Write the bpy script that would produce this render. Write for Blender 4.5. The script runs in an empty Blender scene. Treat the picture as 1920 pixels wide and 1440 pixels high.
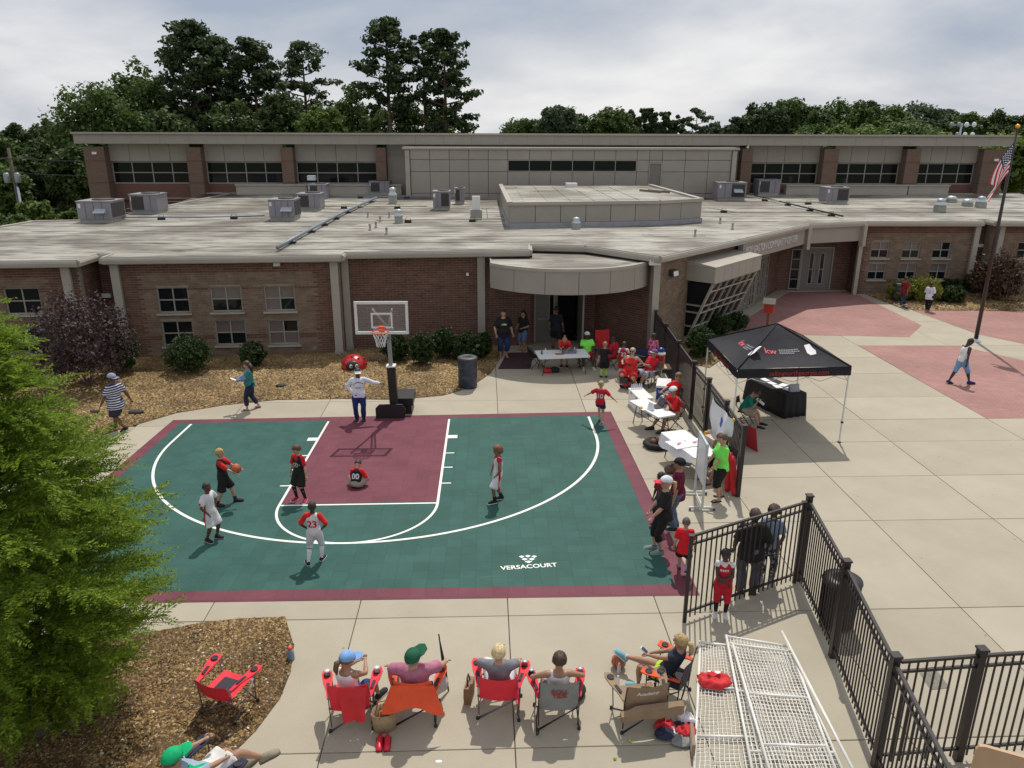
import bpy, bmesh, math, random
import numpy as np
from mathutils import Vector, Matrix, Euler
from mathutils import noise as mnoise
from mathutils.bvhtree import BVHTree
R = math.radians
PI = math.pi
random.seed(11)
rng = np.random.default_rng(11)
scene = bpy.context.scene
COL = scene.collection
# ------------------------------------------------------------------ camera
FPX, CAMX, CAMY, CAMZ, YAW, PITCH, ROLL = 1440.5, 2.9765, -22.2612, 8.3792, 0.036338, 0.3155, 0.0033608
_fw = np.array([math.sin(YAW) * math.cos(PITCH), math.cos(YAW) * math.cos(PITCH), -math.sin(PITCH)])
_r = np.array([math.cos(YAW), -math.sin(YAW), 0.0])
_u = np.cross(_r, _fw)
_r2 = _r * math.cos(ROLL) + _u * math.sin(ROLL)
_u2 = -_r * math.sin(ROLL) + _u * math.cos(ROLL)
cam_data = bpy.data.cameras.new('camera')
cam = bpy.data.objects.new('camera', cam_data)
COL.objects.link(cam)
cam_data.sensor_width = 36.0
cam_data.lens = FPX / 1920 * 36.0
cam_data.clip_start = 0.1
cam_data.clip_end = 4000
cam.matrix_world = Matrix(((_r2[0], _u2[0], -_fw[0], CAMX), (_r2[1], _u2[1], -_fw[1], CAMY),
       (_r2[2], _u2[2], -_fw[2], CAMZ), (0, 0, 0, 1)))
scene.camera = cam
# ------------------------------------------------------------------ sun and sky
SUNDIR = Vector((0.14, 0.56, 1.0)).normalized()
SUN_EL = math.asin(SUNDIR.z)
SUN_AZ = math.atan2(SUNDIR.x, SUNDIR.y)
sun_d = bpy.data.lights.new('sun', 'SUN')
sun_d.energy = 3.4
sun_d.angle = R(0.6)
sun_d.color = (1.0, 0.94, 0.84)
sun = bpy.data.objects.new('sun', sun_d)
COL.objects.link(sun)
sun.rotation_euler = SUNDIR.to_track_quat('Z', 'Y').to_euler()
sun.location = (0, 0, 60)
world = bpy.data.worlds.new('World')
scene.world = world
world.use_nodes = True
wt = world.node_tree
for n in list(wt.nodes):
 wt.nodes.remove(n)
def wn(t, **kw):
 n = wt.nodes.new(t)
 for k, v in kw.items():
  setattr(n, k, v)
 return n
w_out = wn('ShaderNodeOutputWorld')
w_bg = wn('ShaderNodeBackground')
w_bg.inputs['Strength'].default_value = 0.09
w_sky = wn('ShaderNodeTexSky', sky_type='NISHITA', sun_disc=False)
w_sky.sun_elevation = SUN_EL
w_sky.sun_rotation = SUN_AZ
w_sky.air_density = 1.2
w_sky.dust_density = 2.0
w_tc = wn('ShaderNodeTexCoord')
w_sep = wn('ShaderNodeSeparateXYZ')
w_add = wn('ShaderNodeMath', operation='ADD')
w_add.inputs[1].default_value = 0.26
w_max = wn('ShaderNodeMath', operation='MAXIMUM')
w_max.inputs[1].default_value = 0.04
w_dx = wn('ShaderNodeMath', operation='DIVIDE')
w_dy = wn('ShaderNodeMath', operation='DIVIDE')
w_cmb = wn('ShaderNodeCombineXYZ')
L = wt.links.new
L(w_tc.outputs['Generated'], w_sep.inputs[0])
L(w_sep.outputs['Z'], w_add.inputs[0])
L(w_add.outputs[0], w_max.inputs[0])
L(w_sep.outputs['X'], w_dx.inputs[0])
L(w_max.outputs[0], w_dx.inputs[1])
L(w_sep.outputs['Y'], w_dy.inputs[0])
L(w_max.outputs[0], w_dy.inputs[1])
L(w_dx.outputs[0], w_cmb.inputs[0])
L(w_dy.outputs[0], w_cmb.inputs[1])
w_n1 = wn('ShaderNodeTexNoise')
w_n1.inputs['Scale'].default_value = 0.9
w_n1.inputs['Detail'].default_value = 7
w_n1.inputs['Roughness'].default_value = 0.5
w_n1.inputs['Distortion'].default_value = 0.25
w_map = wn('ShaderNodeMapping')
w_map.inputs['Location'].default_value = (3.1, 1.7, 0)
L(w_cmb.outputs[0], w_map.inputs[0])
L(w_map.outputs[0], w_n1.inputs['Vector'])
w_ramp = wn('ShaderNodeValToRGB')
cr = w_ramp.color_ramp
cr.elements[0].position = 0.34
cr.elements[0].color = (0.44, 0.51, 0.63, 1)
cr.elements[1].position = 0.66
cr.elements[1].color = (1.0, 1.0, 1.0, 1)
e = cr.elements.new(0.46)
e.color = (0.66, 0.69, 0.76, 1)
e = cr.elements.new(0.57)
e.color = (0.86, 0.87, 0.90, 1)
L(w_n1.outputs['Fac'], w_ramp.inputs[0])
w_sc = wn('ShaderNodeVectorMath', operation='SCALE')
w_sc.inputs['Scale'].default_value = 9.8
L(w_ramp.outputs[0], w_sc.inputs[0])
w_mix = wn('ShaderNodeMix', data_type='RGBA')
w_mix.inputs[0].default_value = 0.94
L(w_sky.outputs[0], w_mix.inputs[6])
L(w_sc.outputs[0], w_mix.inputs[7])
L(w_mix.outputs[2], w_bg.inputs['Color'])
L(w_bg.outputs[0], w_out.inputs[0])
vs = scene.view_settings
vs.view_transform = 'Standard'
vs.look = 'None'
vs.exposure = 0.0
vs.gamma = 1.0
vs.use_curve_mapping = False
try:
 scene.cycles.max_bounces = 6
 scene.cycles.transparent_max_bounces = 12
except Exception:
 pass
# ------------------------------------------------------------------ measuring: photo pixel (1920 x 1440) to a place in the world
def _ray(px, py):
 return _fw + _r2 * (px - 960) / FPX + _u2 * (720 - py) / FPX
def at(px, py, z=0.0):
 d = _ray(px, py)
 t = (z - CAMZ) / d[2]
 return Vector((CAMX + d[0] * t, CAMY + d[1] * t, z))
def on_y(px, py, Y):
 d = _ray(px, py)
 t = (Y - CAMY) / d[1]
 return Vector((CAMX + d[0] * t, Y, CAMZ + d[2] * t))
def on_line(px, py, a, b):
 """point of the vertical plane through ground points a, b seen at the pixel"""
 d = _ray(px, py)
 nx, ny = b[1] - a[1], a[0] - b[0]
 t = ((a[0] - CAMX) * nx + (a[1] - CAMY) * ny) / (d[0] * nx + d[1] * ny)
 return Vector((CAMX + d[0] * t, CAMY + d[1] * t, CAMZ + d[2] * t))
def tall(foot, toppy, z0=0.0):
 """height of an upright thing whose foot is at pixel foot and whose top reaches row toppy"""
 g = at(foot[0], foot[1], z0)
 lo, hi = 0.0, 40.0
 for _ in range(50):
  m = (lo + hi) / 2
  d = np.array([g.x - CAMX, g.y - CAMY, z0 + m - CAMZ])
  py = 720 - FPX * (d @ _u2) / (d @ _fw)
  if py > toppy:
   lo = m
  else:
   hi = m
 return lo
def roof_z(x, y):
 return 3.95 + 0.02 * max(0.0, y - 18)
def on_roof(px, py):
 z = 3.95
 for _ in range(12):
  p = at(px, py, z)
  z = 0.5 * z + 0.5 * roof_z(p.x, min(p.y, 33.9))
 return Vector((p.x, p.y, roof_z(p.x, p.y)))
# ------------------------------------------------------------------ materials
MATS = {}
def nodes_of(name):
 m = bpy.data.materials.new(name)
 m.use_nodes = True
 nt = m.node_tree
 b = nt.nodes['Principled BSDF']
 return m, nt, b
def mat(name, color, rough=0.65, var=0.12, scale=6.0, bump=0.0, bscale=None, metal=0.0, spec=0.5, coat=0.0,
  second=None, rand=0.0, island=0.0, trans=0.0):
 """plain surface with fine colour variation and relief"""
 if name in MATS:
  return MATS[name]
 m, nt, b = nodes_of(name)
 ln = nt.links.new
 tc = nt.nodes.new('ShaderNodeTexCoord')
 nz = nt.nodes.new('ShaderNodeTexNoise')
 nz.inputs['Scale'].default_value = scale
 nz.inputs['Detail'].default_value = 5
 ln(tc.outputs['Object'], nz.inputs['Vector'])
 rp = nt.nodes.new('ShaderNodeValToRGB')
 c = color
 c2 = second if second else tuple(min(1, x * (1 + var)) for x in c)
 c1 = tuple(x * (1 - var) for x in c)
 rp.color_ramp.elements[0].position = 0.3
 rp.color_ramp.elements[1].position = 0.7
 rp.color_ramp.elements[0].color = (*c1, 1)
 rp.color_ramp.elements[1].color = (*c2, 1)
 ln(nz.outputs['Fac'], rp.inputs[0])
 last = rp.outputs[0]
 if rand or island:
  hs = nt.nodes.new('ShaderNodeHueSaturation')
  mr = nt.nodes.new('ShaderNodeMapRange')
  k = rand or island
  mr.inputs['To Min'].default_value = 1 - k
  mr.inputs['To Max'].default_value = 1 + k
  if island:
   ge = nt.nodes.new('ShaderNodeNewGeometry')
   ln(ge.outputs['Random Per Island'], mr.inputs['Value'])
  else:
   oi = nt.nodes.new('ShaderNodeObjectInfo')
   ln(oi.outputs['Random'], mr.inputs['Value'])
  ln(mr.outputs[0], hs.inputs['Value'])
  ln(last, hs.inputs['Color'])
  last = hs.outputs[0]
 ln(last, b.inputs['Base Color'])
 b.inputs['Roughness'].default_value = rough
 b.inputs['Metallic'].default_value = metal
 b.inputs['Specular IOR Level'].default_value = spec
 b.inputs['Coat Weight'].default_value = coat
 if bump:
  n2 = nt.nodes.new('ShaderNodeTexNoise')
  n2.inputs['Scale'].default_value = bscale or scale * 4
  n2.inputs['Detail'].default_value = 4
  ln(tc.outputs['Object'], n2.inputs['Vector'])
  bp = nt.nodes.new('ShaderNodeBump')
  bp.inputs['Strength'].default_value = bump
  bp.inputs['Distance'].default_value = 0.02
  ln(n2.outputs['Fac'], bp.inputs['Height'])
  ln(bp.outputs[0], b.inputs['Normal'])
 MATS[name] = m
 return m
def leaf_mat(name, dark, light, rough=0.6, trans=0.35):
 """foliage: colour differs from leaf to leaf, some light passes through"""
 if name in MATS:
  return MATS[name]
 m, nt, b = nodes_of(name)
 ln = nt.links.new
 ge = nt.nodes.new('ShaderNodeNewGeometry')
 rp = nt.nodes.new('ShaderNodeValToRGB')
 rp.color_ramp.elements[0].color = (*dark, 1)
 rp.color_ramp.elements[1].color = (*light, 1)
 ln(ge.outputs['Random Per Island'], rp.inputs[0])
 ln(rp.outputs[0], b.inputs['Base Color'])
 b.inputs['Roughness'].default_value = rough
 b.inputs['Specular IOR Level'].default_value = 0.25
 tr = nt.nodes.new('ShaderNodeBsdfTranslucent')
 ln(rp.outputs[0], tr.inputs['Color'])
 mx = nt.nodes.new('ShaderNodeMixShader')
 mx.inputs[0].default_value = trans
 ln(b.outputs[0], mx.inputs[1])
 ln(tr.outputs[0], mx.inputs[2])
 ln(mx.outputs[0], nt.nodes['Material Output'].inputs['Surface'])
 MATS[name] = m
 return m
def glass_mat(name, color, rough=0.04, alpha=1.0):
 """dark glazing that mirrors the surroundings; alpha below 1 lets what is behind show"""
 if name in MATS:
  return MATS[name]
 m, nt, b = nodes_of(name)
 ln = nt.links.new
 b.inputs['Base Color'].default_value = (*color, 1)
 b.inputs['Roughness'].default_value = rough
 b.inputs['Specular IOR Level'].default_value = 0.5 if alpha < 1 else 0.28
 if alpha < 1:
  b.inputs['Alpha'].default_value = alpha
 tc = nt.nodes.new('ShaderNodeTexCoord')
 nz = nt.nodes.new('ShaderNodeTexNoise')
 nz.inputs['Scale'].default_value = 1.3
 ln(tc.outputs['Object'], nz.inputs['Vector'])
 bp = nt.nodes.new('ShaderNodeBump')
 bp.inputs['Strength'].default_value = 0.05
 bp.inputs['Distance'].default_value = 0.05
 ln(nz.outputs['Fac'], bp.inputs['Height'])
 ln(bp.outputs[0], b.inputs['Normal'])
 MATS[name] = m
 return m
# ------------------------------------------------------------------ mesh building
class MB:
 def __init__(s):
  s.v, s.f, s.m, s.sm = [], [], [], []
 def add(s, verts, faces, mi=0, smooth=False, M=None):
  o = len(s.v)
  if M is not None:
   verts = [M @ Vector(p) for p in verts]
  s.v.extend([tuple(p) for p in verts])
  for f in faces:
   s.f.append(tuple(i + o for i in f))
   s.m.append(mi)
   s.sm.append(smooth)
  return s
 def box(s, c, d, mi=0, rz=0.0, M=None):
  x, y, z = d[0] / 2, d[1] / 2, d[2] / 2
  T = Matrix.Translation(c) @ Matrix.Rotation(rz, 4, 'Z')
  if M is not None:
   T = M @ T
  vs_ = [(-x, -y, -z), (x, -y, -z), (x, y, -z), (-x, y, -z), (-x, -y, z), (x, -y, z), (x, y, z), (-x, y, z)]
  return s.add(vs_, [(0, 3, 2, 1), (4, 5, 6, 7), (0, 1, 5, 4), (1, 2, 6, 5), (2, 3, 7, 6), (3, 0, 4, 7)], mi, False, T)
 def bar(s, p, q, w, h, mi=0):
  """box from p to q, w wide (sideways), h high"""
  p, q = Vector(p), Vector(q)
  d = q - p
  ln_ = d.length
  if ln_ < 1e-6:
   return s
  d.normalize()
  up = Vector((0, 0, 1)) if abs(d.z) < 0.98 else Vector((0, 1, 0))
  a = d.cross(up).normalized()
  b = a.cross(d)
  vs_ = []
  for o in (p, q):
   for i, j in ((-1, -1), (1, -1), (1, 1), (-1, 1)):
    vs_.append(o + a * i * w / 2 + b * j * h / 2)
  return s.add(vs_, [(0, 1, 2, 3), (7, 6, 5, 4), (0, 4, 5, 1), (1, 5, 6, 2), (2, 6, 7, 3), (3, 7, 4, 0)], mi)
 def rings(s, rings, mi=0, caps=True, smooth=True, closed=False):
  n = len(rings[0])
  vs_ = [p for r in rings for p in r]
  fs = []
  m = len(rings)
  for i in range(m if closed else m - 1):
   for j in range(n):
    a, b = i * n + j, i * n + (j + 1) % n
    c, d = ((i + 1) % m) * n + (j + 1) % n, ((i + 1) % m) * n + j
    fs.append((a, b, c, d))
  if caps and not closed:
   fs.append(tuple(reversed(range(n))))
   fs.append(tuple((m - 1) * n + j for j in range(n)))
  return s.add(vs_, fs, mi, smooth)
 def tube(s, pts, rad, n=6, mi=0, caps=True, smooth=True, flat=1.0):
  pts = [Vector(p) for p in pts]
  rads = rad if isinstance(rad, (list, tuple)) else [rad] * len(pts)
  out = []
  prev = None
  for i, p in enumerate(pts):
   if i == 0:
    d = pts[1] - p
   elif i == len(pts) - 1:
    d = p - pts[i - 1]
   else:
    d = (pts[i + 1] - p).normalized() + (p - pts[i - 1]).normalized()
   d = d.normalized() if d.length > 1e-9 else Vector((0, 0, 1))
   if prev is None:
    a = d.cross(Vector((0, 0, 1)))
    if a.length < 0.05:
     a = Vector((1, 0, 0))
   else:
    a = prev - d * prev.dot(d)
   a.normalize()
   prev = a
   b = d.cross(a)
   out.append([p + (a * math.cos(2 * PI * k / n) + b * math.sin(2 * PI * k / n) * flat) * rads[i] for k in range(n)])
  return s.rings(out, mi, caps, smooth)
 def lathe(s, prof, n=16, c=(0, 0, 0), mi=0, smooth=True, caps=True):
  rs = [[Vector((c[0] + r * math.cos(2 * PI * k / n), c[1] + r * math.sin(2 * PI * k / n), c[2] + z)) for k in range(n)] for r, z in prof]
  return s.rings(rs, mi, caps, smooth)
 def sphere(s, c, r, n=12, m=8, mi=0, M=None, sc=(1, 1, 1)):
  vs_, fs = [], []
  for i in range(m + 1):
   t = PI * i / m
   for k in range(n):
    p = 2 * PI * k / n
    vs_.append((c[0] + r * sc[0] * math.sin(t) * math.cos(p), c[1] + r * sc[1] * math.sin(t) * math.sin(p), c[2] + r * sc[2] * math.cos(t)))
  for i in range(m):
   for k in range(n):
    fs.append((i * n + k, (i + 1) * n + k, (i + 1) * n + (k + 1) % n, i * n + (k + 1) % n))
  return s.add(vs_, fs, mi, True, M)
 def prism(s, poly, z0, z1, mi=0, bottom=False):
  n = len(poly)
  vs_ = [(p[0], p[1], z0) for p in poly] + [(p[0], p[1], z1) for p in poly]
  fs = [tuple(n + i for i in range(n))]
  if bottom:
   fs.append(tuple(reversed(range(n))))
  for i in range(n):
   j = (i + 1) % n
   fs.append((i, j, n + j, n + i))
  return s.add(vs_, fs, mi)
 def quad(s, a, b, c, d, mi=0):
  return s.add([a, b, c, d], [(0, 1, 2, 3)], mi)
 def build(s, name, mats, parent=None, shift=None):
  me = bpy.data.meshes.new(name)
  v = s.v
  if shift is not None:
   v = [(p[0] - shift[0], p[1] - shift[1], p[2] - shift[2]) for p in v]
  me.from_pydata(v, [], s.f)
  if not isinstance(mats, (list, tuple)):
   mats = [mats]
  for m in mats:
   me.materials.append(m)
  me.polygons.foreach_set('material_index', s.m)
  me.polygons.foreach_set('use_smooth', s.sm)
  me.update()
  return link(name, me, parent, shift)
def link(name, data, parent=None, loc=None):
 o = bpy.data.objects.new(name, data)
 COL.objects.link(o)
 if parent is not None:
  o.parent = parent
 if loc is not None:
  o.location = loc
 return o
def np_mesh(name, V, nper, mats, parent=None, midx=None, smooth=False):
 """mesh from an array of equal polygons: V is (count*nper, 3)"""
 V = np.ascontiguousarray(V, dtype=np.float32).reshape(-1, 3)
 nf = len(V) // nper
 me = bpy.data.meshes.new(name)
 me.vertices.add(len(V))
 me.vertices.foreach_set('co', V.ravel())
 me.loops.add(len(V))
 me.loops.foreach_set('vertex_index', np.arange(len(V), dtype=np.int32))
 me.polygons.add(nf)
 me.polygons.foreach_set('loop_start', np.arange(0, len(V), nper, dtype=np.int32))
 if not isinstance(mats, (list, tuple)):
  mats = [mats]
 for m in mats:
  me.materials.append(m)
 if midx is not None:
  me.polygons.foreach_set('material_index', np.asarray(midx, dtype=np.int32))
 me.update(calc_edges=True)
 me.validate()
 return link(name, me, parent)
def tag(o, label=None, cat=None, group=None, kind=None):
 if label:
  o['label'] = label
 if cat:
  o['category'] = cat
 if group:
  o['group'] = group
 if kind:
  o['kind'] = kind
 return o
def thing(name, label, cat, loc=(0, 0, 0), rz=0.0, group=None):
 o = bpy.data.objects.new(name, None)
 COL.objects.link(o)
 o.empty_display_size = 0.2
 o.location = loc
 o.rotation_euler = (0, 0, rz)
 return tag(o, label, cat, group)
def copy_tree(o, parent=None):
 c = o.copy()
 COL.objects.link(c)
 if parent is not None:
  c.parent = parent
 for ch in list(o.children):
  copy_tree(ch, c)
 return c
def text_mesh(name, body, size, mats, parent=None, extrude=0.0, sx=1.0, align='CENTER', bold=0.0):
 cu = bpy.data.curves.new(name, 'FONT')
 cu.body = body
 cu.size = size
 cu.align_x = align
 cu.align_y = 'CENTER'
 cu.extrude = extrude
 cu.offset = bold
 cu.resolution_u = 3
 ob = bpy.data.objects.new(name + '_tmp', cu)
 COL.objects.link(ob)
 dg = bpy.context.evaluated_depsgraph_get()
 me = bpy.data.meshes.new_from_object(ob.evaluated_get(dg))
 bpy.data.objects.remove(ob)
 me.name = name
 if sx != 1.0:
  for v in me.vertices:
   v.co.x *= sx
 me.materials.clear()
 for m in (mats if isinstance(mats, (list, tuple)) else [mats]):
  me.materials.append(m)
 return link(name, me, parent)
def clip_poly(poly, n, d):
 """part of a polygon where n.p >= d"""
 out = []
 for i in range(len(poly)):
  a, b = poly[i], poly[(i + 1) % len(poly)]
  da, db = n[0] * a[0] + n[1] * a[1] - d, n[0] * b[0] + n[1] * b[1] - d
  if da >= 0:
   out.append(a)
  if (da >= 0) != (db >= 0):
   t = da / (da - db)
   out.append((a[0] + (b[0] - a[0]) * t, a[1] + (b[1] - a[1]) * t))
 return out
def inside(poly, X, Y):
 """numpy point in polygon"""
 X, Y = np.asarray(X), np.asarray(Y)
 r = np.zeros(X.shape, bool)
 n = len(poly)
 for i in range(n):
  x1, y1 = poly[i]
  x2, y2 = poly[(i + 1) % n]
  c = ((y1 > Y) != (y2 > Y))
  with np.errstate(divide='ignore', invalid='ignore'):
   xx = (x2 - x1) * (Y - y1) / (y2 - y1 + 1e-12) + x1
  r ^= c & (X < xx)
 return r
def edge_dist(poly, X, Y, closed=True):
 D = np.full(np.shape(X), 1e9)
 n = len(poly)
 for i in range(n if closed else n - 1):
  a, b = np.array(poly[i][:2]), np.array(poly[(i + 1) % n][:2])
  d = b - a
  t = np.clip(((X - a[0]) * d[0] + (Y - a[1]) * d[1]) / (d @ d + 1e-12), 0, 1)
  D = np.minimum(D, np.hypot(X - a[0] - t * d[0], Y - a[1] - t * d[1]))
 return D
# ================================================================== GROUND
m_grass = mat('grass_ground', (0.075, 0.105, 0.035), 0.9, 0.35, 0.9, second=(0.13, 0.14, 0.05))
g = MB()
g.quad((-1500, -300, -0.12), (1500, -300, -0.12), (1500, 2500, -0.12), (-1500, 2500, -0.12))
tag(g.build('ground', m_grass), kind='structure')
def concrete(name, c, rand):
 m, nt, b = nodes_of(name)
 ln = nt.links.new
 tc = nt.nodes.new('ShaderNodeTexCoord')
 n1 = nt.nodes.new('ShaderNodeTexNoise')
 n1.inputs['Scale'].default_value = 0.7
 n1.inputs['Detail'].default_value = 7
 n1.inputs['Roughness'].default_value = 0.6
 n2 = nt.nodes.new('ShaderNodeTexNoise')
 n2.inputs['Scale'].default_value = 55
 n2.inputs['Detail'].default_value = 3
 ln(tc.outputs['Object'], n1.inputs['Vector'])
 ln(tc.outputs['Object'], n2.inputs['Vector'])
 r1 = nt.nodes.new('ShaderNodeValToRGB')
 r1.color_ramp.elements[0].position = 0.28
 r1.color_ramp.elements[1].position = 0.72
 r1.color_ramp.elements[0].color = (c[0] * .90, c[1] * .89, c[2] * .87, 1)
 r1.color_ramp.elements[1].color = (c[0] * 1.06, c[1] * 1.06, c[2] * 1.06, 1)
 ln(n1.outputs['Fac'], r1.inputs[0])
 r2 = nt.nodes.new('ShaderNodeValToRGB')
 r2.color_ramp.elements[0].color = (.86, .86, .86, 1)
 r2.color_ramp.elements[1].color = (1.08, 1.08, 1.08, 1)
 ln(n2.outputs['Fac'], r2.inputs[0])
 mx = nt.nodes.new('ShaderNodeMix')
 mx.data_type = 'RGBA'
 mx.blend_type = 'MULTIPLY'
 mx.inputs[0].default_value = 1
 ln(r1.outputs[0], mx.inputs[6])
 ln(r2.outputs[0], mx.inputs[7])
 vo = nt.nodes.new('ShaderNodeTexVoronoi')
 vo.inputs['Scale'].default_value = 1.5
 ln(tc.outputs['Object'], vo.inputs['Vector'])
 r3 = nt.nodes.new('ShaderNodeValToRGB')
 r3.color_ramp.elements[0].position = 0.024
 r3.color_ramp.elements[0].color = (.52, .5, .48, 1)
 r3.color_ramp.elements[1].position = 0.045
 r3.color_ramp.elements[1].color = (1, 1, 1, 1)
 ln(vo.outputs['Distance'], r3.inputs[0])
 m2 = nt.nodes.new('ShaderNodeMix')
 m2.data_type = 'RGBA'
 m2.blend_type = 'MULTIPLY'
 m2.inputs[0].default_value = 1
 ln(mx.outputs[2], m2.inputs[6])
 ln(r3.outputs[0], m2.inputs[7])
 oi = nt.nodes.new('ShaderNodeObjectInfo')
 mr = nt.nodes.new('ShaderNodeMapRange')
 mr.inputs['To Min'].default_value = 1 - rand
 mr.inputs['To Max'].default_value = 1 + rand
 ln(oi.outputs['Random'], mr.inputs['Value'])
 hs = nt.nodes.new('ShaderNodeHueSaturation')
 ln(mr.outputs[0], hs.inputs['Value'])
 ln(m2.outputs[2], hs.inputs['Color'])
 ln(hs.outputs[0], b.inputs['Base Color'])
 b.inputs['Roughness'].default_value = 0.82
 b.inputs['Specular IOR Level'].default_value = 0.3
 bp = nt.nodes.new('ShaderNodeBump')
 bp.inputs['Strength'].default_value = 0.25
 bp.inputs['Distance'].default_value = 0.01
 ln(n2.outputs['Fac'], bp.inputs['Height'])
 ln(bp.outputs[0], b.inputs['Normal'])
 return m
m_conc = concrete('broom_concrete', (0.39, 0.352, 0.278), 0.07)
m_joint = mat('joint_filler', (0.07, 0.06, 0.05), 0.9)
front_bed = [at(*q)[:2] for q in [(205, 812), (262, 795), (330, 775), (420, 760), (520, 750), (640, 748), (740, 750), (830, 742),
         (880, 728), (920, 700), (938, 672)]]
front_bed = [(-14.5, -6.0), (-9.0, -2.4)] + front_bed + [(3.75, 7.6), (3.75, 8.7), (-2.5, 8.2), (-10.9, 7.6), (-11.8, 8.2), (-24, 6.6), (-24, -6)]
near_bed = [at(*q)[:2] for q in [(300, 1183), (380, 1167), (450, 1160), (535, 1157), (540, 1175), (551, 1210), (545, 1260), (525, 1310),
         (480, 1370), (440, 1410), (415, 1440)]]
near_bed = [(-9.5, -11.2), (-5.0, -10.9)] + near_bed + [(-1.15, -14.4), (-1.9, -15.4), (-3.2, -16.6), (-9.5, -17.2)]
bay_bed = [at(*q)[:2] for q in [(1268, 676), (1330, 690), (1360, 670), (1385, 602)]] + [(15.0, 12.7), (9.7, 7.2)]
right_bed = [at(*q)[:2] for q in [(1612, 547), (1680, 575), (1715, 582), (1920, 584)]] + [(42, 13.8), (42, 19.6), (23.5, 19.6)]
pav = tag(bpy.data.objects.new('pavement', None), kind='structure')
COL.objects.link(pav)
b_ = MB()
b_.quad((-30, -20, -0.05), (60, -20, -0.05), (60, 22, -0.05), (-30, 22, -0.05))
b_.build('joint_bed', m_joint, pav)
gx = [-12.9, -10.2, -7.5, -4.85, -2.14, 0.6, 3.36, 6.15, 9.12, 11.8, 14.6, 18.53, 22.3, 26.0, 30, 34, 38, 42]
gy = [-16.6, -13.42, -10.24, -6.85, -4.5, -2.2, -0.42, 1.66, 4.3, 6.4, 8.1, 10.2, 12.4, 14.6, 17.5, 20.5]
GAP = 0.007
for i in range(len(gx) - 1):
 for j in range(len(gy) - 1):
  x0, x1, y0, y1 = gx[i] + GAP, gx[i + 1] - GAP, gy[j] + GAP, gy[j + 1] - GAP
  pts = [(x0 + .1, y0 + .1), (x1 - .1, y0 + .1), (x0 + .1, y1 - .1), (x1 - .1, y1 - .1), ((x0 + x1) / 2, (y0 + y1) / 2)]
  PX, PY = np.array(pts).T
  if any(inside(P_, PX, PY).all() for P_ in (front_bed, near_bed, right_bed)):
   continue
  if -6.4 < x0 and x1 < 6.4 and -9.0 < y0 and y1 < 0:
   continue
  if y0 > 9 and x1 < 9.2 or y0 > 7.9 and x1 < 3 or y0 > 11.5 and x1 < 13.5:
   continue
  dz = random.uniform(-0.0025, 0.0015)
  sl = MB()
  c = 0.006
  rg = [[(x0 + a, y0 + a, z), (x1 - a, y0 + a, z), (x1 - a, y1 - a, z), (x0 + a, y1 - a, z)]
    for a, z in ((0, -0.05), (0, dz - c), (c, dz))]
  sl.rings([[Vector(p) for p in r] for r in rg], smooth=False)
  sl.build('slab', m_conc, pav, shift=((x0 + x1) / 2, (y0 + y1) / 2, 0))
def paver_mat():
 m, nt, b = nodes_of('red_clay_pavers')
 ln = nt.links.new
 tc = nt.nodes.new('ShaderNodeTexCoord')
 mp = nt.nodes.new('ShaderNodeMapping')
 mp.inputs['Rotation'].default_value = (0, 0, R(45))
 ln(tc.outputs['Object'], mp.inputs[0])
 br = nt.nodes.new('ShaderNodeTexBrick')
 br.inputs['Scale'].default_value = 1.0
 br.inputs['Brick Width'].default_value = 0.22
 br.inputs['Row Height'].default_value = 0.11
 br.inputs['Mortar Size'].default_value = 0.006
 br.inputs['Color1'].default_value = (0.285, 0.145, 0.130, 1)
 br.inputs['Color2'].default_value = (0.345, 0.18, 0.162, 1)
 br.inputs['Mortar'].default_value = (0.22, 0.13, 0.115, 1)
 ln(mp.outputs[0], br.inputs['Vector'])
 nz = nt.nodes.new('ShaderNodeTexNoise')
 nz.inputs['Scale'].default_value = 0.5
 nz.inputs['Detail'].default_value = 6
 ln(tc.outputs['Object'], nz.inputs['Vector'])
 rp = nt.nodes.new('ShaderNodeValToRGB')
 rp.color_ramp.elements[0].position = .3
 rp.color_ramp.elements[1].position = .7
 rp.color_ramp.elements[0].color = (.86, .84, .83, 1)
 rp.color_ramp.elements[1].color = (1.12, 1.1, 1.08, 1)
 ln(nz.outputs['Fac'], rp.inputs[0])
 mx = nt.nodes.new('ShaderNodeMix')
 mx.data_type = 'RGBA'
 mx.blend_type = 'MULTIPLY'
 mx.inputs[0].default_value = 1
 ln(br.outputs['Color'], mx.inputs[6])
 ln(rp.outputs[0], mx.inputs[7])
 ln(mx.outputs[2], b.inputs['Base Color'])
 b.inputs['Roughness'].default_value = .8
 bp = nt.nodes.new('ShaderNodeBump')
 bp.inputs['Strength'].default_value = .4
 bp.inputs['Distance'].default_value = .01
 bp.invert = True
 ln(br.outputs['Fac'], bp.inputs['Height'])
 ln(bp.outputs[0], b.inputs['Normal'])
 return m
m_pav = paver_mat()
p1 = [at(*q)[:2] for q in [(1385, 604), (1470, 547), (1588, 543), (1728, 610), (1705, 632), (1500, 628), (1420, 628), (1378, 614)]]
p2 = [at(*q)[:2] for q in [(1609, 648), (1795, 648), (1920, 676)]] + [(33, 5.0), (33, -0.42)] + [at(1850, 785)[:2]]
p3 = [at(*q)[:2] for q in [(1710, 582), (1920, 584)]] + [(40, 14.2), (40, 7.5)] + [at(*q)[:2] for q in [(1920, 645), (1835, 627)]]
for P_ in (p1, p2, p3):
 q_ = MB()
 q_.prism(P_, -0.02, 0.006)
 tag(q_.build('brick_paving', m_pav), kind='structure')
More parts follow.
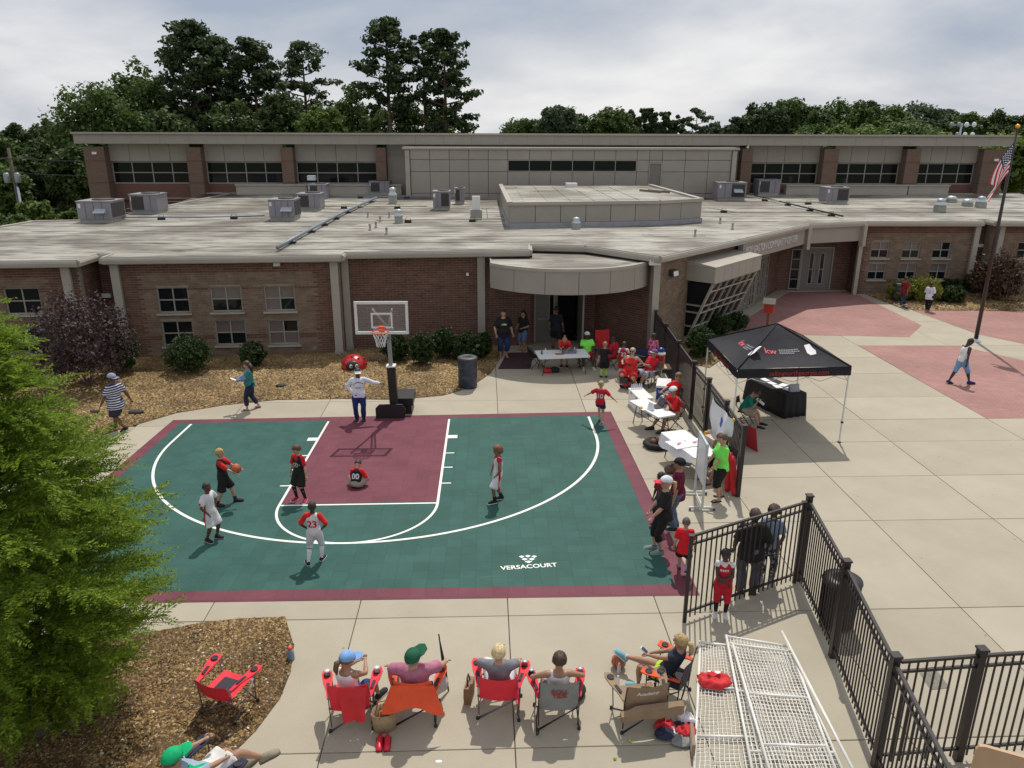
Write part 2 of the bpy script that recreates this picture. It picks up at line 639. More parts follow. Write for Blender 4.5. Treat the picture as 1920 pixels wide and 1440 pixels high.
# ================================================================== MULCH BEDS
m_soil = mat('bark_soil', (0.085, 0.055, 0.03), 0.95, 0.4, 9, 0.6)
def chip_mat(name, cols):
 m, nt, b = nodes_of(name)
 ln = nt.links.new
 ge = nt.nodes.new('ShaderNodeNewGeometry')
 rp = nt.nodes.new('ShaderNodeValToRGB')
 rp.color_ramp.interpolation = 'LINEAR'
 els = rp.color_ramp.elements
 els[0].position, els[0].color = cols[0][0], (*cols[0][1], 1)
 els[1].position, els[1].color = cols[-1][0], (*cols[-1][1], 1)
 for p, c in cols[1:-1]:
  e_ = els.new(p)
  e_.color = (*c, 1)
 ln(ge.outputs['Random Per Island'], rp.inputs[0])
 tc = nt.nodes.new('ShaderNodeTexCoord')
 nz = nt.nodes.new('ShaderNodeTexNoise')
 nz.inputs['Scale'].default_value = 0.8
 nz.inputs['Detail'].default_value = 4
 ln(tc.outputs['Object'], nz.inputs['Vector'])
 r2 = nt.nodes.new('ShaderNodeValToRGB')
 r2.color_ramp.elements[0].position = .32
 r2.color_ramp.elements[1].position = .62
 r2.color_ramp.elements[0].color = (.5, .47, .45, 1)
 r2.color_ramp.elements[1].color = (1.05, 1.05, 1.05, 1)
 ln(nz.outputs['Fac'], r2.inputs[0])
 mx = nt.nodes.new('ShaderNodeMix')
 mx.data_type = 'RGBA'
 mx.blend_type = 'MULTIPLY'
 mx.inputs[0].default_value = 1
 ln(rp.outputs[0], mx.inputs[6])
 ln(r2.outputs[0], mx.inputs[7])
 ln(mx.outputs[2], b.inputs['Base Color'])
 b.inputs['Roughness'].default_value = .8
 b.inputs['Specular IOR Level'].default_value = .3
 return m
m_chip = chip_mat('golden_gravel', [(0, (.14, .088, .036)), (.25, (.22, .142, .056)), (.6, (.31, .21, .085)), (.95, (.40, .285, .135)), (1, (.54, .46, .33))])
m_chip2 = chip_mat('river_gravel', [(0, (.075, .042, .02)), (.3, (.15, .085, .032)), (.6, (.25, .155, .058)), (.9, (.35, .245, .11)), (.98, (.45, .36, .22)), (1, (.72, .70, .66))])
def mound(poly, hmax, reach):
 def f(X, Y):
  d = edge_dist(poly, X, Y)
  return 0.012 + hmax * np.clip(d / reach, 0, 1) ** 0.8
 return f
def bed(name, poly, hf, box, step, n, size, cm):
 x0, x1, y0, y1 = box
 X, Y = np.meshgrid(np.arange(x0, x1, step), np.arange(y0, y1, step))
 ins = inside(poly, X, Y) & (edge_dist(poly, X, Y) > 0.03)
 soil = MB()
 Z = hf(X, Y)
 ny, nx = X.shape
 idx = -np.ones(X.shape, int)
 vs_, fs = [], []
 for a in range(ny):
  for c in range(nx):
   if ins[a, c]:
    idx[a, c] = len(vs_)
    vs_.append((X[a, c], Y[a, c], Z[a, c] - 0.008 + 0.02 * mnoise.noise((X[a, c] * 2, Y[a, c] * 2, 0))))
 for a in range(ny - 1):
  for c in range(nx - 1):
   k = (idx[a, c], idx[a, c + 1], idx[a + 1, c + 1], idx[a + 1, c])
   if min(k) >= 0:
    fs.append(k)
 soil.add(vs_, fs, 0, True)
 soil.prism(poly, -0.04, 0.008)
 o = tag(soil.build(name, m_soil), kind='structure')
 px = rng.uniform(x0, x1, n * 3)
 py = rng.uniform(y0, y1, n * 3)
 k = inside(poly, px, py) & (edge_dist(poly, px, py) > 0.01)
 px, py = px[k][:n], py[k][:n]
 m = len(px)
 pz = hf(px, py)
 ang = rng.uniform(0, 2 * PI, m)
 ln_ = size * rng.uniform(.55, 1.35, m)
 wd = ln_ * rng.uniform(.4, .85, m)
 ht = ln_ * rng.uniform(.15, .5, m)
 cx_, sx_ = np.cos(ang), np.sin(ang)
 def P(a, b_, c_):
  return np.stack([px + a * cx_ - b_ * sx_, py + a * sx_ + b_ * cx_, pz + c_], -1)
 t1, t2 = rng.uniform(-.3, .3, m) * ht, rng.uniform(-.3, .3, m) * ht
 A = P(-ln_ / 2, -wd / 2 * rng.uniform(.3, 1, m), t1 - .004)
 B = P(ln_ / 2, -wd / 2, t2 - .004)
 C_ = P(ln_ / 2 * rng.uniform(.4, 1, m), wd / 2, -t1 - .004)
 D = P(-ln_ / 2, wd / 2 * rng.uniform(.4, 1, m), -t2 - .004)
 T = P(ln_ * rng.uniform(-.2, .2, m), wd * rng.uniform(-.2, .2, m), ht)
 V = np.stack([A, B, C_, D, T], 1)
 me = bpy.data.meshes.new(name + '_chips')
 F = np.array([[0, 1, 4], [1, 2, 4], [2, 3, 4], [3, 0, 4]])
 faces = (F[None] + 5 * np.arange(m)[:, None, None]).reshape(-1)
 me.vertices.add(m * 5)
 me.vertices.foreach_set('co', V.astype(np.float32).ravel())
 me.loops.add(len(faces))
 me.loops.foreach_set('vertex_index', faces.astype(np.int32))
 me.polygons.add(len(faces) // 3)
 me.polygons.foreach_set('loop_start', np.arange(0, len(faces), 3, dtype=np.int32))
 me.materials.append(cm)
 me.update(calc_edges=True)
 tag(link('gravel', me), kind='stuff')
 return o
hf_front = mound(front_bed, 0.20, 3.2)
hf_near = mound(near_bed, 0.06, 1.0)
hf_bay = mound(bay_bed, 0.10, 1.2)
hf_right = mound(right_bed, 0.12, 2.0)
bed('planting_bed', front_bed, hf_front, (-13, 3.9, -4.2, 8.8), 0.22, 62000, 0.066, m_chip)
bed('planting_bed', near_bed, hf_near, (-7.2, -0.1, -16.6, -10.1), 0.12, 50000, 0.045, m_chip2)
bed('planting_bed', bay_bed, hf_bay, (9.5, 15.4, 4.8, 13.5), 0.25, 9000, 0.08, m_chip)
bed('planting_bed', right_bed, hf_right, (23.4, 36, 13.5, 19.6), 0.4, 9000, 0.10, m_chip)
# ================================================================== BASKETBALL COURT
CH = np.array([[1.00086, 0.01172, 0.01234], [0.02779, 0.95274, -0.12786], [-0.00355, 0.00298, 1.0]])
FT = 0.3048
def cw(x, y, z=0.0):
 v = CH @ np.array([x, y, 1.0])
 return Vector((v[0] / v[2], v[1] / v[2], z))
def tile_mat(name, c):
 m, nt, b = nodes_of(name)
 ln = nt.links.new
 tc = nt.nodes.new('ShaderNodeTexCoord')
 n1 = nt.nodes.new('ShaderNodeTexNoise')
 n1.inputs['Scale'].default_value = .9
 n1.inputs['Detail'].default_value = 8
 n1.inputs['Roughness'].default_value = .65
 ln(tc.outputs['Object'], n1.inputs['Vector'])
 r1 = nt.nodes.new('ShaderNodeValToRGB')
 r1.color_ramp.elements[0].position = .3
 r1.color_ramp.elements[1].position = .75
 r1.color_ramp.elements[0].color = tuple(x * .86 for x in c) + (1,)
 r1.color_ramp.elements[1].color = tuple(x * 1.12 + .006 for x in c) + (1,)
 ln(n1.outputs['Fac'], r1.inputs[0])
 mp = nt.nodes.new('ShaderNodeMapping')
 mp.inputs['Scale'].default_value = (0.55, 5.0, 1)
 mp.inputs['Rotation'].default_value = (0, 0, R(38))
 ln(tc.outputs['Object'], mp.inputs[0])
 n2 = nt.nodes.new('ShaderNodeTexNoise')
 n2.inputs['Scale'].default_value = 2.2
 n2.inputs['Detail'].default_value = 5
 n2.inputs['Distortion'].default_value = .8
 ln(mp.outputs[0], n2.inputs['Vector'])
 r2 = nt.nodes.new('ShaderNodeValToRGB')
 r2.color_ramp.elements[0].position = .70
 r2.color_ramp.elements[1].position = .80
 r2.color_ramp.elements[0].color = (0, 0, 0, 1)
 r2.color_ramp.elements[1].color = (.06, .065, .06, 1)
 ln(n2.outputs['Fac'], r2.inputs[0])
 ad = nt.nodes.new('ShaderNodeMix')
 ad.data_type = 'RGBA'
 ad.blend_type = 'ADD'
 ad.inputs[0].default_value = 1
 ln(r1.outputs[0], ad.inputs[6])
 ln(r2.outputs[0], ad.inputs[7])
 ge = nt.nodes.new('ShaderNodeNewGeometry')
 mr = nt.nodes.new('ShaderNodeMapRange')
 mr.inputs['To Min'].default_value = .92
 mr.inputs['To Max'].default_value = 1.08
 ln(ge.outputs['Random Per Island'], mr.inputs['Value'])
 hs = nt.nodes.new('ShaderNodeHueSaturation')
 ln(mr.outputs[0], hs.inputs['Value'])
 ln(ad.outputs[2], hs.inputs['Color'])
 ln(hs.outputs[0], b.inputs['Base Color'])
 b.inputs['Roughness'].default_value = .62
 b.inputs['Specular IOR Level'].default_value = .16
 wv = nt.nodes.new('ShaderNodeTexVoronoi')
 wv.inputs['Scale'].default_value = 42
 ln(tc.outputs['Object'], wv.inputs['Vector'])
 bp = nt.nodes.new('ShaderNodeBump')
 bp.inputs['Strength'].default_value = .5
 bp.inputs['Distance'].default_value = .006
 ln(wv.outputs['Distance'], bp.inputs['Height'])
 ln(bp.outputs[0], b.inputs['Normal'])
 return m
m_green = tile_mat('green_court_tile', (0.031, 0.097, 0.082))
m_maroon = tile_mat('maroon_court_tile', (0.155, 0.046, 0.065))
m_line = mat('white_court_paint', (0.78, 0.78, 0.74), 0.5, 0.06, 8)
court = tag(bpy.data.objects.new('basketball_court', None), kind='structure')
COL.objects.link(court)
XW, YT, YB = 6.71, 0.39, -9.66
base = MB()
base.add([cw(-XW, YB, 0.0045), cw(XW, YB, 0.0045), cw(XW, YT, 0.0045), cw(-XW, YT, 0.0045)], [(0, 1, 2, 3)])
base.build('court_base', mat('court_tile_joint', (0.02, 0.05, 0.04), .9), court)
TS = 0.305
green, maroon = MB(), MB()
ntx = int(round(2 * XW / TS))
nty = int(round((YT - YB) / TS))
sx_, sy_ = 2 * XW / ntx, (YT - YB) / nty
for i in range(ntx):
 for j in range(nty):
  x0, y0 = -XW + i * sx_, YB + j * sy_
  cx_, cy_ = x0 + sx_ / 2, y0 + sy_ / 2
  lane = abs(cx_) < 6 * FT and -19 * FT < cy_ < 0
  rim_ = i == 0 or i == ntx - 1 or j == 0 or j == nty - 1
  t = maroon if (lane or rim_) else green
  g_ = 0.0009
  z = 0.018 + random.uniform(-.0006, .0006)
  q4 = [(x0 + g_, y0 + g_), (x0 + sx_ - g_, y0 + g_), (x0 + sx_ - g_, y0 + sy_ - g_), (x0 + g_, y0 + sy_ - g_)]
  top = [cw(*p, z) for p in q4]
  bot = [cw(p[0] + (g_ if p[0] < cx_ else -g_) * -.6, p[1] + (g_ if p[1] < cy_ else -g_) * -.6, 0.006) for p in q4]
  t.add(top + bot, [(0, 1, 2, 3), (0, 4, 5, 1), (1, 5, 6, 2), (2, 6, 7, 3), (3, 7, 4, 0)])
tag(green.build('green_tile', m_green, court), kind='stuff')
tag(maroon.build('maroon_tile', m_maroon, court), kind='stuff')
edge = MB()
cor = [(-XW, YB), (XW, YB), (XW, YT), (-XW, YT)]
for k in range(4):
 a, b2 = cor[k], cor[(k + 1) % 4]
 o_ = 0.05
 def ow(p):
  return (p[0] + math.copysign(o_, p[0]), p[1] + (-o_ if p[1] < -1 else o_))
 edge.add([cw(*a, .018), cw(*ow(a), .004), cw(*ow(b2), .004), cw(*b2, .018)], [(0, 1, 2, 3)])
edge.build('ramp_edge', m_maroon, court)
def ribbon(pts, w, z=0.0225, name='court_line'):
 rb = MB()
 vs_ = []
 n = len(pts)
 for i in range(n):
  a = pts[max(0, i - 1)]
  c = pts[min(n - 1, i + 1)]
  d = Vector((c[0] - a[0], c[1] - a[1])).normalized()
  nx, ny = -d.y * w / 2, d.x * w / 2
  vs_ += [cw(pts[i][0] + nx, pts[i][1] + ny, z), cw(pts[i][0] - nx, pts[i][1] - ny, z)]
 rb.add(vs_, [(2 * i + 1, 2 * i + 3, 2 * i + 2, 2 * i) for i in range(n - 1)])
 return rb.build(name, m_line, court)
LW = 0.06
ribbon([(-6 * FT, -.02), (-6 * FT, -19 * FT)], LW)
ribbon([(6 * FT, -.02), (6 * FT, -19 * FT)], LW)
ribbon([(-6 * FT - LW / 2, -19 * FT), (6 * FT + LW / 2, -19 * FT)], LW, .0232)
rad = 19.75 * FT
arc = [(-rad, -.03)] + [(rad * math.cos(t), -5.25 * FT + rad * math.sin(t)) for t in np.linspace(PI, 2 * PI, 81)] + [(rad, -.03)]
ribbon(arc, LW + .012)
ribbon([(6 * FT * math.cos(t), -19 * FT + 6 * FT * math.sin(t)) for t in np.linspace(PI, 2 * PI, 41)], LW, .0238)
for s_ in (-1, 1):
 ribbon([(s_ * (6 * FT + .02), -1.52), (s_ * (6 * FT + .30), -1.52)], .24, .0241, 'lane_block')
 for yy in (-2.75, -3.72, -4.70):
  ribbon([(s_ * (6 * FT + .02), yy), (s_ * (6 * FT + .26), yy)], .055, .0241, 'lane_mark')
lg = cw(3.766, -8.66)
a_ = cw(4.286, -8.598) - cw(3.235, -8.719)
lt = text_mesh('court_lettering', 'VERSACOURT', .20, m_line, court, sx=1.02, bold=.004)
lt.location = (lg.x, lg.y, .0225)
lt.rotation_euler = (0, 0, math.atan2(a_.y, a_.x) - .02)
lt.data.transform(Matrix.Scale(1.16 / max(lt.dimensions.x, .1), 4, (1, 0, 0)))
em = MB()
ex, ey = cw(3.766, -8.54).xy
for r_, (n_, w_, yy) in enumerate([(3, .40, .29), (2, .30, .18), (1, .18, .07)]):
 for k in range(n_):
  u = (k - (n_ - 1) / 2) * w_ / n_ * .98
  hw, hh = w_ / n_ * .46, .062
  drop = abs(k - (n_ - 1) / 2) * -.02
  em.add([(ex + u - hw, ey + yy + drop, .0225), (ex + u, ey + yy - hh + drop, .0225), (ex + u + hw, ey + yy + drop, .0225), (ex + u, ey + yy + hh * .6 + drop, .0225)], [(0, 1, 2, 3)])
em.build('court_emblem', m_line, court)
# ================================================================== COMMUNITY CENTRE (front building)
m_mortar = mat('mortar', (0.27, 0.225, 0.175), .95, .15, 4)
m_brick_red = mat('red_brick', (0.135, 0.064, 0.043), .85, .22, 3, .25, 40, rand=0, island=.22)
m_brick_red1 = mat('red_brick_single', (0.135, 0.064, 0.043), .85, .22, 3, .25, 40, rand=.22)
m_brick_tan = mat('tan_brick', (0.185, 0.130, 0.088), .85, .2, 3, .25, 40, island=.18)
m_trim = mat('beige_metal_trim', (0.36, 0.33, 0.28), .5, .06, 2)
m_panel = mat('beige_wall_panel', (0.315, 0.285, 0.245), .6, .05, 1.5, rand=.035)
m_frame = mat('window_frame_beige', (0.31, 0.285, 0.245), .5, .05, 3)
m_glass = glass_mat('dark_window_glass', (0.010, 0.012, 0.014))
m_blind = mat('window_blind', (0.14, 0.115, 0.10), .35, .1, 2, spec=.8)
m_door = mat('grey_painted_door', (0.17, 0.163, 0.145), .5, .05, 2)
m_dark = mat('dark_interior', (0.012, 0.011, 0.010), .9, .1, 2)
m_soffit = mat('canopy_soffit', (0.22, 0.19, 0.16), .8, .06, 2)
m_white_metal = mat('white_metal', (0.72, 0.72, 0.70), .4, .05, 5)
m_black_metal = mat('black_metal', (0.018, 0.016, 0.016), .42, .15, 5)
m_grey_metal = mat('grey_metal', (0.30, 0.31, 0.33), .5, .1, 3, metal=.3)
def roof_mat():
 m, nt, b = nodes_of('weathered_roof_membrane')
 ln = nt.links.new
 tc = nt.nodes.new('ShaderNodeTexCoord')
 mp = nt.nodes.new('ShaderNodeMapping')
 mp.inputs['Scale'].default_value = (0.42, 1.9, 1)
 ln(tc.outputs['Object'], mp.inputs[0])
 n1 = nt.nodes.new('ShaderNodeTexNoise')
 n1.inputs['Scale'].default_value = 1.0
 n1.inputs['Detail'].default_value = 10
 n1.inputs['Roughness'].default_value = .68
 n1.inputs['Distortion'].default_value = 1.1
 ln(mp.outputs[0], n1.inputs['Vector'])
 r1 = nt.nodes.new('ShaderNodeValToRGB')
 els = r1.color_ramp.elements
 els[0].position, els[0].color = .36, (.085, .074, .060, 1)
 els[1].position, els[1].color = .64, (.37, .36, .32, 1)
 e_ = els.new(.44)
 e_.color = (.17, .16, .137, 1)
 e_ = els.new(.50)
 e_.color = (.285, .273, .238, 1)
 ln(n1.outputs['Fac'], r1.inputs[0])
 n2 = nt.nodes.new('ShaderNodeTexNoise')
 n2.inputs['Scale'].default_value = .24
 n2.inputs['Detail'].default_value = 4
 ln(tc.outputs['Object'], n2.inputs['Vector'])
 r2 = nt.nodes.new('ShaderNodeValToRGB')
 r2.color_ramp.elements[0].position, r2.color_ramp.elements[0].color = .40, (.46, .42, .38, 1)
 r2.color_ramp.elements[1].position, r2.color_ramp.elements[1].color = .56, (1.06, 1.05, 1.03, 1)
 ln(n2.outputs['Fac'], r2.inputs[0])
 mx = nt.nodes.new('ShaderNodeMix')
 mx.data_type = 'RGBA'
 mx.blend_type = 'MULTIPLY'
 mx.inputs[0].default_value = 1
 ln(r1.outputs[0], mx.inputs[6])
 ln(r2.outputs[0], mx.inputs[7])
 ln(mx.outputs[2], b.inputs['Base Color'])
 b.inputs['Roughness'].default_value = .6
 bp = nt.nodes.new('ShaderNodeBump')
 bp.inputs['Strength'].default_value = .3
 bp.inputs['Distance'].default_value = .03
 ln(n1.outputs['Fac'], bp.inputs['Height'])
 ln(bp.outputs[0], b.inputs['Normal'])
 return m
m_roof = roof_mat()
bld = thing('community_center', 'long low brick community centre with a pale weathered flat roof and beige gutters', 'building', (0, 0, 0))
CRS, BL = 0.0925, 0.30
def wall_frame(a, b):
 """matrix: local x along the wall, local -y out of the face, z up"""
 a, b = Vector((a[0], a[1], 0)), Vector((b[0], b[1], 0))
 d = (b - a).normalized()
 n = Vector((d.y, -d.x, 0))
 return Matrix(((d.x, -n.x, 0, a.x), (d.y, -n.y, 0, a.y), (0, 0, 1, 0), (0, 0, 0, 1))), (b - a).length
def brick_wall(name, a, b, z0, z1, holes=(), tan=None, bands=(), singles=0, thick=.25, parent=None):
 """backing with openings, every brick proud of the mortar; tan = (u0, u1, v1): field of tan brick, bands = red courses in it"""
 parent = parent or bld
 M, ln_ = wall_frame(a, b)
 us = sorted(set([0, ln_] + [h[0] for h in holes] + [h[1] for h in holes]))
 zs = sorted(set([z0, z1] + [h[2] for h in holes] + [h[3] for h in holes]))
 w = MB()
 for i in range(len(us) - 1):
  for j in range(len(zs) - 1):
   uc, zc = (us[i] + us[i + 1]) / 2, (zs[j] + zs[j + 1]) / 2
   if any(h[0] < uc < h[1] and h[2] < zc < h[3] for h in holes):
    continue
   w.box((uc, thick / 2, zc), (us[i + 1] - us[i], thick, zs[j + 1] - zs[j]), 0, M=M)
 wo = w.build(name, m_mortar, parent)
 red, tn = MB(), MB()
 proto = None
 made = 0
 z = z0
 row = 0
 while z < z1 - .02:
  zb = min(z + CRS - .016, z1)
  cuts = [(0, ln_)]
  for h in holes:
   if h[2] < zb and h[3] > z + .005:
    nc = []
    for c in cuts:
     if h[1] <= c[0] or h[0] >= c[1]:
      nc.append(c)
     else:
      if h[0] > c[0]:
       nc.append((c[0], h[0]))
      if h[1] < c[1]:
       nc.append((h[1], c[1]))
    cuts = nc
  u = -(row % 2) * BL / 2
  while u < ln_:
   for c in cuts:
    x0, x1 = max(u, c[0]), min(u + BL - .016, c[1])
    if x1 - x0 < .03:
     continue
    uc = (x0 + x1) / 2
    is_tan = tan is not None and tan[0] < uc < tan[1] and z < tan[2] and not any(bz0 < z + .03 < bz1 for bz0, bz1 in bands)
    d = .012 + random.uniform(-.002, .003) - (.03 if is_tan and False else 0)
    vs_ = [(x0, 0, z), (x1, 0, z), (x1, 0, zb), (x0, 0, zb), (x0, -d, z), (x1, -d, z), (x1, -d, zb), (x0, -d, zb)]
    fs = [(4, 5, 6, 7), (0, 1, 5, 4), (2, 3, 7, 6), (1, 2, 6, 5), (3, 0, 4, 7)]
    if singles and made < singles and not is_tan and abs(x1 - x0 - BL + .016) < 1e-4 and z > 1.0:
     if proto is None:
      pm = MB()
      L2 = (BL - .016) / 2
      pm.add([(-L2, 0, 0), (L2, 0, 0), (L2, 0, zb - z), (-L2, 0, zb - z), (-L2, -.013, 0), (L2, -.013, 0), (L2, -.013, zb - z), (-L2, -.013, zb - z)], fs)
      proto = pm.build('brick', m_brick_red1, wo)
      ob = proto
     else:
      ob = link('brick', proto.data, wo)
     ob.matrix_local = M @ Matrix.Translation((uc, random.uniform(-.002, .002), z))
     made += 1
     continue
    (tn if is_tan else red).add(vs_, fs, 0, False, M)
   u += BL
  z += CRS
  row += 1
 if red.v:
  tag(red.build('red_brickwork', m_brick_red, wo), kind='stuff')
 if tn.v:
  tag(tn.build('tan_brickwork', m_brick_tan, wo), kind='stuff')
 return wo, M, ln_
_win = {}
def window(M, u0, u1, v0, v1, cols=2, rows=2, blind=(), parent=None, sill=True, fw=.055, depth=.12):
 """framed window set back in its opening: frame, panes and sill are pieces of their own"""
 parent = parent or bld
 key = (round(u1 - u0, 2), round(v1 - v0, 2), cols, rows, fw, depth, sill)
 W, H = u1 - u0, v1 - v0
 if key not in _win:
  f = MB()
  f.box((W / 2, depth, fw / 2), (W, .08, fw)).box((W / 2, depth, H - fw / 2), (W, .08, fw))
  f.box((fw / 2, depth, H / 2), (fw, .08, H - 2 * fw)).box((W - fw / 2, depth, H / 2), (fw, .08, H - 2 * fw))
  for i in range(1, cols):
   f.box((W * i / cols, depth, H / 2), (fw * .8, .07, H - 2 * fw))
  for j in range(1, rows):
   f.box((W / 2, depth + .002, H * j / rows), (W - 2 * fw, .066, fw * .8))
  fo = f.build('window', m_frame, parent)
  pm = MB()
  pm.box((0, 0, 0), (W / cols - fw * .9, .02, H / rows - fw * .9))
  pd = pm.build('pane', m_glass, fo).data
  for o in list(fo.children):
   bpy.data.objects.remove(o)
  bm_ = pd.copy()
  bm_.materials.clear()
  bm_.materials.append(m_blind)
  sd = None
  if sill:
   s_ = MB()
   s_.box((W / 2, -.02, -.035), (W + .12, .14, .07))
   so = s_.build('sill', m_trim, fo)
   sd = so.data
   bpy.data.objects.remove(so)
  _win[key] = (fo.data, pd, bm_, sd)
  bpy.data.objects.remove(fo)
 fd, pd, bd, sd = _win[key]
 w = link('window', fd, parent)
 w.matrix_local = M @ Matrix.Translation((u0, 0, v0))
 for i in range(cols):
  for j in range(rows):
   p = link('pane', bd if (i, j) in blind else pd, w)
   p.location = (W * (i + .5) / cols, depth + .015, H * (j + .5) / rows)
 if sd:
  link('sill', sd, w)
 return w
def fix_px(a, b, pxs):
 """window rectangles of a wall a-b from pixel boxes -> (u0,u1,z0,z1)"""
 out = []
 A, B = Vector((a[0], a[1], 0)), Vector((b[0], b[1], 0))
 d = (B - A).normalized()
 for (x0, y0, x1, y1) in pxs:
  p = on_line(x0, (y0 + y1) / 2, a, b)
  q = on_line(x1, (y0 + y1) / 2, a, b)
  t = on_line((x0 + x1) / 2, y0, a, b)
  s = on_line((x0 + x1) / 2, y1, a, b)
  out.append(((Vector((p.x, p.y, 0)) - A).dot(d), (Vector((q.x, q.y, 0)) - A).dot(d), s.z, t.z))
 return out
def uniform(rs, W, H):
 return [((r[0] + r[1]) / 2 - W / 2, (r[0] + r[1]) / 2 + W / 2, (r[2] + r[3]) / 2 - H / 2, (r[2] + r[3]) / 2 + H / 2) for r in rs]
EZ = 3.78
# --- left wing, recess, main wing, middle
WA, WB = (-24.0, 5.4), (-11.85, 6.22)
wl = uniform(fix_px(WA, WB, [(13, 543, 72, 587), (-95, 546, -38, 590), (18, 618, 80, 660)]), 1.26, 1.0)
_, M1, _ = brick_wall('left_wing_wall', WA, WB, 0, EZ, wl, (0.5, 11.0, 3.3), ((2.75, 2.93), (.75, .92)))
for k, r in enumerate(wl):
 window(M1, *r)
brick_wall('recess_wall', (-11.95, 7.75), (-10.8, 7.8), 0, EZ)
brick_wall('wing_return_wall', (-11.85, 6.47), (-11.85, 7.75), 0, EZ)
MA, MBp = (-10.95, 6.82), (-2.62, 7.36)
ws = uniform(fix_px(MA, MBp, [(298, 541, 351, 585), (397, 539, 451, 583), (498, 537, 551, 582),
        (307, 604, 360, 647), (406, 602, 459, 646), (507, 601, 557, 645)]), 1.17, 1.0)
_, M2, l2 = brick_wall('main_wing_wall', MA, MBp, 0, EZ, ws, (0.95, 7.4, 3.32), ((2.62, 2.8), (.72, .9)))
for k, r in enumerate(ws):
 window(M2, *r, blind=[(), ((0, 1), (1, 1)), ((0, 1), (1, 1), (0, 0)), (), ((0, 1), (1, 1)), ((0, 1), (0, 0), (1, 0))][k])
brick_wall('main_return_wall', (-2.62, 7.61), (-2.62, 8.02), 0, EZ)
NA, NB = (-2.62, 8.02), (4.85, 8.6)
brick_wall('middle_wall', NA, NB, 0, EZ, singles=300)
# --- sheltered entrance under the round canopy
DA, DB = (4.85, 9.0), (7.62, 9.3)
_, M3, l3 = brick_wall('porch_wall', DA, DB, 0, 3.3, [(0.18, 2.12, 0, 2.35)])
brick_wall('porch_return_wall', (4.85, 8.85), (4.86, 9.0), 0, 3.3)
brick_wall('porch_upper_wall', (4.85, 10.1), (7.2, 9.75), 3.3, EZ + .1)
C0 = (9.6, 7.03)
brick_wall('porch_side_wall', (7.40, 9.55), C0, 0, EZ)
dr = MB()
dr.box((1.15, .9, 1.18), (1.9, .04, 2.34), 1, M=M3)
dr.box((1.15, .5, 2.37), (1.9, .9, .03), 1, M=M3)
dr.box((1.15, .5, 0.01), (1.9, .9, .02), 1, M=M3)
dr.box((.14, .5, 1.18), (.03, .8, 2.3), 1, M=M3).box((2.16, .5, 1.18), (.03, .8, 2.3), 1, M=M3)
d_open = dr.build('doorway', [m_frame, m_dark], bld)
fr = MB()
fr.box((.21, .04, 1.17), (.07, .14, 2.34), 0, M=M3).box((2.09, .04, 1.17), (.07, .14, 2.34), 0, M=M3).box((1.15, .04, 2.31), (1.81, .14, .07), 0, M=M3)
fr.build('door_frame', m_frame, d_open)
lf = MB()
lf.box((.72, .06, 1.14), (.92, .05, 2.26), 0, M=M3)
lfo = lf.build('door', m_door, bld)
lt_ = MB()
lt_.box((.92, .03, 1.35), (.16, .02, 1.5), 0, M=M3)
lt_.build('door_window', m_glass, lfo)
ltf = MB()
for dx in (-.1, .1):
 ltf.box((.92 + dx, .03, 1.35), (.035, .03, 1.58), 0, M=M3)
ltf.box((.92, .03, 2.12), (.165, .03, .035), 0, M=M3).box((.92, .03, .58), (.165, .03, .035), 0, M=M3)
ltf.build('door_window_frame', m_trim, lfo)
hb = MB()
hb.box((.72, .01, 1.0), (.8, .04, .06), 0, M=M3)
hb.build('push_bar', m_grey_metal, lfo)
lf2 = MB()
lf2.box((2.06, -.42, 1.14), (.05, .9, 2.26), 0, M=M3)
l2o = lf2.build('door', m_door, bld)
l2e = MB()
l2e.box((2.06, -.885, 1.14), (.07, .03, 2.28), 0, M=M3)
l2e.build('door_edge', m_trim, l2o)
cpx = [(921, 490), (1000, 500), (1085, 503), (1160, 498), (1214, 487)]
CX0, CX1 = at(921, 491, 3.72), at(1216, 487, 3.72)
cm = at(1085, 503, 3.72)
def circle3(a, b, c):
 ax, ay, bx, by, cx, cy = a.x, a.y, b.x, b.y, c.x, c.y
 d = 2 * (ax * (by - cy) + bx * (cy - ay) + cx * (ay - by))
 ux = ((ax * ax + ay * ay) * (by - cy) + (bx * bx + by * by) * (cy - ay) + (cx * cx + cy * cy) * (ay - by)) / d
 uy = ((ax * ax + ay * ay) * (cx - bx) + (bx * bx + by * by) * (ax - cx) + (cx * cx + cy * cy) * (bx - ax)) / d
 return Vector((ux, uy, 0)), math.hypot(ax - ux, ay - uy)
cc, crad = circle3(CX0, cm, CX1)
a0 = math.atan2(CX0.y - cc.y, CX0.x - cc.x)
a1 = math.atan2(CX1.y - cc.y, CX1.x - cc.x)
while a1 < a0:
 a1 += 2 * PI
def cpt(t, r=0.0, z=0.0):
 a = a0 + (a1 - a0) * t
 return Vector((cc.x + (crad + r) * math.cos(a), cc.y + (crad + r) * math.sin(a), z))
cz0, cz1 = 2.74, 3.58
cano = MB()
n_ = 36
back = [Vector((7.35, 9.5, 0)), Vector((7.2, 9.7, 0)), Vector((4.9, 10.05, 0)), Vector((4.9, 8.55, 0)), Vector((3.2, 8.42, 0))]
outl = [cpt(k / n_, -.02) for k in range(n_ + 1)] + back
cano.prism([(p.x, p.y) for p in outl], 3.50, 3.66, 0, True)
ca = cano.build('canopy_roof', m_roof, bld)
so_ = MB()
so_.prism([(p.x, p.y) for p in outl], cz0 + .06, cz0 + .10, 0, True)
so_.build('canopy_soffit', m_soffit, ca)
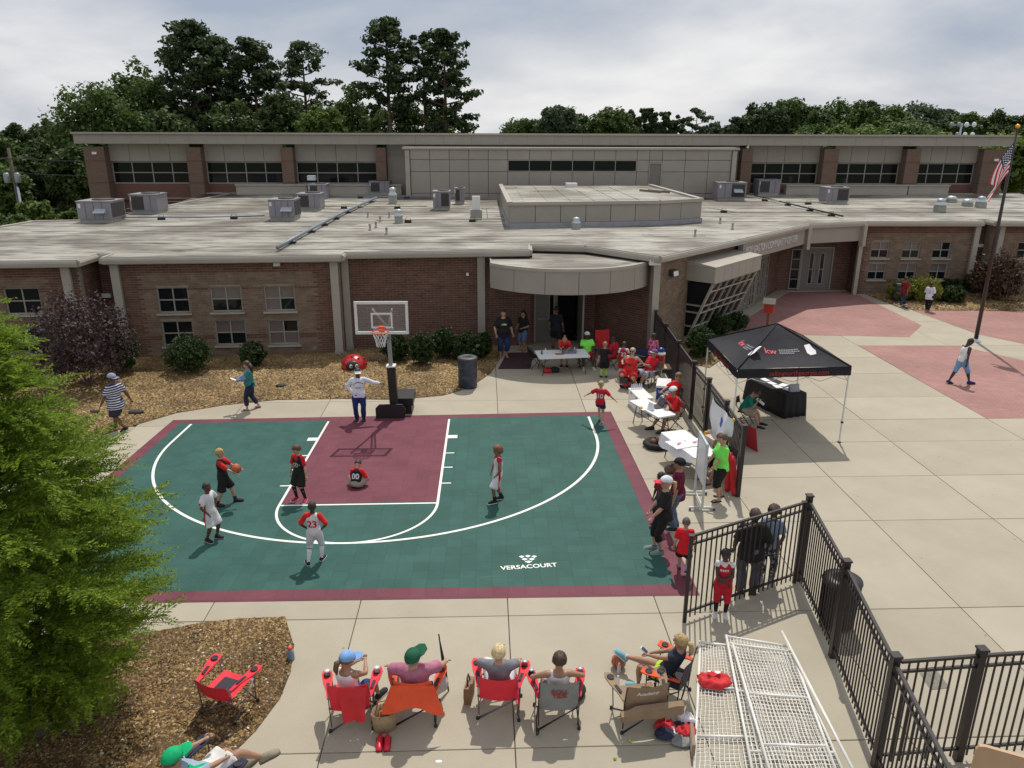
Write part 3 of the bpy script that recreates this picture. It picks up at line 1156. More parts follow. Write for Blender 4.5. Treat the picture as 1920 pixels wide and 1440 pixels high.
for k in range(6):
 pn = MB()
 rg = []
 for i in range(7):
  t = (k + i / 6 * .985 + .0075) / 6
  rg.append([cpt(t, 0, cz0), cpt(t, .05, cz0), cpt(t, .05, cz1), cpt(t, 0, cz1)])
 pn.rings(rg, smooth=False)
 pn.build('fascia_panel', m_panel, ca)
ed = MB()
ed.rings([[cpt(i / n_, -.06, cz1 + .003), cpt(i / n_, .08, cz1 + .003), cpt(i / n_, .08, cz1 + .12), cpt(i / n_, -.06, cz1 + .12)] for i in range(n_ + 1)], smooth=False)
ed.build('roof_edge', m_trim, ca)
for t, q in ((0, Vector((3.2, 8.3, 0))), (1, Vector((9.5, 7.25, 0)))):
 sp = MB()
 p = cpt(t)
 sp.bar((p.x, p.y, (cz0 + cz1) / 2 + .06), (q.x, q.y, (cz0 + cz1) / 2 + .06), .05, cz1 - cz0 + .12)
 sp.build('fascia_panel', m_panel, ca)
# --- slanted bay of windows on the diagonal
BA, BB = C0, (14.42, 12.32)
_, MB_, lb = brick_wall('diagonal_wall', BA, BB, 0, EZ, (), (0, 12, 5), ())
bay = MB()
u0, u1 = 2.6, 6.75
zt, zb_ = 2.62, .28
dt, db = 1.15, .22
def bp_(u, f, z):
 return M_b @ Vector((u, -(db + (dt - db) * f), z))
M_b = MB_
uL0, uL1 = u0, u1
fr_ = MB()
cols, rws = 6, [0, .12, .42, .58, .86, 1.0]
rows_z = [0.0, .19, .45, .58, .85, 1.0]
def fz(f):
 return zb_ + (zt - zb_) * f
for i in range(cols + 1):
 u = u0 + (u1 - u0) * i / cols
 fr_.bar(bp_(u, 0, fz(0)), bp_(u, 1, fz(1)), .05 if 0 < i < cols else .13, .08)
for f in rows_z:
 fr_.bar(bp_(u0 + .08, f, fz(f)), bp_(u1 - .08, f, fz(f)), .078, .05)
bo = fr_.build('window_bay', m_frame, bld)
for i in range(cols):
 for j in range(len(rows_z) - 1):
  ua, ub = u0 + (u1 - u0) * i / cols + .03, u0 + (u1 - u0) * (i + 1) / cols - .03
  fa, fb = rows_z[j], rows_z[j + 1]
  pn = MB()
  ins_ = M_b.to_3x3() @ Vector((0, .03, 0))
  pn.quad(bp_(ua, fa, fz(fa)) + ins_, bp_(ub, fa, fz(fa)) + ins_, bp_(ub, fb, fz(fb)) + ins_, bp_(ua, fb, fz(fb)) + ins_)
  pn.build('pane', m_glass, bo)
for u, s_ in ((u0, 1), (u1, -1)):
 for k in range(4):
  fa, fb = rows_z[k] if k else 0, (rows_z[k + 1] if k < 3 else 1)
  pn = MB()
  uu = u + .02 * s_
  pn.quad(M_b @ Vector((uu, -.02, fz(fa) + .03)), M_b @ Vector((uu, -(db + (dt - db) * fa), fz(fa) + .03)), M_b @ Vector((uu, -(db + (dt - db) * fb), fz(fb) - .03)), M_b @ Vector((uu, -.02, fz(fb) - .03)))
  pn.build('side_pane', m_glass, bo)
 sb = MB()
 for f in rows_z[1:4]:
  sb = MB()
  sb.bar(M_b @ Vector((u, -.02, fz(f))), M_b @ Vector((u, -(db + (dt - db) * f), fz(f))), .06, .06)
  sb.build('side_bar', m_frame, bo)
fl = MB()
fl.box(((u0 + u1) / 2, -.1, zb_ - .2), (u1 - u0, .24, .32), 0, M=M_b)
fl.build('bay_base', m_frame, bo)
hd = MB()
hd.box(((u0 + u1) / 2 + .0, -(dt + .12) / 2, zt + .35), (u1 - u0 + .3, dt + .12, .62), 0, M=M_b)
hd.build('bay_head', m_panel, bo)
ht_ = MB()
ht_.add([M_b @ Vector(p) for p in [(u0 - .17, -.015, zt + .86), (u1 + .17, -.015, zt + .86), (u1 + .17, -(dt + .14), zt + .70), (u0 - .17, -(dt + .14), zt + .70),
         (u0 - .17, -.015, zt + .665), (u1 + .17, -.015, zt + .665), (u1 + .17, -(dt + .14), zt + .665), (u0 - .17, -(dt + .14), zt + .665)]],
  [(0, 3, 2, 1), (4, 5, 6, 7), (0, 1, 5, 4), (1, 2, 6, 5), (2, 3, 7, 6), (3, 0, 4, 7)])
ht_.build('bay_flashing', m_trim, bo)
for i in range(1, 6):
 jn = MB()
 u = u0 + (u1 - u0) * i / 6
 jn.box((u, -(dt + .121), zt + .35), (.012, .006, .6), 0, M=M_b)
 jn.build('panel_joint', m_soffit, bo)
# --- main entrance: recessed doors, sign band, piers
SA, SB = (14.42, 12.32), (19.62, 17.75)
MS, ls = wall_frame((14.35, 11.6), (19.67, 17.42))
sg = MB()
sg.box((ls / 2 + .12, .12, 3.39), (ls - .2, .24, .84), 0, M=MS)
sgo = sg.build('sign_band', m_panel, bld)
m_letter = mat('white_sign_letter', (.62, .60, .58), .5, .04, 5)
sl_ = text_mesh('sign_lettering', 'ROY GASTON COMMUNITY CENTER', .50, m_letter, sgo, extrude=.03, sx=.92)
sl_.data.transform(Matrix.Scale(6.05 / max(sl_.dimensions.x, .1), 4, (1, 0, 0)))
sl_.matrix_local = MS @ Matrix.Translation((3.45, -.035, 3.38)) @ Matrix.Rotation(PI / 2, 4, 'X')
MS2, ls2 = wall_frame((19.67, 17.42), (23.2, 18.55))
s2 = MB()
s2.box((ls2 / 2, .12, 3.39), (ls2, .24, .84), 0, M=MS2)
s2.build('entrance_band', m_panel, bld)
for u, M_, zz in ((-.02, MS2, 3.37), (ls2 - .1, MS2, 3.37)):
 pf = MB()
 pf.box((u, -.12, zz - .1), (.2, .3, 1.15), 0, M=M_)
 pf.build('band_end', m_trim, bld)
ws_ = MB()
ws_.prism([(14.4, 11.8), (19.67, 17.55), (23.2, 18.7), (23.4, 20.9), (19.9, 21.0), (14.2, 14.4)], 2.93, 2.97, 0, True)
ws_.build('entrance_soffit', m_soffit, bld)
def double_door(M, u, w, h, lights=2, name='entrance_door'):
 f = MB()
 f.box((u + w / 2, -.02, h + .04), (w + .16, .12, .08), 0, M=M).box((u - .04, -.02, h / 2), (.08, .12, h), 0, M=M).box((u + w + .04, -.02, h / 2), (.08, .12, h), 0, M=M)
 fo = f.build('door_frame', m_frame, bld)
 for k in range(2):
  lf = MB()
  lf.box((u + w * (k + .5) / 2, 0, h / 2), (w / 2 - .015, .05, h - .02), 0, M=M)
  lo = lf.build(name, m_door, fo)
  uc = u + w * (k + .5) / 2 + (.12 if k == 0 else -.12)
  gl = MB()
  gl.box((uc, -.032, h * .52), (.17, .02, h * .72), 0, M=M)
  gl.build('door_window', m_glass, fo)
  rim = MB()
  for dx in (-.11, .11):
   rim.box((uc + dx, -.035, h * .52), (.04, .03, h * .72 + .08), 0, M=M)
  for zz in (h * .16 - .02, h * .88 + .02, h * .5):
   rim.box((uc, -.037, zz), (.18, .03, .04), 0, M=M)
  rim.build('door_window_frame', m_trim, fo)
  hd_ = MB()
  hd_.box((u + w / 2 + (-.1 if k == 0 else .1), -.07, h * .45), (.03, .05, .35), 0, M=M)
  hd_.build('door_handle', m_grey_metal, fo)
def side_lights(M, u, w, h, rows=4):
 window(M, u, u + w, .05, h, 1, rows, sill=False, fw=.05, depth=-.02)
EA, EB = (14.75, 13.35), (19.35, 20.0)
ME, le = wall_frame(EA, EB)
brick_wall('entrance_side_wall', EA, EB, 0, 2.95)
for u in (.35, 3.15):
 double_door(ME, u + .45, 1.75, 2.3)
 side_lights(ME, u - .05, .42, 2.3)
 side_lights(ME, u + 2.28, .42, 2.3)
FA, FB = (19.3, 20.25), (23.45, 20.05)
MF, lf_ = wall_frame(FA, FB)
brick_wall('entrance_front_wall', FA, FB, 0, 2.95)
r_ = fix_px(FA, FB, [(1502, 464, 1557, 540), (1481, 466, 1499, 540)])
double_door(MF, r_[0][0], r_[0][1] - r_[0][0], 2.35)
side_lights(MF, r_[1][0], r_[1][1] - r_[1][0], 2.3)
pr = brick_wall('entrance_pier', (18.75, 19.3), (19.35, 20.0), 0, 2.93, thick=.5)
brick_wall('entrance_return_wall', (23.4, 20.05), (23.42, 18.95), 0, 2.95)
stp = MB()
stp.prism([(15.0, 13.2), (15.35, 13.0), (19.9, 19.55), (23.3, 19.7), (23.3, 20.0), (19.4, 20.0)], 0, .035)
stp.build('door_threshold', m_conc, bld)
# --- right wing
RA, RB = (23.35, 18.95), (29.55, 18.72)
wr = uniform(fix_px(RA, RB, [(1635, 454, 1666, 483), (1694, 455, 1724, 483), (1751, 455, 1781, 483), (1629, 495, 1659, 524), (1686, 495, 1716, 524), (1744, 495, 1774, 524)]), .98, .9)
_, M5, _ = brick_wall('right_wing_wall', RA, RB, 0, EZ, wr, (0.3, 5.9, 3.32), ((.62, .8),))
for k, r in enumerate(wr):
 window(M5, *r, blind=((0, 1), (1, 1)) if k != 2 else ((0, 1),))
brick_wall('right_recess_wall', (29.5, 19.6), (30.6, 19.6), 0, EZ)
QA, QB = (30.45, 18.85), (41, 18.6)
wq = uniform(fix_px(QA, QB, [(1909, 455, 1940, 484), (1904, 497, 1935, 526)]), .98, .9)
_, M6, _ = brick_wall('far_right_wall', QA, QB, 0, EZ, wq, (.4, 9, 3.32), ((.62, .8),))
for r in wq:
 window(M6, *r)
# --- roof and gutters
eave = [(-26, 4.95), (-11.69, 5.91), (-11.69, 7.45), (-11.08, 7.45), (-11.05, 6.5), (-2.46, 7.05), (-2.46, 7.72), (4.75, 8.33), (4.83, 9.8),
  (7.15, 9.4), (9.59, 6.58), (14.55, 11.80), (14.50, 11.72), (19.67, 17.36), (23.3, 18.55), (29.5, 18.38), (29.5, 19.3), (30.25, 19.3), (30.25, 18.4), (42, 18.2)]
eave[12] = (14.62, 11.88)
rb = [on_roof(*q) for q in [(450, 361), (310, 388), (195, 414), (65, 416), (0, 427)]]
backl = [(42, 33.9), (-16.5, 33.9)] + [(p.x, p.y) for p in rb] + [(-26, 15.5)]
roofp = eave + backl
from mathutils.geometry import tessellate_polygon
fr_poly, bk_poly = clip_poly(roofp, (0, -1), -18.0), clip_poly(roofp, (0, 1), 18.0)
rv_, rf_ = [], []
for P_ in (fr_poly, bk_poly):
 o_ = len(rv_)
 pv = [Vector((p[0], p[1], roof_z(p[0], p[1]) + 0.02)) for p in P_]
 rv_ += pv
 for t3 in tessellate_polygon([[Vector((p[0], p[1], 0)) for p in P_]]):
  q = [pv[i] for i in t3]
  ar = (q[1] - q[0]).cross(q[2] - q[0]).z
  if abs(ar) > 1e-5:
   rf_.append([o_ + i for i in (t3 if ar > 0 else t3[::-1])])
me = bpy.data.meshes.new('roof')
me.from_pydata(rv_, [], rf_)
me.update()
me.materials.append(m_roof)
roof_o = link('roof', me, bld)
sk = MB()
for k in range(len(backl) - 1):
 a, b2 = backl[k], backl[k + 1]
 za, zb2 = roof_z(*a), roof_z(*b2)
 sk.bar((a[0], a[1], za - .05), (b2[0], b2[1], zb2 - .05), .22, .24)
sk.build('roof_edge', m_trim, roof_o)
sd_ = MB()
for k in range(2, len(backl) - 1):
 a, b2 = backl[k], backl[k + 1]
 sd_.quad((a[0], a[1], -.1), (b2[0], b2[1], -.1), (b2[0], b2[1], 3.9), (a[0], a[1], 3.9))
sd_.build('side_wall', m_brick_red, bld)
for k in range(12):
 yy = 8.6 + k * 2.0
 x0 = -18 if yy > 12 else (-15.5 if yy > 9 else -10.5)
 x1 = 36 if yy > 19.5 else (18.5 if yy > 16.5 else (13 if yy > 11.6 else 3.8))
 se = MB()
 se.box(((x0 + x1) / 2, yy, roof_z(0, yy) + .026), (x1 - x0, .10, .012))
 se.build('roof_seam', m_roof, roof_o)
for k in range(len(eave) - 1):
 a, b2 = Vector((*eave[k], 3.87)), Vector((*eave[k + 1], 3.87))
 gt = MB()
 d = (b2 - a).normalized()
 n = Vector((d.y, -d.x, 0))
 prof = [(-.03, .13), (.04, .14), (.05, .10), (.11, .10), (.14, .02), (.13, -.10), (.0, -.12), (-.03, -.10)]
 ea, eb = a - d * .02, b2 + d * .02
 gt.rings([[ea + n * u + Vector((0, 0, z)) for u, z in prof], [eb + n * u + Vector((0, 0, z)) for u, z in prof]], smooth=False)
 gt.build('gutter', m_trim, bld)
 ss = MB()
 ss.bar(a - n * .16 + Vector((0, 0, -.13)), b2 - n * .16 + Vector((0, 0, -.13)), .36, .03)
 ss.build('eave_soffit', m_trim, bld)
def downspout(px, py, a, b, w=.3):
 p = on_line(px, py, a, b)
 M, _ = wall_frame(a, b)
 u = (M.inverted() @ Vector((p.x, p.y, 0))).x
 d = MB()
 d.box((u, -.09, 1.87), (w, .16, 3.74), 0, M=M)
 o = d.build('downspout', m_trim, bld)
 s_ = MB()
 s_.box((u, -.1, .12), (w + .06, .2, .16), 0, M=M)
 s_.build('downspout_shoe', m_grey_metal, o)
downspout(136, 570, WA, WB)
downspout(227, 570, MA, MBp)
downspout(632, 580, MA, MBp)
downspout(650, 560, NA, NB)
downspout(902, 560, NA, NB)
downspout(1822, 480, RA, RB, .28)
downspout(1869, 470, QA, QB, .28)
cp = MB()
cp.box((C0[0] - .02, C0[1] - .12, 1.88), (.26, .2, 3.74), rz=R(3))
cp.build('downspout', m_trim, bld)
ep = MB()
ep.box((23.25, 18.75, 1.45), (.2, .2, 2.9))
ep.build('entrance_post', m_trim, bld)
def fixture(name, px, py, a, b, size, m, out=.1, lens=None):
 p = on_line(px, py, a, b)
 M, _ = wall_frame(a, b)
 q = M.inverted() @ p
 f = MB()
 f.box((q.x, -size[1] / 2 - .015, q.z), size, 0, M=M)
 o = f.build(name, m, bld)
 if lens:
  g_ = MB()
  g_.add([M @ Vector(v) for v in [(q.x - size[0] * .45, -size[1] - .016, q.z + size[2] * .3), (q.x + size[0] * .45, -size[1] - .016, q.z + size[2] * .3),
          (q.x + size[0] * .45, -size[1] - .05, q.z - size[2] * .4), (q.x - size[0] * .45, -size[1] - .05, q.z - size[2] * .4)]], [(0, 3, 2, 1)])
  g_.build('lens', lens, o)
 return o
fixture('wall_light', 520, 492, MA, MBp, (.26, .16, .26), m_trim, lens=mat('lamp_lens', (.55, .58, .5), .3, .05, 3))
fixture('wall_light', 198, 553, (-11.95, 7.75), (-10.8, 7.8), (.5, .14, .16), m_white_metal)
fixture('security_camera', 876, 513, NA, NB, (.1, .2, .1), m_white_metal)
fixture('wall_light', 1258, 511, BA, BB, (.42, .2, .26), mat('dark_lamp', (.05, .05, .05), .4), lens=m_white_metal)
fixture('camera_box', 1226, 490, (9.0, 7.0), (9.9, 7.0), (.42, .26, .22), m_white_metal)
fixture('wall_light', 1834, 460, (29.5, 19.6), (30.6, 19.6), (.4, .14, .16), m_white_metal)
fixture('wall_vent', 590, 652, MA, MBp, (.18, .03, .16), m_soffit)
# ================================================================== GYM HALL behind
GY = 34.0
gym = thing('gymnasium_building', 'tall long gymnasium with brick piers, beige panels and dark ribbon windows', 'building')
m_gbrick, nt_, b_ = nodes_of('gym_brown_brick')
def far_brick(name, c1, c2, mo):
 m, nt, b = nodes_of(name)
 ln = nt.links.new
 tc = nt.nodes.new('ShaderNodeTexCoord')
 mp = nt.nodes.new('ShaderNodeMapping')
 mp.inputs['Rotation'].default_value = (R(90), 0, 0)
 ln(tc.outputs['Object'], mp.inputs[0])
 br = nt.nodes.new('ShaderNodeTexBrick')
 br.inputs['Scale'].default_value = 1
 br.inputs['Brick Width'].default_value = .3
 br.inputs['Row Height'].default_value = .0925
 br.inputs['Mortar Size'].default_value = .006
 br.inputs['Color1'].default_value = (*c1, 1)
 br.inputs['Color2'].default_value = (*c2, 1)
 br.inputs['Mortar'].default_value = (*mo, 1)
 ln(mp.outputs[0], br.inputs['Vector'])
 ln(br.outputs['Color'], b.inputs['Base Color'])
 b.inputs['Roughness'].default_value = .85
 return m
m_gb1 = far_brick('far_tan_brick', (.145, .092, .066), (.175, .112, .082), (.15, .12, .095))
m_gb2 = far_brick('far_red_brick', (.135, .060, .044), (.165, .075, .055), (.15, .11, .085))
def gx_(px, py):
 return on_y(px, py, GY).x
ztop = 8.15
def gz(px, py):
 return on_y(px, py, GY).z
XL, XR = gx_(170, 300), gx_(1872, 300)
fz0, fz1 = 7.62, 8.25
fa_ = MB()
fa_.box(((XL + XR) / 2, GY - .32, (fz0 + fz1) / 2), (XR - XL + 1.2, .7, fz1 - fz0))
fao = fa_.build('roof_fascia', m_panel, gym)
cp_ = MB()
cp_.box(((XL + XR) / 2, GY - .36, fz1 + .06), (XR - XL + 1.4, .9, .12))
cp_.build('coping', m_trim, fao)
nfj = 34
for k in range(1, nfj):
 j_ = MB()
 j_.box((XL - .6 + (XR - XL + 1.2) * k / nfj, GY - .672, (fz0 + fz1) / 2), (.018, .008, fz1 - fz0))
 j_.build('panel_joint', m_soffit, fao)
gr = MB()
gr.box(((XL + XR) / 2, GY + 14, 8.0), (XR - XL + .4, 27.6, .2))
gr.build('gym_roof', m_roof, gym)
bw = MB()
bw.box(((XL + XR) / 2, GY + .9, 3.7), (XR - XL, .5, 7.4)).box((XL + .3, GY + 14, 3.7), (.5, 26, 7.4)).box((XR - .3, GY + 14, 3.7), (.5, 26, 7.4))
bw.build('gym_wall', m_gb2, gym)
piers = [(168, 206), (357, 384), (532, 554), (707, 726), (1385, 1405), (1537, 1564), (1690, 1716), (1832, 1874)]
px_ = [(gx_(a, 320), gx_(b, 320)) for a, b in piers]
for k, (a, b2) in enumerate(px_):
 p = MB()
 p.box(((a + b2) / 2, GY + .1, 3.7), (b2 - a, 1.1, 7.4))
 po = p.build('brick_pier', m_gb1, gym)
 for zz in (5.05, 6.5):
  bd = MB()
  bd.box(((a + b2) / 2, GY + .1, zz), (b2 - a + .03, 1.13, .09))
  bd.build('pier_band', m_gb2, po)
wz0, wz1 = 4.93, 6.42
for k in (0, 1, 2, 4, 5, 6):
 a, b2 = px_[k][1], px_[k + 1][0]
 n = 4
 for i in range(n):
  u = MB()
  w = (b2 - a) / n
  u.box((a + w * (i + .5), GY + .42, (wz1 + fz0) / 2 + .02), (w - .025, .3, fz0 - wz1 - .0))
  u.build('wall_panel', m_panel, gym)
 W = b2 - a
 Mg = Matrix.Translation((0, GY + .42, 0))
 window(Mg, a, b2, wz0, wz1, 4, 2, sill=False, parent=gym, fw=.075, depth=.05)
 bs = MB()
 bs.box(((a + b2) / 2, GY + .5, wz0 - .55), (W, .3, 1.1))
 bs.build('brick_apron', m_gb2, gym)
ma, mb2 = px_[3][1], px_[4][0]
for k in range(20):
 w = (mb2 - ma) / 20
 u = MB()
 u.box((ma + w * (k + .5), GY + .42, 5.3), (w - .025, .3, 3.0))
 u.build('wall_panel', m_panel, gym)
strips = [(774, 882), (897, 1055), (1071, 1226), (1240, 1341)]
for a, b2 in strips:
 window(Matrix.Translation((0, GY + .2, 0)), gx_(a, 266), gx_(b2, 266), 7.02, 7.56, 6, 1, sill=False, parent=gym, fw=.06, depth=.05)
upn = MB()
upn.box(((ma + mb2) / 2, GY + .45, 7.2), (mb2 - ma, .3, .8))
upn.build('wall_panel', m_panel, gym)
for px, py in ((177, 287), (1868, 300)):
 lt2 = MB()
 q = on_y(px, py, GY - .5)
 lt2.box((q.x, GY - .5, q.z), (.3, .14, .16))
 lt2.build('wall_light', m_white_metal, gym)
for a, b2, h in ((450, 580, .38), (582, 755, .3), (1466, 1538, .3), (1540, 1690, .36), (1692, 1766, .4)):
 f = MB()
 xa, xb = gx_(a, 360), gx_(b2, 360)
 f.box(((xa + xb) / 2, GY - .55, roof_z(0, 33.5) + .32), (xb - xa, .5, .6)).box(((xa + xb) / 2, GY - .58, roof_z(0, 33.5) + .66), (xb - xa + .1, .6, .1))
 f.build('base_flashing', m_trim, gym)
# --- stage block in the middle of the roof
BY = 31.2
blk = thing('clerestory_block', 'pale panelled block on the roof with six dark windows and a grey door', 'building')
xa, xb = on_y(759, 300, BY).x, on_y(1381, 300, BY).x
bz0, bz1 = 3.9, on_y(1070, 277, BY).z
cw_, ch_ = (xb - xa) / 15.0, (bz1 - .2 - bz0) / 3.55
bb = MB()
bb.box(((xa + xb) / 2, BY + 1.5, (bz0 + bz1) / 2 - .15), (xb - xa - .1, 2.6, bz1 - bz0 - .3))
bb.build('block_core', m_soffit, blk)
tp = MB()
tp.box(((xa + xb) / 2, BY + 1.4, bz1 - .06), (xb - xa + .3, 3.0, .14))
tp.build('coping', m_trim, blk)
wx0, wx1 = on_y(952, 311, BY).x, on_y(1194, 311, BY).x
wzz0, wzz1 = on_y(1070, 322, BY).z, on_y(1070, 300, BY).z
dx0, dx1 = on_y(1216, 330, BY).x, on_y(1240, 330, BY).x
dz1 = on_y(1228, 307, BY).z
zr = [bz0, wzz0 - 1.42, wzz0, wzz1, bz1 - .13]
cols_x = [xa + .35]
xs_ = [xa + .35 + k * (wx0 - xa - .35) / 5 for k in range(6)] + [wx0 + (wx1 - wx0) * k / 6 for k in range(1, 7)] + [dx0, dx1] + [dx1 + (xb - .35 - dx1) * k / 3 for k in (1, 2, 3)]
for i in range(len(xs_) - 1):
 for j in range(4):
  x0, x1, z0, z1 = xs_[i], xs_[i + 1], zr[j], zr[j + 1]
  if j == 2 and 5 <= i < 11:
   continue
  if i == 12 and z0 < dz1 - .1:
   if z1 <= dz1:
    continue
   z0 = max(z0, dz1 + .05)
  p = MB()
  p.box(((x0 + x1) / 2, BY + .1, (z0 + z1) / 2), (x1 - x0 - .03, .2, z1 - z0 - .03))
  p.build('wall_panel', m_panel, blk)
for x in (xa + .17, xb - .17):
 p = MB()
 p.box((x, BY + .05, (bz0 + bz1) / 2 - .1), (.3, .32, bz1 - bz0 - .2))
 p.build('corner_trim', m_trim, blk)
window(Matrix.Translation((0, BY, 0)), wx0, wx1, wzz0, wzz1, 6, 1, sill=False, parent=blk, fw=.05, depth=.05)
d_ = MB()
d_.box(((dx0 + dx1) / 2, BY + .06, (bz0 + dz1) / 2), (dx1 - dx0 - .1, .12, dz1 - bz0))
dd = d_.build('door', m_door, blk)
df = MB()
df.box((dx0 + .03, BY + .04, (bz0 + dz1) / 2), (.06, .18, dz1 - bz0)).box((dx1 - .03, BY + .04, (bz0 + dz1) / 2), (.06, .18, dz1 - bz0)).box(((dx0 + dx1) / 2, BY + .04, dz1 + .03), (dx1 - dx0, .18, .06))
df.build('door_frame', m_frame, blk)
dh = MB()
dh.box((dx1 - .2, BY - .03, bz0 + 1.3), (.06, .08, .1))
dh.build('handle', m_grey_metal, dd)
# --- low monitor roof in front of the block
mon = thing('roof_monitor', 'low raised roof box with beige panelled sides in the middle of the flat roof', 'roof box')
mp_ = [on_roof(955, 428), on_roof(1235, 423), on_roof(1312, 417)]
mz = 5.12
p0, p1_, p2_ = [(p.x, p.y) for p in mp_]
poly = [p0, p1_, p2_, (p2_[0] - .3, 30.3), (p0[0] - .15, 30.3)]
mt = MB()
ins_ = [(p[0], p[1]) for p in poly]
mt.prism([(p[0] * .995 + .035, p[1] + .08) for p in poly], 3.95, mz - .1)
mt.build('monitor_core', m_soffit, mon)
mr_ = MB()
mr_.prism(poly, mz - .1, mz - .02, 0)
mr_.build('monitor_roof', m_roof, mon)
for k, (a, b2) in enumerate(((p0, p1_), (p1_, p2_), (poly[4], p0), (p2_, poly[3]))):
 M, l = wall_frame(a, b2)
 n = max(1, int(round(l / 1.33)))
 for i in range(n):
  w = l / n
  p = MB()
  p.box((w * (i + .5), .02, 4.62), (w - .03, .1, .82), 0, M=M)
  p.build('wall_panel', m_panel, mon)
 c = MB()
 c.box((l / 2, .02, mz + .0), (l + .1, .26, .16), 0, M=M)
 c.build('coping', m_trim, mon)
 f = MB()
 f.box((l / 2, -.03, 4.07), (l + .06, .16, .26), 0, M=M)
 f.build('base_flashing', m_grey_metal, mon)
for k, px in enumerate((985, 1030, 1075, 1120, 1165, 1210)):
 a = at(px, 379, mz)
 st = MB()
 st.box((a.x, (a.y + 30) / 2, mz - .01), (.09, 30 - a.y - .6, .02))
 st.build('roof_seam', m_roof, mon)
hs_ = MB()
q = at(1068, 348, mz)
hs_.box((q.x, q.y - 1, mz + .1), (.7, .7, .25))
hs_.build('roof_hatch', m_white_metal, mon)
rk = MB()
q = at(1200, 358, mz)
for dx in (0, .5):
 rk.bar((q.x + dx, q.y, mz + .05), (q.x + dx + .9, q.y - 1.6, mz + .05), .12, .1)
rk.build('timber_sleeper', mat('weathered_timber', (.16, .13, .1), .9), mon)
# ================================================================== TREES AND SHRUBS
m_bark = mat('grey_brown_bark', (0.10, 0.075, 0.055), .9, .3, 8, .5, 30)
m_bark_pine = mat('pine_bark', (0.13, 0.085, 0.06), .9, .3, 6, .5, 25)
LM = {
 'dark': leaf_mat('dark_broad_leaf', (.032, .056, .017), (.098, .145, .040)),
 'mid': leaf_mat('mid_broad_leaf', (.045, .08, .02), (.125, .19, .046)),
 'light': leaf_mat('light_broad_leaf', (.06, .10, .018), (.15, .22, .048)),
 'lime': leaf_mat('lime_leaf', (.11, .16, .025), (.23, .29, .06)),
 'pine': leaf_mat('pine_needle_tuft', (.028, .052, .020), (.088, .130, .048), trans=.3),
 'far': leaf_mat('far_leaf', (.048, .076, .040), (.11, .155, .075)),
 'box': leaf_mat('clipped_shrub_leaf', (.012, .028, .008), (.045, .082, .018), trans=.2),
 'gold': leaf_mat('golden_shrub_leaf', (.12, .14, .018), (.30, .31, .05)),
 'purple': leaf_mat('purple_leaf', (.026, .017, .018), (.095, .062, .062), trans=.15),
 'brown': leaf_mat('bronze_leaf', (.035, .022, .014), (.12, .075, .045), trans=.2),
 'cypress': leaf_mat('cypress_frond', (.10, .17, .016), (.29, .41, .045), trans=.5),
}
def leaf_quads(cent, rad, n, size, flat=1.0, up=.35, aspect=.62):
 """n leaves per clump scattered near clump surfaces; returns (m, 4, 3)"""
 cent = np.asarray(cent, float)
 rad = np.asarray(rad, float)
 m = len(cent) * n
 C_ = np.repeat(cent, n, 0)
 Rr = np.repeat(rad, n)
 d = rng.normal(size=(m, 3))
 d /= np.linalg.norm(d, axis=1)[:, None]
 r = Rr * rng.uniform(.45, 1.05, m)
 P = C_ + d * r[:, None] * np.array([1, 1, flat])
 nrm = d * .6 + rng.normal(size=(m, 3)) * .55 + np.array([0, 0, up])
 nrm /= np.linalg.norm(nrm, axis=1)[:, None]
 t = rng.normal(size=(m, 3))
 a = np.cross(nrm, t)
 a /= np.linalg.norm(a, axis=1)[:, None] + 1e-9
 b = np.cross(nrm, a)
 s = size * rng.uniform(.6, 1.35, m)[:, None]
 a, b = a * s * .5, b * s * .5 * aspect
 return np.stack([P - a, P - b, P + a, P + b], 1)
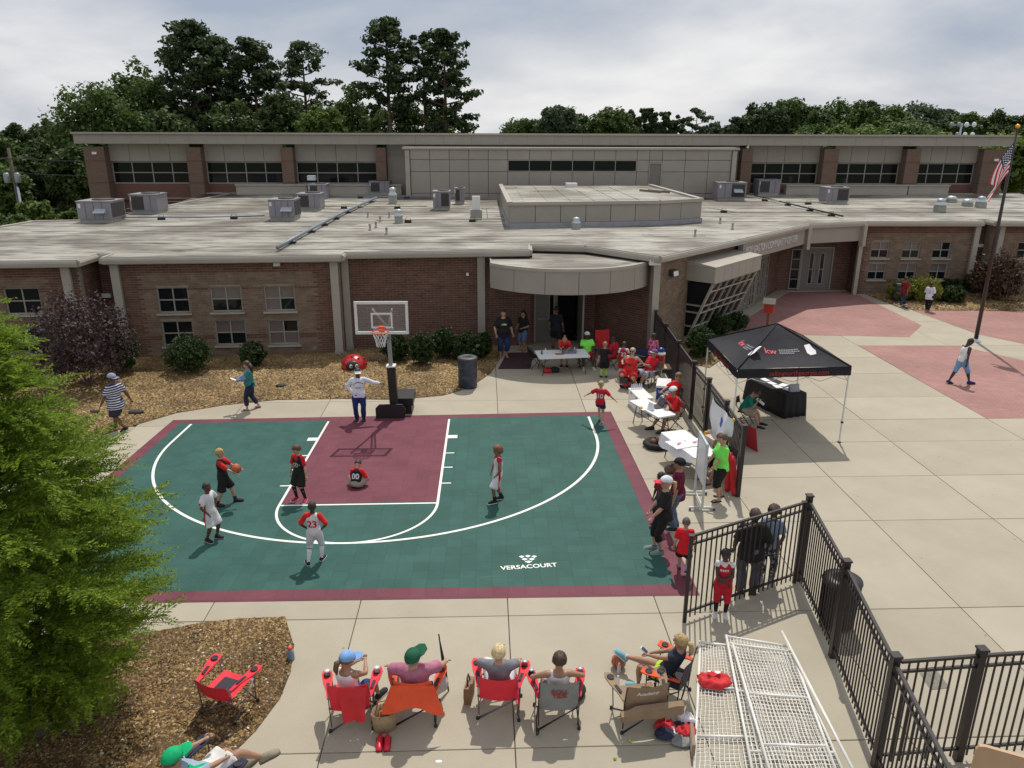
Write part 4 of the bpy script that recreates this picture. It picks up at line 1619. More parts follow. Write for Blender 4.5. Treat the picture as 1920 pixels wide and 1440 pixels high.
def limb_tree(name, x, y, H, rx, kind, cat, label, group, z0=-.1, crown0=.3, clumps=130, leaves=74, size=.48, style='broad', ry=None, lean=0.0, seed=0, trunk_r=None, mtrunk=None):
 r_ = np.random.default_rng(seed + 100)
 ry = ry or rx * .85
 root = thing(name, label, cat, (x, y, z0), 0, group)
 H = H - z0
 cs, rs, tw = [], [], []
 if style == 'broad':
  cz, hz = H * (1 + crown0) / 2, H * (1 - crown0) / 2
  while len(cs) < clumps:
   p = r_.uniform(-1, 1, 3)
   q = np.linalg.norm(p)
   if q > 1 or q < .35:
    continue
   w = .82 + .36 * mnoise.noise((p[0] * 1.6 + seed, p[1] * 1.6, p[2] * 1.6))
   if q > w:
    continue
   cs.append((p[0] * rx + lean * (cz + p[2] * hz), p[1] * ry, cz + p[2] * hz))
   rs.append(rx * r_.uniform(.17, .30))
  fl = .8
  tops = sorted(range(len(cs)), key=lambda i: -cs[i][2])[::max(1, clumps // 10)]
  for i in tops:
   c = cs[i]
   b0 = crown0 * H * r_.uniform(.6, 1.1)
   tw.append([(lean * b0, 0, b0), (lean * c[2] * .5 + c[0] * .4, c[1] * .4, (b0 + c[2]) * .5), c])
 else:
  nb = int(clumps / 3.2)
  for k in range(nb):
   f = crown0 + (1 - crown0) * (k + r_.uniform(0, .8)) / nb
   f = min(f, .985)
   env = math.sin(min(1, (1 - f) / (1 - crown0) * 1.25 + .12) * PI * .62) * (.55 + .45 * r_.uniform())
   a = k * 2.4 + r_.uniform(-.6, .6)
   ln_ = rx * max(env, .18)
   zb = f * H
   tip = (math.cos(a) * ln_ + lean * zb, math.sin(a) * ln_ * ry / rx, zb + ln_ * r_.uniform(.0, .35))
   tw.append([(lean * zb, 0, zb - ln_ * .1), (lean * zb + math.cos(a) * ln_ * .5, math.sin(a) * ln_ * .5 * ry / rx, zb + ln_ * .02), tip])
   for q in (1.0, .72, .5)[:2 + (k % 2)]:
    cs.append((lean * zb + math.cos(a) * ln_ * q + r_.normal() * .3, math.sin(a) * ln_ * q * ry / rx + r_.normal() * .3, zb + (tip[2] - zb) * q + r_.uniform(0, .3)))
    rs.append(rx * r_.uniform(.16, .27))
  cs.append((lean * H, 0, H * .985))
  rs.append(rx * .16)
  fl = .55
 V = leaf_quads(cs, rs, leaves, size, fl, .5)
 np_mesh('crown', V, 4, LM[kind], root)
 tr = trunk_r or H * .014
 tb = MB()
 tb.tube([(0, 0, 0), (lean * H * .3 + .1, .05, H * .3), (lean * H * .6, 0, H * .6), (lean * H * .96, 0, H * (.95 if style != 'broad' else .8))], [tr * 1.25, tr, tr * .75, tr * .2], 7)
 mt_ = mtrunk or (m_bark_pine if style == 'pine' else m_bark)
 tb.build('trunk', mt_, root)
 lb_ = MB()
 for w in tw:
  lb_.tube(w, [tr * .35, tr * .22, tr * .08], 4, caps=False)
 if tw:
  tag(lb_.build('limb', mt_, root), kind='stuff')
 return root
def bg_tree(px, top, hw, Y, kind, label, style='broad', **k):
 p = on_y(px, top, Y)
 s = FPX / ((Y - CAMY) * math.cos(PITCH) * 1.02)
 return limb_tree(k.pop('name', 'broadleaf_tree' if style == 'broad' else 'pine_tree'), p.x, Y, p.z, hw / s, kind, 'tree', label,
      k.pop('group', None), style=style, seed=int(px), **k)
GL = 'tall trees behind the gymnasium'
for a in [
 (-30, 232, 55, 70, 'mid', 'mid green broadleaf tree cut off by the left picture edge', 'broad', dict(crown0=.05)),
 (25, 214, 40, 78, 'dark', 'dark tree at far left above the utility pole', 'broad', dict(crown0=.1)),
 (85, 212, 46, 84, 'dark', 'dark narrow tree between the utility pole and the spreading broadleaf tree', 'broad', dict(crown0=.1)),
 (165, 142, 92, 74, 'mid', 'spreading broadleaf tree above the left corner of the gymnasium', 'broad', dict(crown0=.12, clumps=190, leaves=80)),
 (262, 108, 78, 82, 'mid', 'round topped broadleaf tree stepping up towards the highest pines', 'broad', dict(crown0=.15, clumps=170, leaves=80)),
 (350, 48, 78, 80, 'pine', 'highest dark pine of the dense clump behind the gymnasium', 'pine', dict(crown0=.14, clumps=240, leaves=88, size=.5)),
 (405, 76, 60, 84, 'pine', 'dark pine just right of the highest one in the clump', 'pine', dict(crown0=.12, clumps=200, leaves=88, size=.5)),
 (470, 78, 66, 82, 'pine', 'broad dark pine with flat top left of the thin crowned pine', 'pine', dict(crown0=.14, clumps=220, leaves=88, size=.5)),
 (565, 82, 62, 86, 'pine', 'thin crowned pine with sky showing through at the end of the clump', 'pine', dict(crown0=.35, clumps=110, leaves=62, size=.48)),
 (520, 150, 55, 76, 'dark', 'dark broadleaf tree under the thin crowned pine', 'broad', dict(crown0=.1)),
 (420, 165, 60, 72, 'dark', 'dark understorey tree in front of the dense pines', 'broad', dict(crown0=.1, clumps=70)),
 (300, 190, 70, 70, 'dark', 'low dark broadleaf tree right behind the left end of the gymnasium roof', 'broad', dict(crown0=.08, clumps=110)),
 (600, 178, 52, 70, 'light', 'lighter green young tree just left of the bright broadleaf tree', 'broad', dict(crown0=.1)),
 (655, 146, 60, 78, 'mid', 'bright green broadleaf tree left of the three tall pines', 'broad', dict(crown0=.1, clumps=110)),
 (722, 40, 62, 76, 'pine', 'tallest straight pine, leftmost of three standing against the sky', 'pine', dict(crown0=.48, clumps=130, leaves=76, size=.48)),
 (795, 64, 34, 77, 'pine', 'slender leaning pine with a bare crooked trunk between two pines', 'pine', dict(crown0=.72, clumps=46, leaves=90, size=.42, lean=-.012)),
 (832, 62, 60, 75, 'pine', 'full pine with long low limbs, rightmost of three against the sky', 'pine', dict(crown0=.34, clumps=160, leaves=76, size=.48)),
 (745, 168, 62, 82, 'mid', 'broadleaf tree filling in below the tallest straight pine', 'broad', dict(crown0=.05)),
 (810, 185, 50, 84, 'light', 'small light green tree below the slender leaning pine', 'broad', dict(crown0=.05)),
 (60, 262, 60, 66, 'dark', 'dark shady tree filling the gap behind the cream house', 'broad', dict(crown0=.02, clumps=110)),
 (140, 258, 60, 64, 'dark', 'dark shady tree beside the gymnasium corner, right of the house', 'broad', dict(crown0=.02, clumps=110)),
 (-10, 300, 50, 60, 'mid', 'green tree at the left picture edge below the tall ones', 'broad', dict(crown0=.02)),
 (700, 190, 45, 66, 'dark', 'low dark tree touching the gymnasium roof below the tallest pine', 'broad', dict(crown0=.05, clumps=60)),
]:
 bg_tree(*a[:5], a[5], a[6], group=GL, **a[7])
GR = 'far trees beyond the right half of the gymnasium'
for a in [
 (985, 224, 34, 130, 'mid', 'lowest round tree peeking over the gymnasium roof in mid picture', 'broad', dict(crown0=.1)),
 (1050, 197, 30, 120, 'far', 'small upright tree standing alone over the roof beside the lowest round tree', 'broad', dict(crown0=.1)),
 (1082, 213, 24, 125, 'mid', 'short tree leaning on the small upright tree above the roof', 'broad', dict(crown0=.1)),
 (1145, 198, 40, 118, 'mid', 'rounded green tree at left end of the row of dark round crowns', 'broad', dict(crown0=.1)),
 (1185, 203, 20, 122, 'pine', 'first dark round crowned pine of the row of four', 'broad', dict(crown0=.3, clumps=60)),
 (1218, 200, 20, 124, 'pine', 'second dark round crowned pine of the row of four', 'broad', dict(crown0=.3, clumps=60)),
 (1246, 206, 16, 122, 'pine', 'third and narrowest dark round crowned pine of the row', 'broad', dict(crown0=.3, clumps=60)),
 (1272, 212, 16, 124, 'pine', 'fourth dark round crowned pine, last of the row', 'broad', dict(crown0=.3, clumps=60)),
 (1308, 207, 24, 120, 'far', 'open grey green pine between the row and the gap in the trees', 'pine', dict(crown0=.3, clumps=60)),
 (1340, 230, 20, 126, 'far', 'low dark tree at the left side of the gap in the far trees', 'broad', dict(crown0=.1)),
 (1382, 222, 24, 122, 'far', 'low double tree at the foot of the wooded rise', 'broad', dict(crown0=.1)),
 (1440, 190, 36, 120, 'pine', 'dark tree starting the wooded rise right of the gap', 'broad', dict(crown0=.1)),
 (1490, 184, 34, 125, 'mid', 'pointed mid green tree in the wooded rise above the fourth gym bay', 'broad', dict(crown0=.05)),
 (1535, 194, 34, 118, 'dark', 'dark green tree right of the pointed one in the wooded rise', 'broad', dict(crown0=.05)),
 (1585, 180, 40, 122, 'mid', 'highest rounded tree in the middle of the wooded rise', 'broad', dict(crown0=.05, clumps=110)),
 (1640, 190, 36, 126, 'dark', 'dark tree just right of the highest rounded tree', 'broad', dict(crown0=.05)),
 (1722, 190, 38, 126, 'far', 'airy grey green tree with sky gaps near the stadium lights', 'broad', dict(crown0=.1, clumps=90, leaves=50)),
 (1680, 204, 34, 120, 'mid', 'green tree left of the airy grey green tree', 'broad', dict(crown0=.05)),
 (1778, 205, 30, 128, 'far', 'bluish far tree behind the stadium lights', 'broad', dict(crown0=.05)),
 (1820, 210, 34, 124, 'mid', 'green tree right above the stadium lights', 'broad', dict(crown0=.05)),
 (1875, 212, 34, 120, 'dark', 'dark tree behind the golden ball of the flagpole', 'broad', dict(crown0=.05)),
 (1930, 208, 36, 118, 'dark', 'dark tree cut off by the right picture edge', 'broad', dict(crown0=.05)),
 (1700, 226, 60, 96, 'mid', 'broad leafy tree low over the gymnasium roof near the stadium lights', 'broad', dict(crown0=.05, clumps=100)),
 (1610, 236, 50, 100, 'light', 'lighter low tree over the roof in front of the wooded rise', 'broad', dict(crown0=.05)),
 (1540, 238, 40, 104, 'mid', 'low green tree over the roof below the pointed tree', 'broad', dict(crown0=.05)),
 (1790, 246, 34, 84, 'lime', 'lime green tree top just over the right end of the gymnasium roof', 'broad', dict(crown0=.1)),
 (1880, 240, 62, 62, 'lime', 'large lime green tree right of the gymnasium behind the flag', 'broad', dict(crown0=.05, clumps=170, leaves=80, size=.38)),
 (1945, 262, 50, 56, 'light', 'light green tree at the right edge below the flag', 'broad', dict(crown0=.05)),
]:
 k_ = dict(a[7])
 if a[4] != 'lime' and a[6] == 'broad':
  k_['crown0'] = .42
  k_.setdefault('size', .6)
  k_.setdefault('clumps', 150)
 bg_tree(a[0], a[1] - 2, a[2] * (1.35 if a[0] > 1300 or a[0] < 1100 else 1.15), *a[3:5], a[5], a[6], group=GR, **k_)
GB = 'bushes beyond the left end of the flat roof'
for px, by, hw, Y, kd, lb in [(62, 372, 42, 40, 'light', 'bright green bush at the foot of the utility pole'), (125, 388, 34, 44, 'mid', 'bushy green sapling left of the first roof unit'),
        (20, 400, 40, 36, 'mid', 'low green bush at the left edge beyond the roof'), (178, 395, 44, 48, 'dark', 'dark bush in the shade against the gymnasium corner')]:
 bg_tree(px, by, hw, Y, kd, lb, 'broad', name='bush', group=GB, crown0=.02, clumps=60, size=.3)
bg_tree(1872, 345, 22, 50, 'mid', 'green bush on the grass right of the gymnasium', 'broad', name='bush', crown0=.02, clumps=50, size=.28)
def shrub(px, by, wpx, hpx, kind, label, group=None, hf=None, leaves=30, clumps=85, size=.075, name='shrub', spiky=0.0, loose=0.0):
 g0 = at(px, by)
 if hf is not None:
  for _ in range(4):
   g0 = at(px, by, max(0, float(hf(np.array([g0.x]), np.array([g0.y]))[0])))
 dep = (Vector((CAMX, CAMY, CAMZ)) - g0).length
 s = FPX / dep
 w, h = wpx / s / 2, hpx / s * 1.02
 y = g0.y + w * .75
 root = thing(name, label, 'bush', (g0.x, y, g0.z - .02), 0, group)
 cs, rs = [], []
 k = 0
 while len(cs) < clumps:
  p = rng.uniform(-1, 1, 3)
  q = np.linalg.norm(p)
  if q > 1 or q < .62:
   continue
  if p[2] < -.85:
   continue
  f = 1 + loose * mnoise.noise((p[0] * 2 + px, p[1] * 2, p[2] * 2))
  cs.append((p[0] * w * .86 * f, p[1] * w * .86 * f, h * .5 + p[2] * h * .46 * f))
  rs.append(w * rng.uniform(.12, .24))
 V = leaf_quads(cs, rs, leaves, size, 1.0, .3)
 inner = leaf_quads([(0, 0, h * .45)] * 10, [w * .75] * 10, 30, size * 3, h / w * .45, .2)
 np_mesh('crown', np.concatenate([V, inner]), 4, LM[kind], root)
 st = MB()
 for k in range(5):
  a = k * 1.26
  st.tube([(math.cos(a) * .06, math.sin(a) * .06, -.03), (math.cos(a) * w * .3, math.sin(a) * w * .3, h * .35), (math.cos(a) * w * .5, math.sin(a) * w * .5, h * .7)], [.02, .015, .006], 5, caps=False)
 tag(st.build('stem', m_bark, root), kind='stuff')
 return root
GS = 'clipped shrubs along the front wall'
shrub(343, 706, 92, 66, 'box', 'largest round clipped shrub below the left pair of windows', GS, hf_front, clumps=130)
shrub(470, 692, 54, 46, 'box', 'small round clipped shrub below the right pair of windows', GS, hf_front)
shrub(222, 705, 62, 78, 'box', 'dark shrub half hidden behind the purple leaved shrub', GS, hf_front)
for px, by, w, h, lb in [(740, 682, 66, 56, 'shrub behind the hoop post, leftmost of the hedge row'), (792, 690, 58, 66, 'front shrub of the hedge row, right of the hoop post'),
       (832, 676, 56, 60, 'middle shrub of the hedge row behind the hoop'), (873, 682, 62, 58, 'shrub of the hedge row just behind the blue litter barrel'),
       (906, 676, 40, 52, 'last small shrub of the hedge row beside the downspout')]:
 shrub(px, by, w, h, 'box', lb, 'hedge row under the plain brick wall', hf_front, clumps=100)
shrub(128, 745, 172, 160, 'purple', 'large purple leaved shrub in front of the left wing', None, hf_front, clumps=190, leaves=34, size=.10, name='purple_shrub', loose=.35)
GY2 = 'shrubs below the slanted window bay'
shrub(1318, 676, 62, 62, 'box', 'bright tipped shrub below the near end of the window bay', GY2, hf_bay, clumps=110)
shrub(1352, 634, 60, 44, 'box', 'dark shrub below the middle of the window bay', GY2, hf_bay)
shrub(1388, 622, 46, 34, 'box', 'dark shrub below the far end of the window bay', GY2, hf_bay)
GQ = 'shrubs in the bed of the right wing'
shrub(1742, 568, 66, 40, 'gold', 'golden yellow shrub behind the person in white shirt', GQ, hf_right, size=.11)
shrub(1704, 566, 60, 32, 'gold', 'golden shrub behind the person in maroon shirt', GQ, hf_right, size=.11)
shrub(1672, 548, 34, 30, 'gold', 'yellowish shrub behind the dark litter barrel', GQ, hf_right, size=.11)
shrub(1794, 570, 44, 28, 'box', 'low clipped round shrub left of the flagpole', GQ, hf_right, size=.1)
shrub(1788, 552, 42, 24, 'box', 'dark shrub tucked behind the low clipped round one', GQ, hf_right, size=.1)
shrub(1830, 552, 44, 34, 'box', 'dark shrub against the wall left of the bronze shrub', GQ, hf_right, size=.1)
shrub(1884, 572, 86, 82, 'brown', 'large bronze leaved shrub right of the flagpole', GQ, hf_right, clumps=150, size=.13, name='bronze_shrub', loose=.3)
# ---- feathery young cypress in the near left bed
cy = thing('cypress_tree', 'feathery bright green young cypress tree filling the near left corner', 'tree', (-3.55, -12.95, 0.04))
CH_ = 7.0
def cyp_r(z):
 return float(np.interp(z, [.3, .8, 1.7, 2.8, 3.7, 4.4, 5.3, 6.2, 6.75, 7.0], [.75, 1.30, 1.86, 2.04, 1.88, 1.50, 1.10, .68, .3, .02]))
tk = MB()
tk.tube([(0, 0, -.1), (.02, .0, .35), (0, .02, 2.5), (0, 0, 5), (0, 0, 7.2)], [.17, .115, .09, .05, .008], 9)
tk.build('trunk', m_bark, cy)
limbs = MB()
spr_o, spr_d, spr_n, spr_l = [], [], [], []
nl = 360
for k in range(nl):
 z0 = .45 + (CH_ - .55) * ((k + rng.uniform(0, 1)) / nl) ** 1.05
 a = k * 2.39996 + rng.uniform(-.35, .35)
 ln_ = cyp_r(z0 + .3) * rng.uniform(.74, 1.02)
 up = .42 - .12 * (z0 / CH_)
 pts = []
 for s in np.linspace(0, 1, 6):
  r_ = ln_ * s
  pts.append(Vector((math.cos(a) * r_, math.sin(a) * r_, z0 + ln_ * (up * s - .26 * s * s) + .06 * mnoise.noise((k, s * 3, 0)))))
 limbs.tube(pts, [.026 * (1 - .8 * s) * (1 - z0 / CH_ * .6) + .003 for s in np.linspace(0, 1, 6)], 4, caps=False)
 nb = int(5 + ln_ * 15)
 for j in range(nb):
  s = .22 + .78 * (j + rng.uniform(0, 1)) / nb
  i = min(4, int(s * 5))
  p = pts[i].lerp(pts[i + 1], s * 5 - i)
  dirv = (pts[i + 1] - pts[i]).normalized()
  side = Vector((-math.sin(a), math.cos(a), 0)) * (1 if j % 2 else -1)
  fwd = .35 + .65 * s
  d = (dirv * fwd + side * rng.uniform(.5, 1.0) * (1.15 - s * .5) + Vector((0, 0, rng.uniform(.0, .75)))).normalized()
  spr_o.append(p)
  spr_d.append(d)
  spr_n.append((Vector((rng.normal() * .35, rng.normal() * .35, 1))).normalized())
  spr_l.append(rng.uniform(.28, .50) * (1.05 - .25 * z0 / CH_))
tag(limbs.build('limb', m_bark, cy), kind='stuff')
O = np.array([list(p) for p in spr_o])
D = np.array([list(p) for p in spr_d])
N = np.array([list(p) for p in spr_n])
Ls = np.array(spr_l)
S_ = np.cross(D, N)
S_ /= np.linalg.norm(S_, axis=1)[:, None]
N = np.cross(S_, D)
quads = []
K = 14
for j in range(K):
 f = (j + .5) / K
 base_ = O + D * (Ls * f)[:, None] + N * (-Ls * .28 * f * f)[:, None]
 for sgn in (-1, 1):
  for lay in (0,):
   lf = Ls * (.30 * (1 - .72 * f)) * rng.uniform(.75, 1.25, len(O))
   dr = D * .62 + S_ * (sgn * .8) + N * rng.uniform(-.45, .35, (len(O), 1)) + rng.normal(size=(len(O), 3)) * .12
   dr /= np.linalg.norm(dr, axis=1)[:, None]
   wv = np.cross(dr, N + rng.normal(size=(len(O), 3)) * .7)
   wv /= np.linalg.norm(wv, axis=1)[:, None]
   hw_ = (.0085 + .005 * rng.uniform(size=(len(O), 1)))
   mid = base_ + dr * (lf * .55)[:, None]
   tip = base_ + dr * lf[:, None]
   quads.append(np.stack([base_, mid - wv * hw_, tip, mid + wv * hw_], 1))
tipd = O + D * Ls[:, None] + N * (-Ls * .28)[:, None]
wv = S_ * .006
quads.append(np.stack([O - wv, O + wv, tipd + wv * .3, tipd - wv * .3], 1))
np_mesh('crown', np.concatenate(quads), 4, LM['cypress'], cy)
# ================================================================== ROOF EQUIPMENT
m_hvac = mat('grey_unit_paint', (.235, .225, .245), .5, .08, 2)
m_hvac_d = mat('condenser_coil', (.045, .04, .038), .7, .3, 60)
m_alu = mat('bare_aluminium', (.50, .56, .60), .35, .08, 4, metal=.4)
m_curb = mat('roof_curb', (.33, .325, .29), .7, .1, 2)
m_sticker = mat('white_sticker', (.7, .7, .68), .5)
m_pipe = mat('grey_pipe', (.17, .205, .245), .45, .1, 3)
m_gas = mat('yellowed_gas_pipe', (.42, .38, .27), .6, .15, 3)
m_dun = mat('black_pipe_block', (.03, .028, .026), .9)
def hvac(px, py, wpx, hpx, label, depth=1.5, rz=0.0, coil='side', hood=True):
 p = on_roof(px, py)
 dep = (p - Vector((CAMX, CAMY, CAMZ))).length
 s = FPX / dep
 W, H = wpx / s * .72, hpx / s * .82
 depth *= .74
 t = thing('rooftop_unit', label, 'air conditioner', (p.x, p.y + depth / 2, p.z), rz, 'air conditioning units on the flat roof')
 c = MB()
 c.box((0, 0, .09), (W * .94, depth * .94, .2))
 c.build('curb', m_curb, t)
 b = MB()
 z0 = .19
 b.box((0, 0, z0 + H / 2), (W, depth, H))
 b.build('cabinet', m_hvac, t)
 tp = MB()
 tp.box((0, 0, z0 + H + .025), (W + .06, depth + .06, .05))
 tp.build('lid', m_hvac, t)
 f = MB()
 if coil == 'side':
  f.box((W / 2 + .005, 0, z0 + H * .52), (.03, depth * .88, H * .8))
  f.build('coil', m_hvac_d, t)
 elif coil == 'front':
  f.box((-W * .22, -depth / 2 - .005, z0 + H * .5), (W * .42, .03, H * .84))
  f.build('coil', m_hvac_d, t)
 else:
  f.box((W * .22, -depth / 2 - .005, z0 + H * .5), (W * .46, .03, H * .84))
  f.build('coil', m_hvac_d, t)
 for k in range(3):
  j = MB()
  j.box((-W / 2 + W * (k + 1) / 4, -depth / 2 - .003, z0 + H / 2), (.015, .012, H * .94))
  j.build('panel_seam', m_hvac_d, t)
 k = MB()
 k.box((-W * .42, -depth / 2 - .006, z0 + H * .78), (.12, .01, .2))
 k.build('sticker', m_sticker, t)
 fn = MB()
 fn.lathe([(.0, 0), (min(W, depth) * .33, 0), (min(W, depth) * .33, .05), (.0, .05)], 18, (W * .1, 0, z0 + H + .05))
 fn.build('fan_grille', m_hvac_d, t)
 if hood:
  h = MB()
  x = W * .2
  h.add([(x - .28, -depth / 2 - .01, z0 + H * .62), (x + .28, -depth / 2 - .01, z0 + H * .62), (x + .28, -depth / 2 - .35, z0 + H * .40), (x - .28, -depth / 2 - .35, z0 + H * .40),
    (x - .28, -depth / 2 - .01, z0 + H * .36), (x + .28, -depth / 2 - .01, z0 + H * .36)], [(0, 3, 2, 1), (0, 4, 3), (1, 2, 5), (3, 4, 5, 2)])
  h.build('hood', m_alu, t)
 return t
hvac(180, 419, 74, 34, 'grey unit at far left of the roof, nearest the left edge', 2.2)
hvac(272, 402, 62, 31, 'grey unit behind and right of the leftmost roof unit', 2.0, coil='front', hood=False)
hvac(530, 415, 62, 36, 'grey unit beside the diagonal pipe, front of three in a row', 1.9)
hvac(580, 396, 56, 28, 'grey unit in the middle of three in a row', 1.8, coil='front', hood=False)
hvac(596, 374, 42, 24, 'grey unit at the back of three in a row, with a box on top', 1.8, coil='front', hood=False)
hvac(712, 366, 50, 22, 'grey unit against the panelled hall wall by the white ventilator', 1.6, coil='front', hood=False)
hvac(828, 395, 42, 33, 'square grey unit standing left of the monitor roof', 1.5, coil='none', hood=False)
hvac(862, 384, 24, 28, 'small dark condenser beside the square grey unit', .9, coil='front', hood=False)
hvac(885, 366, 54, 23, 'long grey unit in front of the clerestory block', 1.5, coil='none', hood=False)
hvac(1322, 365, 34, 18, 'small grey unit just right of the monitor roof', 1.5, coil='front', hood=False)
hvac(1371, 377, 70, 31, 'grey unit with an open hood right of the monitor roof', 1.7, coil='right')
hvac(1441, 367, 52, 26, 'grey unit by the wall under the fourth gym window bay', 1.6, coil='front', hood=False)
hvac(1569, 383, 54, 26, 'grey unit alone at right part of the roof with stickers', 1.6, coil='none', hood=False)
bx = MB()
q = on_roof(582, 374)
bx.box((q.x, q.y + .9, q.z + 1.33), (.5, .5, .3))
bx = tag(bx.build('duct_box', m_alu), 'small pale metal box on top of the back unit of three', 'duct box')
def vent(px, py, h, w, label, cap=True):
 p = on_roof(px, py)
 s = FPX / (p - Vector((CAMX, CAMY, CAMZ))).length
 H, W = h / s * .88, w / s * .78
 t = thing('roof_ventilator', label, 'roof vent', (p.x, p.y + W / 2, p.z), 0, 'pale metal ventilators on the flat roof')
 c = MB()
 c.box((0, 0, H * .24), (W * .86, W * .86, H * .5))
 c.build('curb', m_curb, t)
 v = MB()
 r = W / 2
 if cap:
  v.lathe([(r * .7, H * .48), (r * 1.0, H * .5), (r * 1.05, H * .62), (r * .8, H * .66), (r * .72, H * .84), (r * .78, H * .86), (r * .74, H * .98), (r * .3, H * 1.04), (0, H * 1.05)], 18)
 else:
  v.lathe([(r * .8, H * .45), (r * 1.05, H * .5), (r * 1.08, H * .8), (r * .7, H * 1.0), (0, H * 1.02)], 18)
 v.build('vent_cap', m_alu, t)
 return t
vent(747, 420, 28, 20, 'stubby ventilator in front of the square grey unit')
vent(736, 383, 32, 20, 'tall white ventilator near the panelled hall wall')
vent(1081, 431, 24, 21, 'ventilator just in front of the monitor roof')
vent(1766, 399, 24, 20, 'tallest ventilator at right end of the roof')
vent(1788, 381, 12, 18, 'low flat ventilator behind the tallest right one', False)
vent(1818, 388, 13, 18, 'low flat ventilator second from the flagpole', False)
vent(1843, 391, 20, 18, 'domed ventilator nearest the flagpole')
p = on_roof(893, 413)
t = thing('mini_split_unit', 'slim white condenser on a block in front of the monitor roof', 'air conditioner', (p.x, p.y + .3, p.z))
c = MB()
c.box((0, 0, .26), (.62, .5, .52))
c.build('plinth', m_curb, t)
c = MB()
c.box((0, 0, .88), (.42, .3, .7))
c.build('cabinet', m_white_metal, t)
c = MB()
c.tube([(.3, 0, .6), (.55, .1, .55), (.6, .1, .05)], .02, 5)
c.build('pipe', m_gas, t)
def pipe(name, pts, r, m, label, lift=.16, block=1.6):
 P = [on_roof(*q) for q in pts]
 P = [Vector((p.x, p.y, p.z + lift)) for p in P]
 t = thing(name, label, 'pipe', P[0])
 b = MB()
 b.tube([p - P[0] for p in P], r, 7)
 b.build('pipe_run', m, t)
 for i in range(len(P) - 1):
  d = (P[i + 1] - P[i]).length
  n = max(1, int(d / block / 1.5))
  for k in range(n):
   q = P[i].lerp(P[i + 1], (k + .5) / n) - P[0]
   s = MB()
   s.box((q.x, q.y, q.z - lift / 2 - r * .5), (.34, .22, lift - r))
   s.build('pipe_block', m_dun, t)
   if r < .06:
    u = MB()
    u.tube([(q.x - .12, q.y, q.z - .04), (q.x - .12, q.y, q.z + .1), (q.x + .12, q.y, q.z + .1), (q.x + .12, q.y, q.z - .04)], .014, 4)
    u.build('pipe_clamp', m_dun, t)
 return t
pipe('roof_conduit', [(521, 473), (570, 444), (640, 406), (706, 376)], .075, m_pipe, 'thick grey pipe running diagonally across the roof', .18)
pipe('gas_pipe', [(226, 413), (380, 413), (497, 410)], .035, m_pipe, 'dark pipe running between the left and middle roof units')
pipe('gas_pipe', [(600, 392), (690, 392), (800, 392)], .03, m_gas, 'thin pale pipe left of the square grey unit')
pipe('gas_pipe', [(704, 419), (945, 416)], .028, m_gas, 'thin pale pipe crossing in front of the slim white condenser')
pipe('gas_pipe', [(632, 372), (720, 373), (805, 373)], .03, m_pipe, 'dark pipe along the foot of the panelled hall wall')
pipe('gas_pipe', [(955, 418), (1080, 418), (1280, 419)], .03, m_gas, 'thin pale pipe along the front of the monitor roof')
pipe('gas_pipe', [(1415, 371), (1500, 392), (1580, 411)], .045, m_dun, 'long dark pipe slanting across the right part of the roof')
pipe('gas_pipe', [(1400, 372), (1470, 384), (1560, 384)], .03, m_gas, 'thin pale pipe between the right hand roof units')
pipe('gas_pipe', [(1330, 395), (1385, 404)], .03, m_gas, 'short pale pipe at the right foot of the monitor roof')
for k, (px, py, lb) in enumerate([(694, 433, 'box'), (705, 428, ''), (725, 440, ''), (690, 408, ''), (713, 417, ''), (730, 409, ''), (1373, 431, ''), (1350, 420, ''), (1303, 444, '')]):
 p = on_roof(px, py)
 b = MB()
 b.lathe([(.10, 0), (.09, .05), (.05, .07), (.05, .26), (.065, .27), (.065, .33), (0, .34)], 10, (0, 0, 0))
 o = b.build('roof_drain_vent', m_curb)
 o.location = p
 tag(o, 'short grey vent stub ' + ['just left of the stubby ventilator, nearest the roof front', 'between the stubby ventilator and the diagonal pipe', 'closest in front of the stubby ventilator', 'farthest left of the group by the diagonal pipe', 'in the middle of the group by the diagonal pipe', 'directly behind the front row near the stubby ventilator', 'right of the monitor roof, middle one of three', 'closest to the right foot of the monitor roof', 'nearest the window bay on the right roof'][k], 'vent stub', 'short vent stubs scattered on the flat roof')
# ================================================================== BASKETBALL HOOP
m_blk = mat('black_plastic', (.014, .013, .013), .45, .1, 6)
m_rim = mat('orange_rim_paint', (.75, .11, .03), .4, .05, 6)
m_acr = glass_mat('clear_backboard', (.62, .62, .60), .03, .10)
m_net = mat('white_cord', (.75, .74, .72), .8)
hoop = thing('basketball_hoop', 'portable basketball hoop with clear backboard on a padded black base at the baseline', 'basketball hoop', (0.10, 0.10, 0))
O_ = Vector((.10, .10, 0))
def hl(x, y, z):
 return (x - O_.x, y - O_.y, z)
b = MB()
yy = .0
prof = [(-.46, .0), (.42, .0), (.46, .30), (.36, .46), (-.34, .46), (-.46, .34)]
rg = [[Vector(hl(x + .06, y_, z)) for x, z in prof] for y_ in (.02, .10)]
b.rings(rg, smooth=False)
b.build('front_plate', m_blk, hoop)
b = MB()
b.box(hl(.36, .85, .42), (.72, .95, .24)).box(hl(.36, .85, .15), (.60, .8, .30))
b.build('ballast_box', m_blk, hoop)
b = MB()
b.box(hl(.10, .4, .12), (.5, .7, .2))
b.build('base_frame', m_blk, hoop)
b = MB()
b.bar(hl(.14, .30, .3), hl(.075, .22, 2.85), .11, .13)
b.build('pole', m_grey_metal, hoop)
b = MB()
b.bar(hl(.145, .30, .35), hl(.11, .27, 1.62), .24, .26)
b.build('pole_pad', mat('black_vinyl_pad', (.02, .017, .017), .5, .15, 5, .2), hoop)
b = MB()
b.bar(hl(.109, .27, 1.62), hl(.108, .27, 1.66), .28, .3)
